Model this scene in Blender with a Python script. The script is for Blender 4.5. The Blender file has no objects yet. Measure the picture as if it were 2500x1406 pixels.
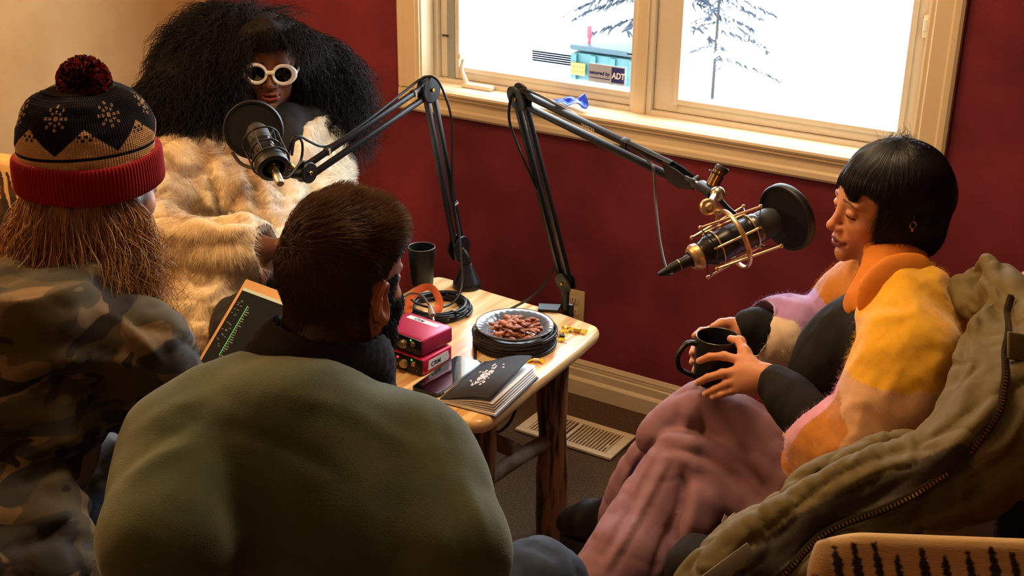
import bpy, bmesh, math, os
import numpy as np
from mathutils import Vector, Matrix

# ---------------------------------------------------------------- camera, world, lights, exposure
SC = bpy.context.scene
COL = SC.collection
CAM_H = 1.9
F_PX = 3036.0
RC = np.array([[0.84402615, -0.2109352, 0.49307829],
               [0.53621999, 0.31583703, -0.7827612],
               [0.00937951, 0.92506936, 0.37968238]])
_u, _s, _v = np.linalg.svd(RC); RC = _u @ _v
cam_data = bpy.data.cameras.new('camera')
cam = bpy.data.objects.new('camera', cam_data)
COL.objects.link(cam)
cam_data.sensor_width = 36.0
cam_data.lens = F_PX / 2500.0 * 36.0
cam_data.clip_start = 0.05
cam_data.clip_end = 200
m4 = Matrix.Identity(4)
for i in range(3):
    for j in range(3):
        m4[i][j] = float(RC[i][j])
m4[2][3] = CAM_H
cam.matrix_world = m4
SC.camera = cam

SC.view_settings.view_transform = 'Standard'
SC.view_settings.look = 'None'
SC.view_settings.gamma = 1.0
SC.view_settings.use_curve_mapping = False
SC.view_settings.exposure = -0.12

world = bpy.data.worlds.new('winter_sky')
SC.world = world
world.use_nodes = True
_bg = world.node_tree.nodes['Background']
_bg.inputs['Color'].default_value = (0.80, 0.90, 1.0, 1)
_bg.inputs['Strength'].default_value = 18.0


def light(name, kind, loc, energy, color, size=0.2, size_y=None, rot=None, target=None, portal=False, spread=None):
    ld = bpy.data.lights.new(name, kind)
    ld.energy = energy
    ld.color = color
    if kind == 'AREA':
        ld.size = size
        if size_y:
            ld.shape = 'RECTANGLE'
            ld.size_y = size_y
        if spread:
            ld.spread = spread
        if portal:
            ld.cycles.is_portal = True
    else:
        ld.shadow_soft_size = size
    o = bpy.data.objects.new(name, ld)
    COL.objects.link(o)
    o.location = loc
    if target is not None:
        o.rotation_euler = (Vector(target) - Vector(loc)).to_track_quat('-Z', 'Y').to_euler()
    elif rot:
        o.rotation_euler = rot
    return o


# the window, as a portal for the sky
light('window_portal', 'AREA', (-1.63, 3.50, 1.47), 1.0, (1, 1, 1), 1.9, 1.1, target=(-1.63, 0, 1.47), portal=True)
# warm lamp standing out of frame at the left, by the tan wall
light('warm_floor_lamp', 'POINT', (-2.85, 1.15, 1.95), 70, (1.0, 0.60, 0.27), 0.12)
# warm ceiling light of the room
light('warm_ceiling_light', 'AREA', (-1.2, 2.1, 2.42), 24, (1.0, 0.66, 0.36), 0.5, target=(-1.2, 2.1, 0))

# ---------------------------------------------------------------- small vector helpers
rng = np.random.default_rng(7)


def V3(*a):
    return np.array(a, float)


def unit(v):
    v = np.asarray(v, float)
    return v / (np.linalg.norm(v, axis=-1, keepdims=True) + 1e-12)


def pt(px, py, d):
    """the point d metres away from the camera in the direction of a photo pixel"""
    v = RC @ unit(np.array([px - 1250.0, 703.0 - py, -F_PX]))
    return np.array([0, 0, CAM_H]) + v * d


def onz(px, py, z):
    v = RC @ np.array([px - 1250.0, 703.0 - py, -F_PX])
    return np.array([0, 0, CAM_H]) + v * (z - CAM_H) / v[2]


def frame(fwd, up=(0, 0, 1)):
    """columns: right, forward, up"""
    f = unit(fwd)
    r = unit(np.cross(f, up))
    u = np.cross(r, f)
    return np.stack([r, f, u], 1)


def lerp(a, b, t):
    return a + (b - a) * t


def sstep(a, b, x):
    t = np.clip((x - a) / (b - a), 0, 1)
    return t * t * (3 - 2 * t)


_lat = np.random.default_rng(3).random((32, 32, 32)).astype(np.float32)


def vnoise(P, s=1.0, seed=0):
    """value noise in -1..1; s is frequency (scalar or 3-vector)"""
    P = np.asarray(P, float) * s + np.array([13.7, 5.1, 9.3]) + seed * 7.31
    i = np.floor(P).astype(int)
    f = P - i
    f = f * f * (3 - 2 * f)
    r = 0
    for a in (0, 1):
        for b in (0, 1):
            for c in (0, 1):
                w = (f[..., 0] if a else 1 - f[..., 0]) * (f[..., 1] if b else 1 - f[..., 1]) * (f[..., 2] if c else 1 - f[..., 2])
                r = r + w * _lat[(i[..., 0] + a) % 32, (i[..., 1] + b) % 32, (i[..., 2] + c) % 32]
    return r * 2 - 1


def fbm(P, s=1.0, seed=0, o=3):
    r = 0; a = 1.0; t = 0
    for k in range(o):
        r = r + a * vnoise(P, np.asarray(s) * 2 ** k, seed + k); t += a; a *= .5
    return r / t


def ridge(P, s=1.0, seed=0, o=2):
    """sharp ridged folds, 0..1"""
    r = 0; a = 1.0; t = 0
    for k in range(o):
        r = r + a * (1 - np.abs(vnoise(P, np.asarray(s) * 1.9 ** k, seed + k)) * 1.6); t += a; a *= .5
    return r / t


def crease(P, s=1.0, seed=0, sharp=9.0, o=2):
    """-1..0, narrow valleys along wandering lines: cloth creases"""
    r = 0
    for k in range(o):
        w = .6 * np.stack([vnoise(P, np.asarray(s) * .7, seed + 20 + k), vnoise(P, np.asarray(s) * .7, seed + 30 + k), 0 * P[..., 0]], -1) / np.mean(s)
        r = r - np.exp(-np.abs(vnoise(P + w, np.asarray(s) * 1.7 ** k, seed + k)) * sharp) * .7 ** k
    return r / 1.5


def srgb(c):
    if isinstance(c, str):
        c = c.lstrip('#'); c = [int(c[i:i + 2], 16) / 255 for i in (0, 2, 4)]
    c = np.asarray(c, float)
    return np.where(c <= .04045, c / 12.92, ((c + .055) / 1.055) ** 2.4)


# ---------------------------------------------------------------- materials
class NT:
    def __init__(s, m):
        s.t = m.node_tree; s.n = s.t.nodes; s.l = s.t.links

    def node(s, kind, **kw):
        x = s.n.new(kind)
        for k, v in kw.items():
            if k in ('ins',):
                for a, b in v.items():
                    x.inputs[a].default_value = b
            else:
                setattr(x, k, v)
        return x

    def link(s, a, b):
        s.l.new(a, b)


def mat(name, col='808080', rough=.6, metal=0.0, col2=None, nscale=8.0, bump=0.0, bscale=60.0, attr=False,
        spec=None, coat=0.0, sheen=0.0, emit=None, estr=0.0, stretch=None, trans=0.0, ior=1.45, sss=0.0, bdist=.004, nlow=.4, nhigh=.6, detail=4):
    m = bpy.data.materials.new(name)
    m.use_nodes = True
    T = NT(m)
    b = T.n['Principled BSDF']
    c = (*srgb(col), 1)
    b.inputs['Base Color'].default_value = c
    b.inputs['Roughness'].default_value = rough
    b.inputs['Metallic'].default_value = metal
    b.inputs['IOR'].default_value = ior
    if spec is not None:
        b.inputs['Specular IOR Level'].default_value = spec
    b.inputs['Coat Weight'].default_value = coat
    b.inputs['Coat Roughness'].default_value = .1
    b.inputs['Sheen Weight'].default_value = sheen
    b.inputs['Transmission Weight'].default_value = trans
    if sss:
        b.inputs['Subsurface Weight'].default_value = sss
        b.inputs['Subsurface Radius'].default_value = (.012, .005, .003)
        b.inputs['Subsurface Scale'].default_value = 1.0
    if emit:
        b.inputs['Emission Color'].default_value = (*srgb(emit), 1)
        b.inputs['Emission Strength'].default_value = estr
    tc = T.node('ShaderNodeTexCoord')
    mp = T.node('ShaderNodeMapping')
    T.link(tc.outputs['Object'], mp.inputs['Vector'])
    if stretch:
        mp.inputs['Scale'].default_value = stretch
    src = None
    if attr:
        a = T.node('ShaderNodeAttribute', attribute_name='Col')
        src = a.outputs['Color']
    if col2:
        nz = T.node('ShaderNodeTexNoise', ins={'Scale': nscale, 'Detail': detail})
        T.link(mp.outputs[0], nz.inputs['Vector'])
        rp = T.node('ShaderNodeMapRange', ins={'From Min': nlow, 'From Max': nhigh})
        T.link(nz.outputs[0], rp.inputs[0])
        mx = T.node('ShaderNodeMix', data_type='RGBA')
        T.link(rp.outputs[0], mx.inputs[0])
        mx.inputs[7].default_value = (*srgb(col2), 1)
        if src:
            T.link(src, mx.inputs[6])
        else:
            mx.inputs[6].default_value = c
        src = mx.outputs[2]
    if src:
        T.link(src, b.inputs['Base Color'])
    if bump:
        nz = T.node('ShaderNodeTexNoise', ins={'Scale': bscale, 'Detail': 3})
        T.link(mp.outputs[0], nz.inputs['Vector'])
        bp = T.node('ShaderNodeBump', ins={'Strength': bump, 'Distance': bdist})
        T.link(nz.outputs[0], bp.inputs['Height'])
        T.link(bp.outputs[0], b.inputs['Normal'])
    return m


# ---------------------------------------------------------------- objects
def props(o, label=None, cat=None, group=None, kind=None):
    if label: o['label'] = label
    if cat: o['category'] = cat
    if group: o['group'] = group
    if kind: o['kind'] = kind
    return o


def thing(name, label, cat, loc=(0, 0, 0), group=None):
    o = bpy.data.objects.new(name, None)
    o.empty_display_size = .05
    COL.objects.link(o)
    o.location = loc
    return props(o, label, cat, group)


def reparent(o, parent):
    """child placed so that its mesh stays where it was modelled (world coordinates)"""
    o.parent = parent
    p = parent; off = Vector((0, 0, 0))
    while p is not None:
        off += Vector(p.location); p = p.parent
    o.location = Vector(o.location) - off


def link_mesh(name, me, m, parent=None, smooth=True, angle=None):
    o = bpy.data.objects.new(name, me)
    COL.objects.link(o)
    if m is not None:
        for x in (m if isinstance(m, (list, tuple)) else [m]):
            me.materials.append(x)
    if smooth:
        me.polygons.foreach_set('use_smooth', np.ones(len(me.polygons), bool))
        if angle:
            me.set_sharp_from_angle(angle=math.radians(angle))
    if parent is not None:
        reparent(o, parent)
    return o


def np_mesh(name, V, Fq, cols=None, mi=None):
    """V (n,3); Fq (m,4) or (m,3) int"""
    me = bpy.data.meshes.new(name)
    V = np.ascontiguousarray(V, np.float32); Fq = np.ascontiguousarray(Fq, np.int32)
    n = Fq.shape[1]
    me.vertices.add(len(V)); me.vertices.foreach_set('co', V.ravel())
    me.loops.add(Fq.size); me.loops.foreach_set('vertex_index', Fq.ravel())
    me.polygons.add(len(Fq))
    me.polygons.foreach_set('loop_start', np.arange(0, Fq.size, n, dtype=np.int32))
    if mi is not None:
        me.polygons.foreach_set('material_index', np.ascontiguousarray(mi, np.int32))
    me.update(calc_edges=True)
    if cols is not None:
        ca = me.color_attributes.new('Col', 'FLOAT_COLOR', 'POINT')
        c4 = np.ones((len(V), 4), np.float32); c4[:, :3] = cols
        ca.data.foreach_set('color', c4.ravel())
    return me


class MB:
    """collects hard-surface shapes; build() links them as ONE mesh object (world coordinates)"""

    def __init__(s):
        s.v = []; s.f = []; s.m = []; s.n = 0; s.cur = 0

    def add(s, V, F, mi=None):
        V = np.asarray(V, float).reshape(-1, 3)
        s.v.append(V)
        for f in F:
            s.f.append([int(i) + s.n for i in f]); s.m.append(s.cur if mi is None else mi)
        s.n += len(V)
        return s

    def box(s, c, size, M=None, bev=0.0, seg=2):
        M = np.eye(3) if M is None else np.asarray(M)
        bm = bmesh.new()
        bmesh.ops.create_cube(bm, size=1)
        for v in bm.verts:
            v.co = Vector([v.co[i] * size[i] for i in range(3)])
        if bev > 0:
            bmesh.ops.bevel(bm, geom=list(bm.edges), offset=bev, segments=seg, profile=.5, affect='EDGES')
        bm.verts.index_update()
        V = np.array([v.co[:] for v in bm.verts]) @ M.T + np.asarray(c)
        F = [[v.index for v in f.verts] for f in bm.faces]
        bm.free()
        return s.add(V, F)

    def cyl(s, a, b, ra, rb=None, n=20, cap=True):
        rb = ra if rb is None else rb
        a = np.asarray(a, float); b = np.asarray(b, float)
        return s.sweep([a, b], [ra, rb], n, cap)

    def sweep(s, path, rad, n=10, cap=True, flat=None, closed=False):
        P = np.asarray(path, float); m = len(P)
        R = np.full(m, rad, float) if np.isscalar(rad) else np.asarray(rad, float)
        T = np.empty_like(P)
        if closed:
            T = unit(np.roll(P, -1, 0) - np.roll(P, 1, 0))
        else:
            T[1:-1] = P[2:] - P[:-2]; T[0] = P[1] - P[0]; T[-1] = P[-1] - P[-2]; T = unit(T)
        ref = V3(0, 0, 1) if abs(T[0][2]) < .9 else V3(1, 0, 0)
        if flat is not None: ref = np.asarray(flat[0], float)
        N = unit(ref - T[0] * ref.dot(T[0]))
        ang = np.arange(n) * 2 * math.pi / n
        Vs = []
        for i in range(m):
            if flat is not None: N = ref
            N = unit(N - T[i] * N.dot(T[i])); B = np.cross(T[i], N)
            fx = flat[1] if flat is not None else 1
            Vs.append(P[i] + R[i] * (np.cos(ang)[:, None] * N * fx + np.sin(ang)[:, None] * B))
        V = np.concatenate(Vs); F = []
        for i in range(m if closed else m - 1):
            i2 = (i + 1) % m
            for j in range(n):
                k = (j + 1) % n
                F.append([i * n + j, i * n + k, i2 * n + k, i2 * n + j])
        if cap and not closed:
            F.append(list(range(n))[::-1]); F.append([(m - 1) * n + j for j in range(n)])
        return s.add(V, F)

    def lathe(s, c, prof, n=32, axis=(0, 0, 1), M=None, cap=False):
        """prof: list of (radius, height) ; height along axis"""
        if M is None:
            a = unit(axis); r = V3(1, 0, 0) if abs(a[0]) < .9 else V3(0, 1, 0)
            x = unit(np.cross(r, a)); y = np.cross(a, x); M = np.stack([x, y, a], 1)
        ang = np.arange(n) * 2 * math.pi / n
        V = []
        for r, h in prof:
            V.append(np.stack([r * np.cos(ang), r * np.sin(ang), np.full(n, h)], 1))
        V = np.concatenate(V) @ M.T + np.asarray(c)
        F = []
        for i in range(len(prof) - 1):
            for j in range(n):
                k = (j + 1) % n
                F.append([i * n + j, i * n + k, (i + 1) * n + k, (i + 1) * n + j])
        if cap:
            F.append(list(range(n))[::-1]); F.append([(len(prof) - 1) * n + j for j in range(n)])
        return s.add(V, F)

    def sphere(s, c, r, n=16, sc=(1, 1, 1), M=None):
        M = np.eye(3) if M is None else M
        prof = [(max(1e-5, r * math.sin(t)), -r * math.cos(t)) for t in np.linspace(0.0, math.pi, n // 2 + 1)]
        s2 = MB(); s2.lathe((0, 0, 0), prof, n)
        V = (s2.v[0] * np.asarray(sc)) @ M.T + np.asarray(c)
        return s.add(V, s2.f)

    def torus(s, c, R, r, axis=(0, 0, 1), n=48, k=10):
        a = unit(axis); ref = V3(1, 0, 0) if abs(a[0]) < .9 else V3(0, 1, 0)
        x = unit(np.cross(ref, a)); y = np.cross(a, x)
        t = np.arange(n) * 2 * math.pi / n
        P = np.asarray(c) + R * (np.cos(t)[:, None] * x + np.sin(t)[:, None] * y)
        return s.sweep(P, r, k, closed=True, flat=(a, 1))

    def prism(s, pts, h0, h1, M=None, c=(0, 0, 0)):
        """polygon pts (x,y) extruded from h0 to h1 along local z"""
        M = np.eye(3) if M is None else M
        n = len(pts)
        V = np.array([(x, y, h0) for x, y in pts] + [(x, y, h1) for x, y in pts]) @ M.T + np.asarray(c)
        F = [list(range(n))[::-1], [n + i for i in range(n)]]
        for i in range(n):
            j = (i + 1) % n
            F.append([i, j, n + j, n + i])
        return s.add(V, F)

    def build(s, name, m, parent=None, smooth=True, angle=35, cols=None):
        me = bpy.data.meshes.new(name)
        V = np.concatenate(s.v)
        # origin at the centre of the base
        org = V3((V[:, 0].min() + V[:, 0].max()) / 2, (V[:, 1].min() + V[:, 1].max()) / 2, V[:, 2].min())
        me.from_pydata((V - org).tolist(), [], s.f)
        me.polygons.foreach_set('material_index', np.array(s.m, np.int32))
        me.update()
        if cols is not None:
            ca = me.color_attributes.new('Col', 'FLOAT_COLOR', 'POINT')
            c4 = np.ones((len(V), 4), np.float32); c4[:, :3] = cols
            ca.data.foreach_set('color', c4.ravel())
        o = link_mesh(name, me, m, None, smooth, angle)
        o.location = org
        if parent is not None:
            reparent(o, parent)
        return o


def spline(pts, n=8):
    P = np.asarray(pts, float)
    P = np.vstack([2 * P[0] - P[1], P, 2 * P[-1] - P[-2]])
    out = []
    for i in range(1, len(P) - 2):
        for t in np.linspace(0, 1, n, endpoint=False):
            a, b, c, d = P[i - 1], P[i], P[i + 1], P[i + 2]
            out.append(.5 * ((2 * b) + (c - a) * t + (2 * a - 5 * b + 4 * c - d) * t * t + (3 * b - a - 3 * c + d) * t ** 3))
    out.append(P[-2])
    return np.array(out)


# ---------------------------------------------------------------- implicit surfaces (bodies, clothes)
class Fld:
    def __init__(s, lo, hi, hc, fine=(), hf=None):
        s.ax = []
        for i in range(3):
            x = [lo[i]]
            while x[-1] < hi[i]:
                st = hc
                for a, b in fine:
                    if a[i] <= x[-1] <= b[i]: st = hf
                x.append(x[-1] + st)
            s.ax.append(np.array(x, np.float32))
        s.d = np.full([len(a) for a in s.ax], 1.0, np.float32)

    def put(s, fn, lo, hi, k, op):
        pad = k + .012
        sl = []
        for i in range(3):
            a = np.searchsorted(s.ax[i], lo[i] - pad); b = np.searchsorted(s.ax[i], hi[i] + pad)
            if b <= a: return s
            sl.append(slice(a, b))
        sub = s.d[tuple(sl)]
        v = fn(s.ax[0][sl[0]][:, None, None], s.ax[1][sl[1]][None, :, None], s.ax[2][sl[2]][None, None, :])
        if op == 'u':
            h = np.maximum(k - np.abs(sub - v), 0) / max(k, 1e-6)
            sub[...] = np.minimum(sub, v) - h * h * k * .25
        elif op == 's':
            v = -v
            h = np.maximum(k - np.abs(sub - v), 0) / max(k, 1e-6)
            sub[...] = np.maximum(sub, v) + h * h * k * .25
        return s

    def ell(s, c, r, R=None, k=.02, op='u'):
        c = np.asarray(c, float); r = np.asarray(r, float) * np.ones(3)
        R = np.eye(3) if R is None else np.asarray(R)
        ext = np.sqrt(((R * r) ** 2).sum(1))

        def fn(X, Y, Z):
            x = X - c[0]; y = Y - c[1]; z = Z - c[2]
            k0 = 0; k1 = 0
            for i in range(3):
                q = R[0, i] * x + R[1, i] * y + R[2, i] * z
                k0 = k0 + (q / r[i]) ** 2; k1 = k1 + (q / r[i] ** 2) ** 2
            k0 = np.sqrt(k0); k1 = np.sqrt(k1) + 1e-9
            return k0 * (k0 - 1) / k1
        return s.put(fn, c - ext, c + ext, k, op)

    def cone(s, a, b, ra, rb=None, k=.02, op='u', flat=None):
        rb = ra if rb is None else rb
        a = np.asarray(a, float); b = np.asarray(b, float)
        m = max(ra, rb)
        if flat is not None:
            fd = unit(flat[0]); ff = flat[1]
            if ff > 1: m = m * ff

        def fn(X, Y, Z):
            x = X - a[0]; y = Y - a[1]; z = Z - a[2]
            ba = b - a; bb = ba.dot(ba) + 1e-12
            t = np.clip((x * ba[0] + y * ba[1] + z * ba[2]) / bb, 0, 1)
            x = x - t * ba[0]; y = y - t * ba[1]; z = z - t * ba[2]
            q = x * x + y * y + z * z
            if flat is not None:
                p = x * fd[0] + y * fd[1] + z * fd[2]
                q = q - p * p + (p / ff) ** 2
                return (np.sqrt(q) - (ra + (rb - ra) * t)) * min(1, ff)
            return np.sqrt(q) - (ra + (rb - ra) * t)
        return s.put(fn, np.minimum(a, b) - m, np.maximum(a, b) + m, k, op)

    def chain(s, pts, rad, k=.02, op='u', flat=None, sm=0):
        pts = [np.asarray(p, float) for p in pts]
        if sm:
            rad = np.interp(np.linspace(0, len(pts) - 1, (len(pts) - 1) * sm + 1), range(len(pts)), rad)
            pts = list(spline(pts, sm))
        for i in range(len(pts) - 1):
            s.cone(pts[i], pts[i + 1], rad[i], rad[i + 1], k, op, flat)
        return s

    def box(s, c, h, R=None, r=.01, k=.01, op='u'):
        c = np.asarray(c, float); h = np.asarray(h, float)
        R = np.eye(3) if R is None else np.asarray(R)
        ext = np.abs(R) @ h

        def fn(X, Y, Z):
            x = X - c[0]; y = Y - c[1]; z = Z - c[2]
            q = [np.abs(R[0, i] * x + R[1, i] * y + R[2, i] * z) - (h[i] - r) for i in range(3)]
            o = np.sqrt(np.maximum(q[0], 0) ** 2 + np.maximum(q[1], 0) ** 2 + np.maximum(q[2], 0) ** 2)
            return o + np.minimum(np.maximum(np.maximum(q[0], q[1]), q[2]), 0) - r
        return s.put(fn, c - ext, c + ext, k, op)

    def cut(s, p, n, k=.004):
        """remove the half space on the +n side of p"""
        n = unit(n); p = np.asarray(p, float)
        lo = [a[0] for a in s.ax]; hi = [a[-1] for a in s.ax]
        X, Y, Z = s.ax[0][:, None, None], s.ax[1][None, :, None], s.ax[2][None, None, :]
        v = (X - p[0]) * n[0] + (Y - p[1]) * n[1] + (Z - p[2]) * n[2]
        s.d[...] = np.maximum(s.d, v)
        return s

    def mesh(s):
        d = s.d
        d[0], d[-1], d[:, 0], d[:, -1], d[:, :, 0], d[:, :, -1] = 1, 1, 1, 1, 1, 1
        ins = d < 0
        nx, ny, nz = [n - 1 for n in d.shape]
        cnt = np.zeros((nx, ny, nz), np.int8)
        for a in (0, 1):
            for b in (0, 1):
                for c in (0, 1):
                    cnt += ins[a:nx + a, b:ny + b, c:nz + c]
        I, J, K = np.nonzero((cnt > 0) & (cnt < 8))
        idx = np.full((nx, ny, nz), -1, np.int32)
        idx[I, J, K] = np.arange(len(I))
        acc = np.zeros((len(I), 3)); num = np.zeros(len(I))
        cor = {}
        for a in (0, 1):
            for b in (0, 1):
                for c in (0, 1):
                    cor[a, b, c] = d[I + a, J + b, K + c]
        for p in cor:
            for ax in range(3):
                if p[ax] == 0:
                    q = list(p); q[ax] = 1; q = tuple(q)
                    da, db = cor[p], cor[q]
                    m = (da < 0) != (db < 0)
                    t = np.where(m, da / np.where(m, da - db, 1), 0)
                    P = []
                    for i, G in enumerate((I, J, K)):
                        lo = s.ax[i][G + p[i]]; hi = s.ax[i][G + q[i]]
                        P.append(lo + (hi - lo) * t)
                    acc += np.stack(P, 1) * m[:, None]; num += m
        V = acc / num[:, None]
        Q = []
        # x edges
        for ax in range(3):
            o1, o2 = [(1, 2), (2, 0), (0, 1)][ax]
            sh = list(d.shape)
            s0 = [slice(None)] * 3; s1 = [slice(None)] * 3
            s0[ax] = slice(0, sh[ax] - 1); s1[ax] = slice(1, sh[ax])
            A = ins[tuple(s0)]; B = ins[tuple(s1)]
            E = np.stack(np.nonzero(A != B), 1)
            E = E[(E[:, o1] > 0) & (E[:, o2] > 0)]
            fl = A[E[:, 0], E[:, 1], E[:, 2]]

            def cell(u, v):
                C = E.copy(); C[:, o1] -= u; C[:, o2] -= v
                return idx[C[:, 0], C[:, 1], C[:, 2]]
            q = np.stack([cell(1, 1), cell(0, 1), cell(0, 0), cell(1, 0)], 1)
            q[~fl] = q[~fl][:, ::-1]
            Q.append(q)
        Q = np.concatenate(Q)
        Q = Q[(Q >= 0).all(1)]
        s.V, s.F = V, Q
        return V, Q


def vnormals(V, F):
    a = V[F[:, 0]]; b = V[F[:, 1]]; c = V[F[:, 2]]
    n = np.cross(b - a, c - a)
    if F.shape[1] == 4:
        n = n + np.cross(c - a, V[F[:, 3]] - a)
    N = np.zeros_like(V)
    for j in range(F.shape[1]):
        for i in range(3):
            N[:, i] += np.bincount(F[:, j], n[:, i], len(V))
    return unit(N)


def relax(V, F, it=1, lam=.5, mask=None):
    for _ in range(it):
        A = np.zeros_like(V); n = np.zeros(len(V))
        k = F.shape[1]
        for j in range(k):
            for o in (1, k - 1):
                src = F[:, (j + o) % k]
                for i in range(3):
                    A[:, i] += np.bincount(F[:, j], V[src, i], len(V))
                n += np.bincount(F[:, j], minlength=len(V))
        L = A / np.maximum(n, 1)[:, None] - V
        V = V + L * lam * (1 if mask is None else mask[:, None])
    return V


def surf(name, V, F, m, parent=None, cols=None, origin=None, mi=None):
    org = V3((V[:, 0].min() + V[:, 0].max()) / 2, (V[:, 1].min() + V[:, 1].max()) / 2, V[:, 2].min()) if origin is None else origin
    me = np_mesh(name, V - org, F, cols, mi)
    o = link_mesh(name, me, m, None)
    o.location = org
    if parent is not None: reparent(o, parent)
    return o


def scatter(V, F, n, rg, w=None):
    """random points on quads; returns points, face index"""
    a = V[F[:, 0]]; b = V[F[:, 1]]; c = V[F[:, 2]]
    dd = V[F[:, -1]]
    ar = np.linalg.norm(np.cross(b - a, c - a), axis=1) + np.linalg.norm(np.cross(c - a, dd - a), axis=1)
    if w is not None: ar = ar * w
    p = ar / ar.sum()
    i = rg.choice(len(F), n, p=p)
    u = rg.random((n, 1)); v = rg.random((n, 1))
    P = (a[i] * (1 - u) + b[i] * u) * (1 - v) + (dd[i] * (1 - u) + c[i] * u) * v
    return P, i


def strands(name, P, rad, m, parent=None, cols=None, tip=.15, sides=3, prof=None):
    """P (n, s, 3) strand paths -> thin tapered tubes in one mesh"""
    n, S, _ = P.shape
    T = np.empty_like(P)
    T[:, 1:-1] = P[:, 2:] - P[:, :-2]; T[:, 0] = P[:, 1] - P[:, 0]; T[:, -1] = P[:, -1] - P[:, -2]
    T = unit(T)
    ref = unit(np.random.default_rng(5).normal(size=(n, 1, 3)))
    N = unit(np.cross(T, ref)); B = np.cross(T, N)
    if prof is None:
        prof = lerp(1.0, tip, np.linspace(0, 1, S) ** 1.5)
    R = (np.asarray(rad) * np.ones(n))[:, None] * prof[None]
    rings = []
    for j in range(sides):
        a = 2 * math.pi * j / sides
        rings.append(P + R[..., None] * (math.cos(a) * N + math.sin(a) * B))
    V = np.stack(rings, 2).reshape(-1, 3)           # n,S,sides
    base = (np.arange(n) * S * sides)[:, None, None]
    i = (np.arange(S - 1) * sides)[None, :, None]; j = np.arange(sides)[None, None, :]; k = (j + 1) % sides
    F = np.stack([base + i + j, base + i + k, base + i + sides + k, base + i + sides + j], -1).reshape(-1, 4)
    C = None
    if cols is not None:
        C = np.repeat(cols, S * sides, axis=0)
    return surf(name, V, F, m, parent, C)


def grow(P0, D0, length, steps, rg, bend=None, gravity=0.0, curl=0.0, cscale=20, seed=0, jitter=0.0):
    """grow strands: from P0 in direction D0; bend = per-root direction blended in over the length"""
    n = len(P0)
    L = (np.asarray(length) * np.ones(n))[:, None] / (steps - 1)
    D = unit(D0 + jitter * rg.normal(size=(n, 3)))
    out = [P0]; p = P0.copy()
    for i in range(steps - 1):
        t = (i + 1) / (steps - 1)
        d = D.copy()
        if bend is not None: d = unit(d * (1 - t * .9) + bend * t * .9)
        d[:, 2] -= gravity * t
        if curl:
            d = d + curl * np.stack([vnoise(p, cscale, seed), vnoise(p, cscale, seed + 5), vnoise(p, cscale, seed + 9)], 1)
        p = p + unit(d) * L
        out.append(p)
    return np.stack(out, 1)


def px_of(V):
    c = (np.asarray(V) - np.array([0, 0, CAM_H])) @ RC
    return np.stack([1250 + F_PX * c[:, 0] / -c[:, 2], 703 - F_PX * c[:, 1] / -c[:, 2]], 1)


def folds(V, F, lines, near=None):
    """raise or sink cloth along folds; each: (amplitude m, half width px, [(x, y), ...]) as seen in the photo"""
    N = vnormals(V, F)
    Q = px_of(V)
    face = np.clip(-(N @ unit(np.array([0, 0, CAM_H]) - V.mean(0))) * -1, 0, 1) ** .5
    D = np.zeros(len(V))
    for amp, w, pts in lines:
        sp = spline([(x, y, 0) for x, y in pts], 8)[:, :2]
        t = np.linspace(0, 1, len(sp)); env = np.sin(np.pi * np.clip(t, .03, .97)) ** .5
        m = (Q[:, 0] > sp[:, 0].min() - 3 * w) & (Q[:, 0] < sp[:, 0].max() + 3 * w) & (Q[:, 1] > sp[:, 1].min() - 3 * w) & (Q[:, 1] < sp[:, 1].max() + 3 * w)
        if not m.any(): continue
        q = Q[m]; a = sp[:-1]; b = sp[1:]; ab = b - a
        u = np.clip(((q[:, None] - a) * ab).sum(2) / ((ab ** 2).sum(1) + 1e-9), 0, 1)
        d = np.linalg.norm(q[:, None] - (a + u[..., None] * ab), axis=2)
        k = d.argmin(1); dm = d[np.arange(len(q)), k]
        D[m] += amp * np.exp(-(dm / w) ** 2) * env[k]
    return V + N * (D * face)[:, None]

# ================================================================ the room
YW = 3.27      # red window wall
XL = -3.37     # tan wall
CEIL = 2.5
XR, YF = 1.9, -1.7
WX0, WX1, WZ0, WZ1 = -2.42, -0.805, 0.93, 2.02   # window opening

M = {}
M['red'] = mat('red_suede_paint', '802936', .85, col2='621a26', nscale=4.5, bump=.25, bscale=260, bdist=.002, nlow=.35, nhigh=.7, detail=6)
M['tan'] = mat('tan_paint', 'd6b27c', .85, col2='c9a26c', nscale=3, bump=.15, bscale=200, bdist=.002)
M['cream'] = mat('cream_gloss_paint', 'dcc8a4', .42)
M['vinyl'] = mat('white_vinyl', 'd9cdb8', .4)
M['carpet'] = mat('brown_carpet', '6a4f2e', .95, col2='4a3620', nscale=180, bump=.8, bscale=500, bdist=.006)
M['ceil'] = mat('ceiling_paint', 'cbb48c', .9)
M['glass'] = mat('window_glass', 'ffffff', .0, trans=1.0, ior=1.0, spec=.0)


def glass_mat():
    m = bpy.data.materials.new('clear_pane')
    m.use_nodes = True
    T = NT(m)
    T.n.remove(T.n['Principled BSDF'])
    out = T.n['Material Output']
    a = T.node('ShaderNodeBsdfTransparent')
    a.inputs[0].default_value = (.96, .98, .98, 1)
    g = T.node('ShaderNodeBsdfGlossy'); g.inputs['Roughness'].default_value = .02
    mx = T.node('ShaderNodeMixShader'); mx.inputs[0].default_value = .06
    T.link(a.outputs[0], mx.inputs[1]); T.link(g.outputs[0], mx.inputs[2])
    T.link(mx.outputs[0], out.inputs[0])
    return m


M['pane'] = glass_mat()


def structure(o):
    o['kind'] = 'structure'
    return o


def slab(name, x0, x1, y0, y1, z0, z1, m, bev=0):
    return MB().box(((x0 + x1) / 2, (y0 + y1) / 2, (z0 + z1) / 2), (x1 - x0, y1 - y0, z1 - z0), bev=bev).build(name, m)


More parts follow.
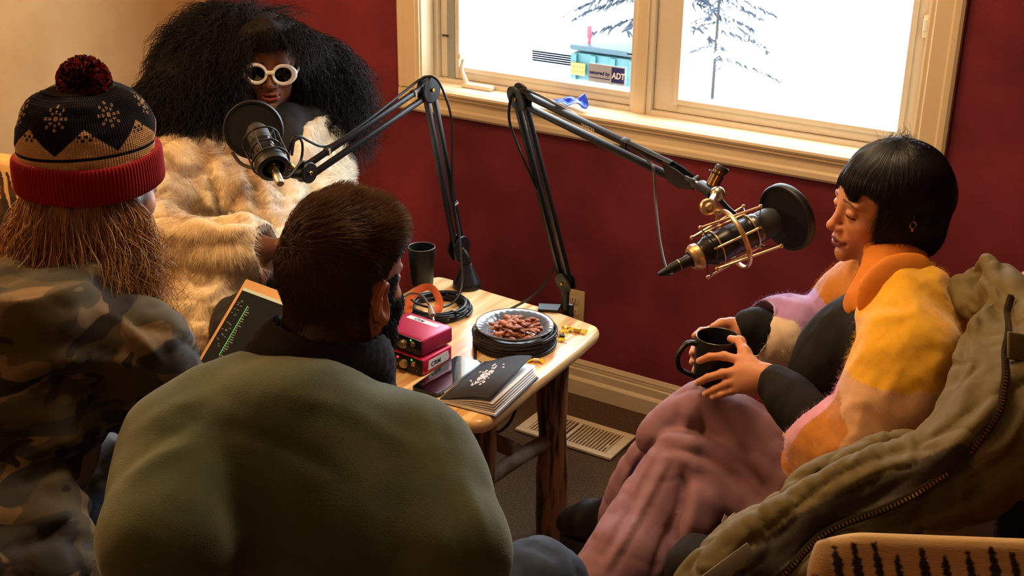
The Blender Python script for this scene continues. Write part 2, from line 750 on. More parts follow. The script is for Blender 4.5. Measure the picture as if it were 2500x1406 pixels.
structure(slab('floor', XL - .15, XR + .15, YF - .15, YW + .18, -.1, 0, M['carpet']))
structure(slab('ceiling', XL - .15, XR + .15, YF - .15, YW + .18, CEIL, CEIL + .1, M['ceil']))
structure(slab('wall_left', XL - .15, XL, YF - .15, YW + .18, 0, CEIL, M['tan']))
structure(slab('wall_right', XR, XR + .15, YF - .15, YW + .18, 0, CEIL, M['red']))
structure(slab('wall_front', XL, XR, YF - .15, YF, 0, CEIL, M['tan']))
b = MB()
T_ = .16
for x0, x1, z0, z1 in ((XL, WX0, 0, CEIL), (WX1, XR, 0, CEIL), (WX0, WX1, 0, WZ0), (WX0, WX1, WZ1, CEIL)):
    b.box(((x0 + x1) / 2, YW + T_ / 2, (z0 + z1) / 2), (x1 - x0, T_, z1 - z0))
structure(b.build('wall_back', M['red'], smooth=False))


def moulding(name, prof, a, b_, m, out=(0, -1, 0)):
    """prof: (depth out of the wall, height) closed outline swept from a to b_"""
    a = V3(*a); b_ = V3(*b_); out = V3(*out)
    ax = unit(b_ - a); up = np.cross(ax, out) if abs(ax[2]) < .5 else np.cross(ax, out)
    if abs(ax[2]) < .5 and up[2] < 0: up = -up
    mb = MB(); n = len(prof)
    V = [a + out * d + up * h for d, h in prof] + [b_ + out * d + up * h for d, h in prof]
    F = [[i, (i + 1) % n, n + (i + 1) % n, n + i] for i in range(n)] + [list(range(n))[::-1], [n + i for i in range(n)]]
    mb.add(V, F)
    return mb.build(name, m, angle=30)


base_prof = [(0, 0), (.022, 0), (.022, .052), (.016, .06), (.013, .062), (.013, .088), (.009, .092), (.010, .097), (.008, .104), (.0095, .108), (.006, .114), (.004, .12), (0, .121)]
structure(moulding('baseboard_back', base_prof, (XL, YW, 0), (XR, YW, 0), M['cream']))
structure(moulding('baseboard_left', base_prof, (XL, YF, 0), (XL, YW - .022, 0), M['cream'], out=(1, 0, 0)))
# window casing: two uprights, apron below, head, stool
cas = [(0, 0), (.012, 0), (.012, .008), (.017, .014), (.019, .055), (.024, .062), (.024, .076), (.018, .084), (0, .085)]
casR = cas
structure(moulding('trim_1', [(d, -h) for d, h in cas], (WX0, YW, .95), (WX0, YW, WZ1 + .085), M['cream']))
structure(moulding('trim_2', cas, (WX1, YW, .95), (WX1, YW, WZ1 + .085), M['cream']))
structure(moulding('trim_3', [(d, .087 - h) for d, h in cas][::-1], (WX0 - .085, YW, .868), (WX1 + .085, YW, .868), M['cream']))
structure(moulding('trim_4', cas, (WX0 - .085, YW, WZ1), (WX1 + .085, YW, WZ1), M['cream']))
nose = [(-.14, .93), (.028, .93), (.030, .934), (.026, .938), (.034, .941), (.038, .948), (.036, .955), (.030, .958), (.026, .9615), (-.14, .9615)]
structure(moulding('trim_5', nose, (WX0 + .0, YW, 0), (WX1, YW, 0), M['cream']))
# jamb lining of the opening
b = MB()
for x in (WX0 - .006, WX1 + .006):
    b.box((x, YW + .07, (.93 + WZ1) / 2), (.024, .15, WZ1 - .93))
b.box(((WX0 + WX1) / 2, YW + .07, WZ1 + .006), (WX1 - WX0, .15, .024))
structure(b.build('trim_6', M['cream']))

YG = 3.365


def frame_rect(mb, x0, x1, z0, z1, w, y0, y1, bev=.002, wb=None):
    wb = w if wb is None else wb
    mb.box(((x0 + w / 2), (y0 + y1) / 2, (z0 + z1) / 2), (w, y1 - y0, z1 - z0), bev=bev)
    mb.box(((x1 - w / 2), (y0 + y1) / 2, (z0 + z1) / 2), (w, y1 - y0, z1 - z0), bev=bev)
    mb.box(((x0 + x1) / 2, (y0 + y1) / 2, z0 + wb / 2), (x1 - x0 - 2 * w, y1 - y0, wb), bev=bev)
    mb.box(((x0 + x1) / 2, (y0 + y1) / 2, z1 - w / 2), (x1 - x0 - 2 * w, y1 - y0, w), bev=bev)


def window_unit(n, x0, x1, gx0, gx1):
    t = thing('window_%d' % n, 'white casement window unit', 'window', ((x0 + x1) / 2, YG, .955))
    t.pop('category'); t.pop('label'); t['kind'] = 'structure'
    fr = MB(); frame_rect(fr, x0, x1, .957, WZ1, .018, YG - .035, YG + .05, wb=.018)
    fr.build('window_frame', M['vinyl'], t)
    sh = MB(); sx0, sx1 = x0 + .02, x1 - .02
    w0 = gx0 - sx0; w1 = sx1 - gx1
    y0, y1 = YG - .02, YG + .03
    z0, z1 = .977, WZ1 - .02
    for (a, b_, c, d) in ((sx0, gx0, z0, z1), (gx1, sx1, z0, z1), (gx0, gx1, z0, 1.013), (gx0, gx1, z1 - .05, z1)):
        sh.box(((a + b_) / 2, (y0 + y1) / 2, (c + d) / 2), (b_ - a, y1 - y0, d - c), bev=.002)
    # stepped glazing bead
    for (a, b_, c, d) in ((gx0 - .012, gx0 + .004, 1.0, z1 - .04), (gx1 - .004, gx1 + .012, 1.0, z1 - .04), (gx0 + .004, gx1 - .004, 1.003, 1.019)):
        sh.box(((a + b_) / 2, (y0 + y1) / 2 - .004, (c + d) / 2), (b_ - a, y1 - y0 + .008, d - c), bev=.0015)
    sh.build('sash', M['vinyl'], t)
    gl = MB().box(((gx0 + gx1) / 2, YG + .01, (1.01 + z1 - .045) / 2), (gx1 - gx0 - .002, .004, z1 - .045 - 1.01))
    gl.build('pane', M['pane'], t, smooth=False)
    return t


w1 = window_unit(1, WX0 + .006, -1.664, -2.32, -1.683)
w2_ = window_unit(2, -1.628, WX1 - .006, -1.529, -.869)
b = MB(); b.box((-1.646, YG + .01, (.957 + WZ1) / 2), (.036, .11, WZ1 - .957), bev=.003)
structure(b.build('trim_7', M['cream']))
# grey weather strip on the left stile of window 1, two dark tabs
b = MB(); b.box((-2.352, YG - .0215, 1.45), (.03, .003, 1.0))
b.build('weather_strip', mat('grey_strip', '8f9590', .6), w1)
tb = mat('dark_tab', '20242c', .5)
for x, z in ((-2.372, 1.115), (-1.69, 1.135)):
    MB().box((x, YG - .026, z), (.022, .008, .005), bev=.001).build('screen_tab', tb, w1)
# sash lock on the right stile of window 2
b = MB(); b.box((-.832, YG - .03, 1.31), (.014, .02, .06), bev=.005); b.cyl((-.832, YG - .04, 1.3), (-.832, YG - .045, 1.33), .005, .004)
b.build('sash_lock', M['vinyl'], w2_)

# window crank, folding handle at the lower left of the left casement
t = thing('window_crank', 'cream folding crank handle on the sill at left window corner', 'window crank', (-2.27, YG - .05, .961))
MB().box((-2.225, YG - .05, .969), (.115, .032, .016), bev=.006).build('housing', M['vinyl'], t)
b = MB()
hp = [V3(-2.272, YG - .052, .976), V3(-2.274, YG - .056, .99), V3(-2.284, YG - .06, 1.02), V3(-2.276, YG - .06, 1.058)]
b.sweep(spline(hp, 6), np.interp(np.linspace(0, 1, 19), [0, .3, 1], [.010, .0075, .0055]), 10)
b.build('handle', M['vinyl'], t)
b = MB(); b.cyl(V3(-2.279, YG - .062, 1.06), V3(-2.282, YG - .082, 1.066), .0085, .0095, 14); b.build('knob', M['vinyl'], t)


def txt(name, s, size, M3, loc, m, parent=None, extr=.0003, align='LEFT', shear=0.0, bold=0.0, sx=1.0):
    """lettering as a mesh; M3 columns: right, up, out"""
    cu = bpy.data.curves.new(name, 'FONT')
    cu.body = s; cu.size = size; cu.extrude = extr; cu.align_x = align; cu.shear = shear; cu.offset = bold
    o = bpy.data.objects.new(name, cu)
    COL.objects.link(o)
    dg = bpy.context.evaluated_depsgraph_get()
    me = bpy.data.meshes.new_from_object(o.evaluated_get(dg))
    bpy.data.objects.remove(o)
    V = np.array([v.co[:] for v in me.vertices]) * np.array([sx, 1, 1])
    V = V @ np.asarray(M3).T
    for i, v in enumerate(me.vertices): v.co = V[i]
    me.name = name
    me.materials.clear()
    ob = bpy.data.objects.new(name, me); COL.objects.link(ob); me.materials.append(m)
    ob.location = loc
    if parent is not None: reparent(ob, parent)
    return ob


# security sticker in the corner of the left pane
stk_m = mat('sticker_grey', 'a9adba', .5); navy = mat('sticker_navy', '2a2c6e', .5); white_m = mat('plain_white', 'e8e8e8', .5)
t = thing('window_sticker', 'small grey and blue security sticker inside left pane corner', 'sticker', (-1.785, YG, 1.03))
MB().box((-1.785, YG + .005, 1.055), (.128, .0015, .056)).build('backing', stk_m, t)
MB().box((-1.746, YG + .0036, 1.056), (.043, .0012, .047)).build('logo_panel', navy, t)
MXZ = np.stack([V3(1, 0, 0), V3(0, 0, 1), V3(0, -1, 0)], 1)
txt('lettering', 'secured by', .0162, MXZ, (-1.846, YG + .0035, 1.051), navy, t, bold=.0004, shear=.2)
txt('lettering', 'ADT', .026, MXZ, (-1.7665, YG + .0025, 1.046), white_m, t, bold=.0008, shear=.1, sx=.85)
MB().box((-1.809, YG + .0036, 1.040), (.072, .0012, .002)).build('underline', navy, t)

# crumpled blue tape on the sill
g = 14
U, Wv = np.meshgrid(np.linspace(0, 1, g * 2), np.linspace(0, 1, g), indexing='ij')
Pb = np.stack([-1.925 + .13 * U + .012 * np.sin(Wv * 5), YW + .02 + .04 * (Wv - .5) - .03 * U, .968 + .02 * np.abs(np.sin(U * 6 + Wv * 2)) * U + .022 * U * Wv], -1).reshape(-1, 3)
Pb += .003 * np.stack([vnoise(Pb, 60, 1), vnoise(Pb, 60, 2), np.abs(vnoise(Pb, 60, 3))], 1)
Fq = [[i * g + j, (i + 1) * g + j, (i + 1) * g + j + 1, i * g + j + 1] for i in range(2 * g - 1) for j in range(g - 1)]
o = surf('tape_scrap', Pb, np.array(Fq), mat('blue_tape', '1747c8', .35))
so = o.modifiers.new('thick', 'SOLIDIFY'); so.thickness = .001
props(o, 'crumpled scrap of bright blue tape lying on the window sill', 'tape')

# outlet on the red wall behind the table
t = thing('wall_outlet', 'beige duplex outlet plate on red wall behind table corner', 'outlet', (-1.70, YW - .003, .42))
ow = pt(1403, 747, 1.0); ow = np.array([0, 0, 1.9]) + (ow - [0, 0, 1.9]) * (YW - .003) / ow[1]
t.location = ow
M['ivory'] = mat('ivory_plastic', 'cdb68a', .45)
MB().box(ow, (.072, .006, .115), bev=.002).build('face_plate', M['ivory'], t)
dk = mat('slot_dark', '2a2018', .8)
for s in (-1, 1):
    MB().box(ow + V3(0, -.003, s * .02), (.034, .004, .028), bev=.003).build('socket', M['ivory'], t)
    b = MB()
    for dx in (-.006, .006): b.box(ow + V3(dx, -.0052, s * .02 + .004), (.0018, .001, .008))
    b.cyl(ow + V3(0, -.0045, s * .02 - .007), ow + V3(0, -.0058, s * .02 - .007), .0022, n=10)
    b.build('slots', dk, t)

# floor vent
vc = onz(1552, 1072, 0)
t = thing('floor_vent', 'cream metal floor register set in the brown carpet', 'floor vent', (vc[0] - .19, vc[1] - .083, 0))
x1, y1 = vc[0], vc[1] + .004
x0, y0 = x1 - .34, y1 - .17
b = MB(); fw = .024; z0, z1 = .004, .012
for (a, c, d, e) in ((x0, x1, y0, y0 + fw), (x0, x1, y1 - fw, y1), (x0, x0 + fw * 1.3, y0 + fw, y1 - fw), (x1 - fw * 1.3, x1, y0 + fw, y1 - fw)):
    b.box(((a + c) / 2, (d + e) / 2, (z0 + z1) / 2 - .001), (c - a, e - d, z1 - z0 + .002), bev=.0025)
b.box(((x0 + x1) / 2 - .01, (y0 + y1) / 2, .008), (.012, y1 - y0 - 2 * fw, .006))
b.build('frame', M['cream'], t)
nl = 24; b = MB()
for i in range(nl):
    x = lerp(x0 + fw * 1.3, x1 - fw * 1.3, (i + .5) / nl)
    if abs(x - (x0 + x1) / 2 + .01) < .008: continue
    b.box((x, (y0 + y1) / 2, .007), (.0048, y1 - y0 - 2 * fw, .008), bev=.001)
o = b.build('louvres', M['cream'], t)
MB().box(((x0 + x1) / 2, (y0 + y1) / 2, .0025), (x1 - x0 - .02, y1 - y0 - .02, .003)).build('duct', dk, t)
b = MB()
for i in range(9):
    b.box(((x0 + x1) / 2 + .075, lerp(y0 + fw, y1 - fw, (i + .5) / 9), .0045), (.14, .003, .001))
b.build('damper_blades', mat('damper', '8b6f48', .6), t)
b = MB(); b.cyl((x1 - .045, y0 + .06, .008), (x1 - .036, y0 + .06, .012), .006, n=12); b.build('damper_lever', M['vinyl'], t)

# ================================================================ outside the window
snow = mat('snow', 'eef4ff', .9, bump=.3, bscale=3, bdist=.05)
gx, gy = np.meshgrid(np.linspace(-45, 30, 76), np.linspace(YW + .6, 60, 60), indexing='ij')
P = np.stack([gx, gy, 0 * gx], -1).reshape(-1, 3)
P[:, 2] = -1.5 + .35 * fbm(P, .25, 3) + .05 * np.maximum(P[:, 1] - 9, 0) * (1 + .4 * vnoise(P, .1, 4))
ng = 60
F = np.array([[i * ng + j, (i + 1) * ng + j, (i + 1) * ng + j + 1, i * ng + j + 1] for i in range(75) for j in range(ng - 1)])
o = surf('snow_ground', P, F, snow); o['kind'] = 'structure'


def ground_z(x, y):
    p = np.array([[x, y, 0.0]])
    return float(-1.5 + .35 * fbm(p, .25, 3)[0] + .05 * max(y - 9, 0) * (1 + .4 * vnoise(p, .1, 4)[0]))


needle = mat('spruce_needles', '18202a', .8)
bark = mat('tree_bark', '1c1a1a', .9)


def spruce(x, y, h, r, label, seed, lo=.12, nb=90, dens=1.0, snowy=.5, tw=.07):
    rg = np.random.default_rng(seed)
    z0 = ground_z(x, y) - .05
    t = thing('spruce_tree', label, 'tree', (x, y, z0), 'snowy spruces outside the window')
    MB().sweep([(x, y, z0), (x, y, z0 + h)], [r * tw, .01], 8).build('trunk', bark, t)
    P0 = []; D0 = []; L = []
    sn = []
    for k in range(nb):
        f = lo + (1 - lo) * (k / nb) ** .9
        zc = z0 + h * f; a = k * 2.399 + rg.random() * .5; ln = r * (1 - f) ** .8 * rg.uniform(.75, 1.1) + .1
        d = V3(math.cos(a), math.sin(a), -.25)
        for q in range(int(34 * dens)):
            u = rg.random() ** .7
            p = V3(x, y, zc) + d * ln * u + V3(0, 0, -.12 * ln * u * u)
            P0.append(p); side = rg.choice([-1, 1])
            D0.append(unit(d * .6 + side * .8 * np.cross(d, V3(0, 0, 1)) + V3(0, 0, -.45 * rg.random()))); L.append(rg.uniform(.1, .28) * (1.1 - u * .5) * r * .6)
            if rg.random() < snowy: sn.append((p + V3(0, 0, .02), D0[-1], L[-1]))
    S = grow(np.array(P0), np.array(D0), np.array(L), 4, rg, gravity=.4, curl=.3, cscale=3)
    strands('needles', S, .013 * r, needle, t, tip=.3)['kind'] = 'stuff'
    if sn:
        S = grow(np.array([a for a, _, _ in sn]), np.array([b_ for _, b_, _ in sn]), np.array([c * .8 for _, _, c in sn]), 4, rg, gravity=.35)
        strands('snow_load', S, .02 * r, snow, t, tip=.5)['kind'] = 'stuff'
    return t


def out_pt(px, py, Y):
    v = pt(px, py, 1.0) - V3(0, 0, 1.9)
    return V3(0, 0, 1.9) + v * (Y / v[1])


a = out_pt(1490, 60, 15)
spruce(a[0] + .80, 15, 4.6, 1.5, 'dark spruce with snow patches behind the green bin, upper right of left pane', 11, lo=.03, nb=100, dens=1.6, snowy=.25)
a = out_pt(1760, 60, 12)
spruce(a[0] - .25, 12.5, 4.6, .75, 'narrow spruce at the left of the right pane', 21, lo=.12, nb=60, snowy=.5, dens=1.0, tw=.025)
a = out_pt(2160, 60, 11)
spruce(a[0] + .9, 11.5, 5, .9, 'pale snow-laden spruce at the right edge of the right pane', 31, lo=.08, nb=34, snowy=1.0, dens=.4)

# green bin with yellow notice
grn = mat('bin_green', '1d4242', .6); yel = mat('notice_yellow', '9a7a10', .6)
bc = out_pt(1478, 160, 9.0)
t = thing('rubbish_bin', 'green dumpster with a yellow notice standing in the snow outside', 'dumpster', (bc[0], 9.0, bc[2] - .62))
zc = bc[2] - .1
b = MB(); b.box((bc[0] + .02, 9.2, zc - .12), (.62, .5, .62), bev=.02)
for i in range(4): b.box((bc[0] - .26 + i * .18, 8.94, zc - .12), (.05, .03, .6))
b.build('body', grn, t)
MB().box((bc[0] + .02, 9.2, zc + .23), (.66, .54, .05), bev=.02).build('lid', mat('bin_lid', '12282c', .6), t)
MB().box((bc[0] - .21, 8.915, zc + .06), (.13, .01, .10)).build('notice', yel, t)
b = MB()
for r_ in range(2):
    for i in range(5): b.box((bc[0] - .26 + i * .024, 8.908, zc + .078 - r_ * .036), (.008, .004, .02))
b.build('notice_print', mat('notice_ink', '4a3a08', .7), t)
MB().box((bc[0] + .10, 8.93, zc + .0), (.08, .01, .06)).build('label', white_m, t)
p = out_pt(1424, 110, 8.9)
t2 = MB(); t2.cyl((p[0], 9.0, zc + .26), (p[0], 9.0, zc + .36), .012); t2.box((p[0], 9.0, zc + .36), (.035, .035, .10), bev=.008)
props(t2.build('marker_post', mat('marker_red', '8a1020', .5)), 'red marker post sticking up behind the green dumpster', 'post')
# grey slatted fence
t = thing('slatted_fence', 'low pale grey slatted fence beyond the snow', 'fence', tuple(out_pt(1370, 140, 10.5) - V3(0, 0, .3)))
f0 = out_pt(1330, 100, 10.5); f1 = out_pt(1390, 160, 10.5)
fm = mat('fence_grey', '707f96', .8)
b = MB()
for i in range(6):
    b.box(((f0[0] + f1[0]) / 2, 10.5, lerp(f1[2], f0[2] - .1, i / 5)), (.55, .03, .035))
b.build('slats', fm, t)
for x in (f0[0] - .05, f1[0] + .15):
    MB().box((x, 10.53, f1[2] - .1), (.06, .06, .9)).build('fence_post', fm, t)

# ================================================================ furniture and things
M['black'] = mat('black_metal', '121214', .38)
M['blackp'] = mat('black_plastic', '101012', .5)
M['rubber'] = mat('black_rubber_cable', '16161a', .42)
M['steel'] = mat('steel', 'c8c4bc', .25, metal=1.0)
M['brass'] = mat('brass', 'c9a040', .28, metal=1.0)
M['champ'] = mat('champagne_metal', 'd8b88a', .32, metal=.85)
M['foam'] = mat('pop_mesh', '0b0b0d', .9, bump=.6, bscale=900, bdist=.001)


def pine_mat():
    m = bpy.data.materials.new('pine_wood'); m.use_nodes = True
    T = NT(m); b = T.n['Principled BSDF']
    tc = T.node('ShaderNodeTexCoord'); mp = T.node('ShaderNodeMapping'); T.link(tc.outputs['Object'], mp.inputs[0])
    mp.inputs['Scale'].default_value = (14, 1.1, 14)
    n1 = T.node('ShaderNodeTexNoise', ins={'Scale': 2.2, 'Detail': 5, 'Distortion': .8}); T.link(mp.outputs[0], n1.inputs[0])
    r = T.node('ShaderNodeValToRGB'); T.link(n1.outputs[0], r.inputs[0])
    r.color_ramp.elements[0].position = .35; r.color_ramp.elements[0].color = (*srgb('c88a48'), 1)
    r.color_ramp.elements[1].position = .62; r.color_ramp.elements[1].color = (*srgb('f0d39a'), 1)
    v = T.node('ShaderNodeTexVoronoi', ins={'Scale': 9.0}); T.link(tc.outputs['Object'], v.inputs[0])
    mr = T.node('ShaderNodeMapRange', ins={'From Min': .02, 'From Max': .08}); T.link(v.outputs[0], mr.inputs[0])
    mx = T.node('ShaderNodeMix', data_type='RGBA'); T.link(mr.outputs[0], mx.inputs[0])
    mx.inputs[6].default_value = (*srgb('8a5528'), 1); T.link(r.outputs[0], mx.inputs[7])
    T.link(mx.outputs[2], b.inputs['Base Color'])
    b.inputs['Roughness'].default_value = .28
    b.inputs['Coat Weight'].default_value = .3; b.inputs['Coat Roughness'].default_value = .15
    return m


def log_mat():
    m = bpy.data.materials.new('peeled_log'); m.use_nodes = True
    T = NT(m); b = T.n['Principled BSDF']
    tc = T.node('ShaderNodeTexCoord'); mp = T.node('ShaderNodeMapping'); T.link(tc.outputs['Object'], mp.inputs[0])
    mp.inputs['Scale'].default_value = (30, 30, 4)
    n1 = T.node('ShaderNodeTexNoise', ins={'Scale': 1.6, 'Detail': 6, 'Distortion': .5}); T.link(mp.outputs[0], n1.inputs[0])
    r = T.node('ShaderNodeValToRGB'); T.link(n1.outputs[0], r.inputs[0])
    r.color_ramp.elements[0].position = .40; r.color_ramp.elements[0].color = (*srgb('2c1a10'), 1)
    r.color_ramp.elements[1].position = .52; r.color_ramp.elements[1].color = (*srgb('8a5e38'), 1)
    T.link(r.outputs[0], b.inputs['Base Color']); b.inputs['Roughness'].default_value = .5
    bp = T.node('ShaderNodeBump', ins={'Strength': .5, 'Distance': .004}); T.link(n1.outputs[0], bp.inputs['Height']); T.link(bp.outputs[0], b.inputs['Normal'])
    return m


M['pine'] = pine_mat(); M['log'] = log_mat()
TZ = .56

# ---- log table
t = thing('log_table', 'small pine table with round log legs beneath the microphones', 'table', (-1.67, 2.39, 0))
cr = [(-1.392, 2.672), (-1.985, 2.728), (-1.945, 2.105), (-1.362, 2.045)]
ol = []
n_ = 4
for i in range(4):
    a = np.array(cr[i]); c = np.array(cr[(i + 1) % 4])
    for k in range(24):
        ol.append(lerp(a, c, (k + .5) / 24))
ol = np.array(ol); cen = ol.mean(0)
# round the corners
for _ in range(3): ol = .5 * ol + .25 * (np.roll(ol, 1, 0) + np.roll(ol, -1, 0))
prof = [(-.012, 0.0), (-.004, .0015), (.001, .006), (.003, .014), (.002, .026), (-.002, .033), (-.012, .036)]
nrm = unit(np.stack([-(np.roll(ol, -1, 0) - np.roll(ol, 1, 0))[:, 1] * -1, -(np.roll(ol, -1, 0) - np.roll(ol, 1, 0))[:, 0]], 1))
if (nrm * (ol - cen)).sum() < 0: nrm = -nrm
wob = np.array([.004 * vnoise(np.array([[p[0] * 12, p[1] * 12, 0.]]), 1, 2)[0] for p in ol])
Vt = []; 
for o_, dz in prof:
    q = ol + nrm * (o_ + wob[:, None] * (1 if o_ > -.01 else .5))
    Vt.append(np.column_stack([q, np.full(len(q), TZ - dz)]))
nn = len(ol); Vt = np.concatenate(Vt)
Ft = [[(i + 1) * nn + j, (i + 1) * nn + (j + 1) % nn, i * nn + (j + 1) % nn, i * nn + j] for i in range(len(prof) - 1) for j in range(nn)]
Ft += [list(range(nn)), [(len(prof) - 1) * nn + j for j in range(nn)][::-1]]
MB().add(Vt, Ft).build('tabletop', M['pine'], t)
for k, (x, y) in enumerate(((-1.434, 2.482), (-1.465, 2.19), (-1.87, 2.53), (-1.885, 2.22))):
    hs = np.linspace(0, TZ - .036, 9)
    R = .041 + .004 * np.sin(hs * 14 + k) + .002 * np.cos(hs * 31 + k); R[0] *= .9
    MB().sweep([(x + .003 * math.sin(h * 9 + k), y + .003 * math.cos(h * 7), h) for h in hs], R, 20).build('leg', M['log'], t)
grey_log = mat('grey_log', '9a8468', .7, col2='6a5642', nscale=12)
for a, c, z in (((-1.465, 2.19), (-1.434, 2.482), .30), ((-1.87, 2.53), (-1.885, 2.22), .30), ((-1.45, 2.33), (-1.878, 2.37), .33)):
    MB().sweep(spline([(*a, z), (*lerp(np.array(a), np.array(c), .5), z + .006), (*c, z)], 4), .021, 12).build('stretcher', grey_log, t)


# ---- boom arms
def disc(mb, c, nrm, r, h, bev=.003, n=32):
    nrm = unit(nrm)
    mb.lathe(np.asarray(c) - nrm * h / 2, [(0.0001, 0), (r - bev, 0), (r, bev), (r, h - bev), (r - bev, h), (0.0001, h)], n, axis=nrm)


def boom(name, label, e, j, end, side, sep, wdt, jr, words, word_at, er=.034, far=1.0, upw=False):
    """two parallelogram arms; side = hinge axis"""
    t = thing(name, label, 'microphone arm', tuple(e))
    side = unit(side)

    def arm(nm, a, c, offs):
        d = unit(c - a); pp = unit(np.cross(side, d))
        tt = []
        for s, w_ in offs:
            th = w_; b = MB()
            Mx = np.stack([side, pp, d], 1)
            mid = (a + c) / 2 + pp * s
            b.box(mid, (th, w_, np.linalg.norm(c - a)), Mx, bev=.0015)
            b.build(nm, M['black'], t)
        return d, pp
    d1, p1 = arm('lower_bar', e, j, ((-sep / 2, wdt), (sep / 2, wdt)))
    d2, p2 = arm('upper_bar', j, end, ((-sep / 2, wdt), (sep / 2, wdt)))
    # joint: disc cheeks
    for s in (-1, 1):
        b = MB(); disc(b, j + side * s * .011, side, jr, .005); b.build('joint_plate', M['black'], t)
    for s in (-1, 1):
        b = MB(); disc(b, j + side * s * .0155, side, .0055, .005, .001, 6); b.build('bolt', M['brass'], t)
    for s in (-1, 1):
        b = MB(); disc(b, e + side * s * .011, side, er, .005); b.build('base_joint_plate', M['black'], t)
    for s in (-1, 1):
        b = MB(); disc(b, e + side * s * .0155, side, .0045, .005, .001, 6); b.build('base_bolt', M['brass'], t)
    return t, d1, p1, d2, p2


CR, CU, CF = RC[:, 0], RC[:, 1], -RC[:, 2]      # camera right, up, forward at the time of the photo
vert = V3(0, 0, 1)
bA = onz(1140, 700, TZ)
e1 = pt(1112, 617, 3.46); j1 = pt(1046, 218, 3.28); n1e = pt(748, 420, 2.99)
e1 = V3(bA[0] - .02, bA[1] - .01, e1[2])
hs = unit(np.cross(j1 - e1, n1e - j1)); hs = hs if hs.dot(CF) < 0 else -hs
hs = unit(V3(hs[0], hs[1], hs[2]))
t1, d1, p1, d2, p2 = boom('microphone_boom_arm', 'black boom arm on cone base reaching left to the curly-haired speaker', e1, j1, n1e, hs, .030, .013, .035, None, None, er=.037)
b = MB(); b.lathe((bA[0], bA[1], TZ), [(.0001, 0), (.040, 0), (.0405, .004), (.040, .014), (.036, .02), (.016, .066), (.014, .07), (.0001, .07)], 36)
b.build('cone_base', M['black'], t1)
b = MB(); b.sweep([(bA[0], bA[1], TZ + .06), (bA[0], bA[1], TZ + .085), (e1[0] + .01, e1[1] + .01, e1[2] - .02), tuple(e1)], [.012, .012, .013, .013], 12); b.build('swivel_post', M['black'], t1)
# maker's rings with lettering
for (a, c, s, fr) in ((e1, j1, 1, .28), (j1, n1e, 1, .83), (j1, n1e, 1, .12)):
    d = unit(c - a); p = unit(np.cross(hs, d))
    if p.dot(CU if s > 0 else CR) < 0 and abs(d[2]) < .8: p = -p
    if abs(d[2]) > .8: p = p if p.dot(CR) > 0 else -p
    q = lerp(a, c, fr) + p * .015
    b = MB(); b.box(q, (.0155, .0165, .014), np.stack([hs, p, d], 1), bev=.002); b.build('cable_ring', mat('ring_grey', '2a2a2c', .4), t1)
    x = p if p.dot(CR) > 0 else -p
    if fr > .5 or fr < .2:
        x = p if p.dot(CR) > 0 else -p
    up = np.cross(hs, x)
    txt('ring_lettering', 'RØDE', .0075, np.stack([x, up, hs], 1), q + hs * .0082 - x * .0088 - up * .003, mat('ring_print', 'e8d8b0', .4), t1, bold=.0002, sx=.85)
# head of arm 1
hd = n1e
for s in (-1, 1):
    b = MB(); disc(b, hd + hs * s * .010, hs, .026, .005); b.build('head_plate', M['black'], t1)
b = MB(); disc(b, hd + hs * .0145, hs, .005, .005, .001, 6); b.build('head_bolt', M['brass'], t1)

# boom 2
bB = onz(1362, 752, TZ)
bB[1] = min(bB[1], 2.70)
e2 = pt(1381, 686, 3.36); j2 = pt(1268, 237, 3.12); n2e = pt(1640, 418, 2.80)
hs2 = unit(np.cross(j2 - e2, n2e - j2)); hs2 = hs2 if hs2.dot(CF) < 0 else -hs2
t2, d1b, p1b, d2b, p2b = boom('microphone_boom_arm', 'black boom arm clamped to the table edge, reaching right to the bob-haired speaker', e2, j2, n2e, hs2, .034, .014, .034, None, None, er=.031)
b = MB(); cl = V3(e2[0], e2[1], TZ)
b.prism([(-.03, -.014), (.03, -.02), (.034, .02), (-.02, .026)], 0, .009, np.stack([unit(V3(-.84, -.54, 0)), unit(V3(.54, -.84, 0)), vert], 1), cl + V3(-.035, -.02, .0))
b.box(cl + V3(.004, .012, -.02), (.03, .012, .07), bev=.003)
b.box(cl + V3(-.004, -.005, -.052), (.03, .04, .008), bev=.003)
b.cyl(cl + V3(-.004, -.012, -.075), cl + V3(-.004, -.012, -.036), .004)
b.build('table_clamp', M['black'], t2)
b = MB(); b.sweep([cl + V3(0, 0, .002), cl + V3(0, 0, .02), e2 + V3(0, 0, -.02), e2], [.011, .011, .012, .013], 14); b.build('swivel_post', M['black'], t2)
q = lerp(j2, n2e, .45); x = unit(n2e - j2); upp = np.cross(hs2, x)
txt('arm_lettering', 'SAMSON', .011, np.stack([x, upp, hs2], 1), q + hs2 * .0072 + upp * .0115, mat('print_pale', 'd8d8d8', .4), t2, bold=.0001)
# cable tie band on the top bar
b = MB(); b.box(lerp(j2, n2e, .72) + upp * .015, (.02, .021, .02), np.stack([hs2, upp, x], 1), bev=.003); b.build('cable_clip', M['blackp'], t2)
b = MB()
e_ = pt(1707, 440, 2.72)
pl = [(-.065, .022), (-.05, -.024), (-.015, -.028), (.028, -.012), (.03, -.002), (.012, .01), (-.02, .018)]
Mx = np.stack([x, upp, hs2], 1)
for s in (-1, 1): MB().prism(pl, s * .009 - .002, s * .009 + .002, Mx, n2e + x * .045).build('head_plate', M['black'], t2)
b = MB(); kc = n2e + x * .072 + upp * .012 + hs2 * .012
b.cyl(kc - hs2 * .02, kc + hs2 * .004, .005); b.box(kc + hs2 * .006 + upp * .006, (.03, .011, .004), Mx, bev=.0015); b.box(kc + hs2 * .006 + upp * .002 + x * .01, (.016, .022, .004), Mx, bev=.0015)
b.build('wing_knob', mat('grey_plastic', '4a5258', .5), t2)


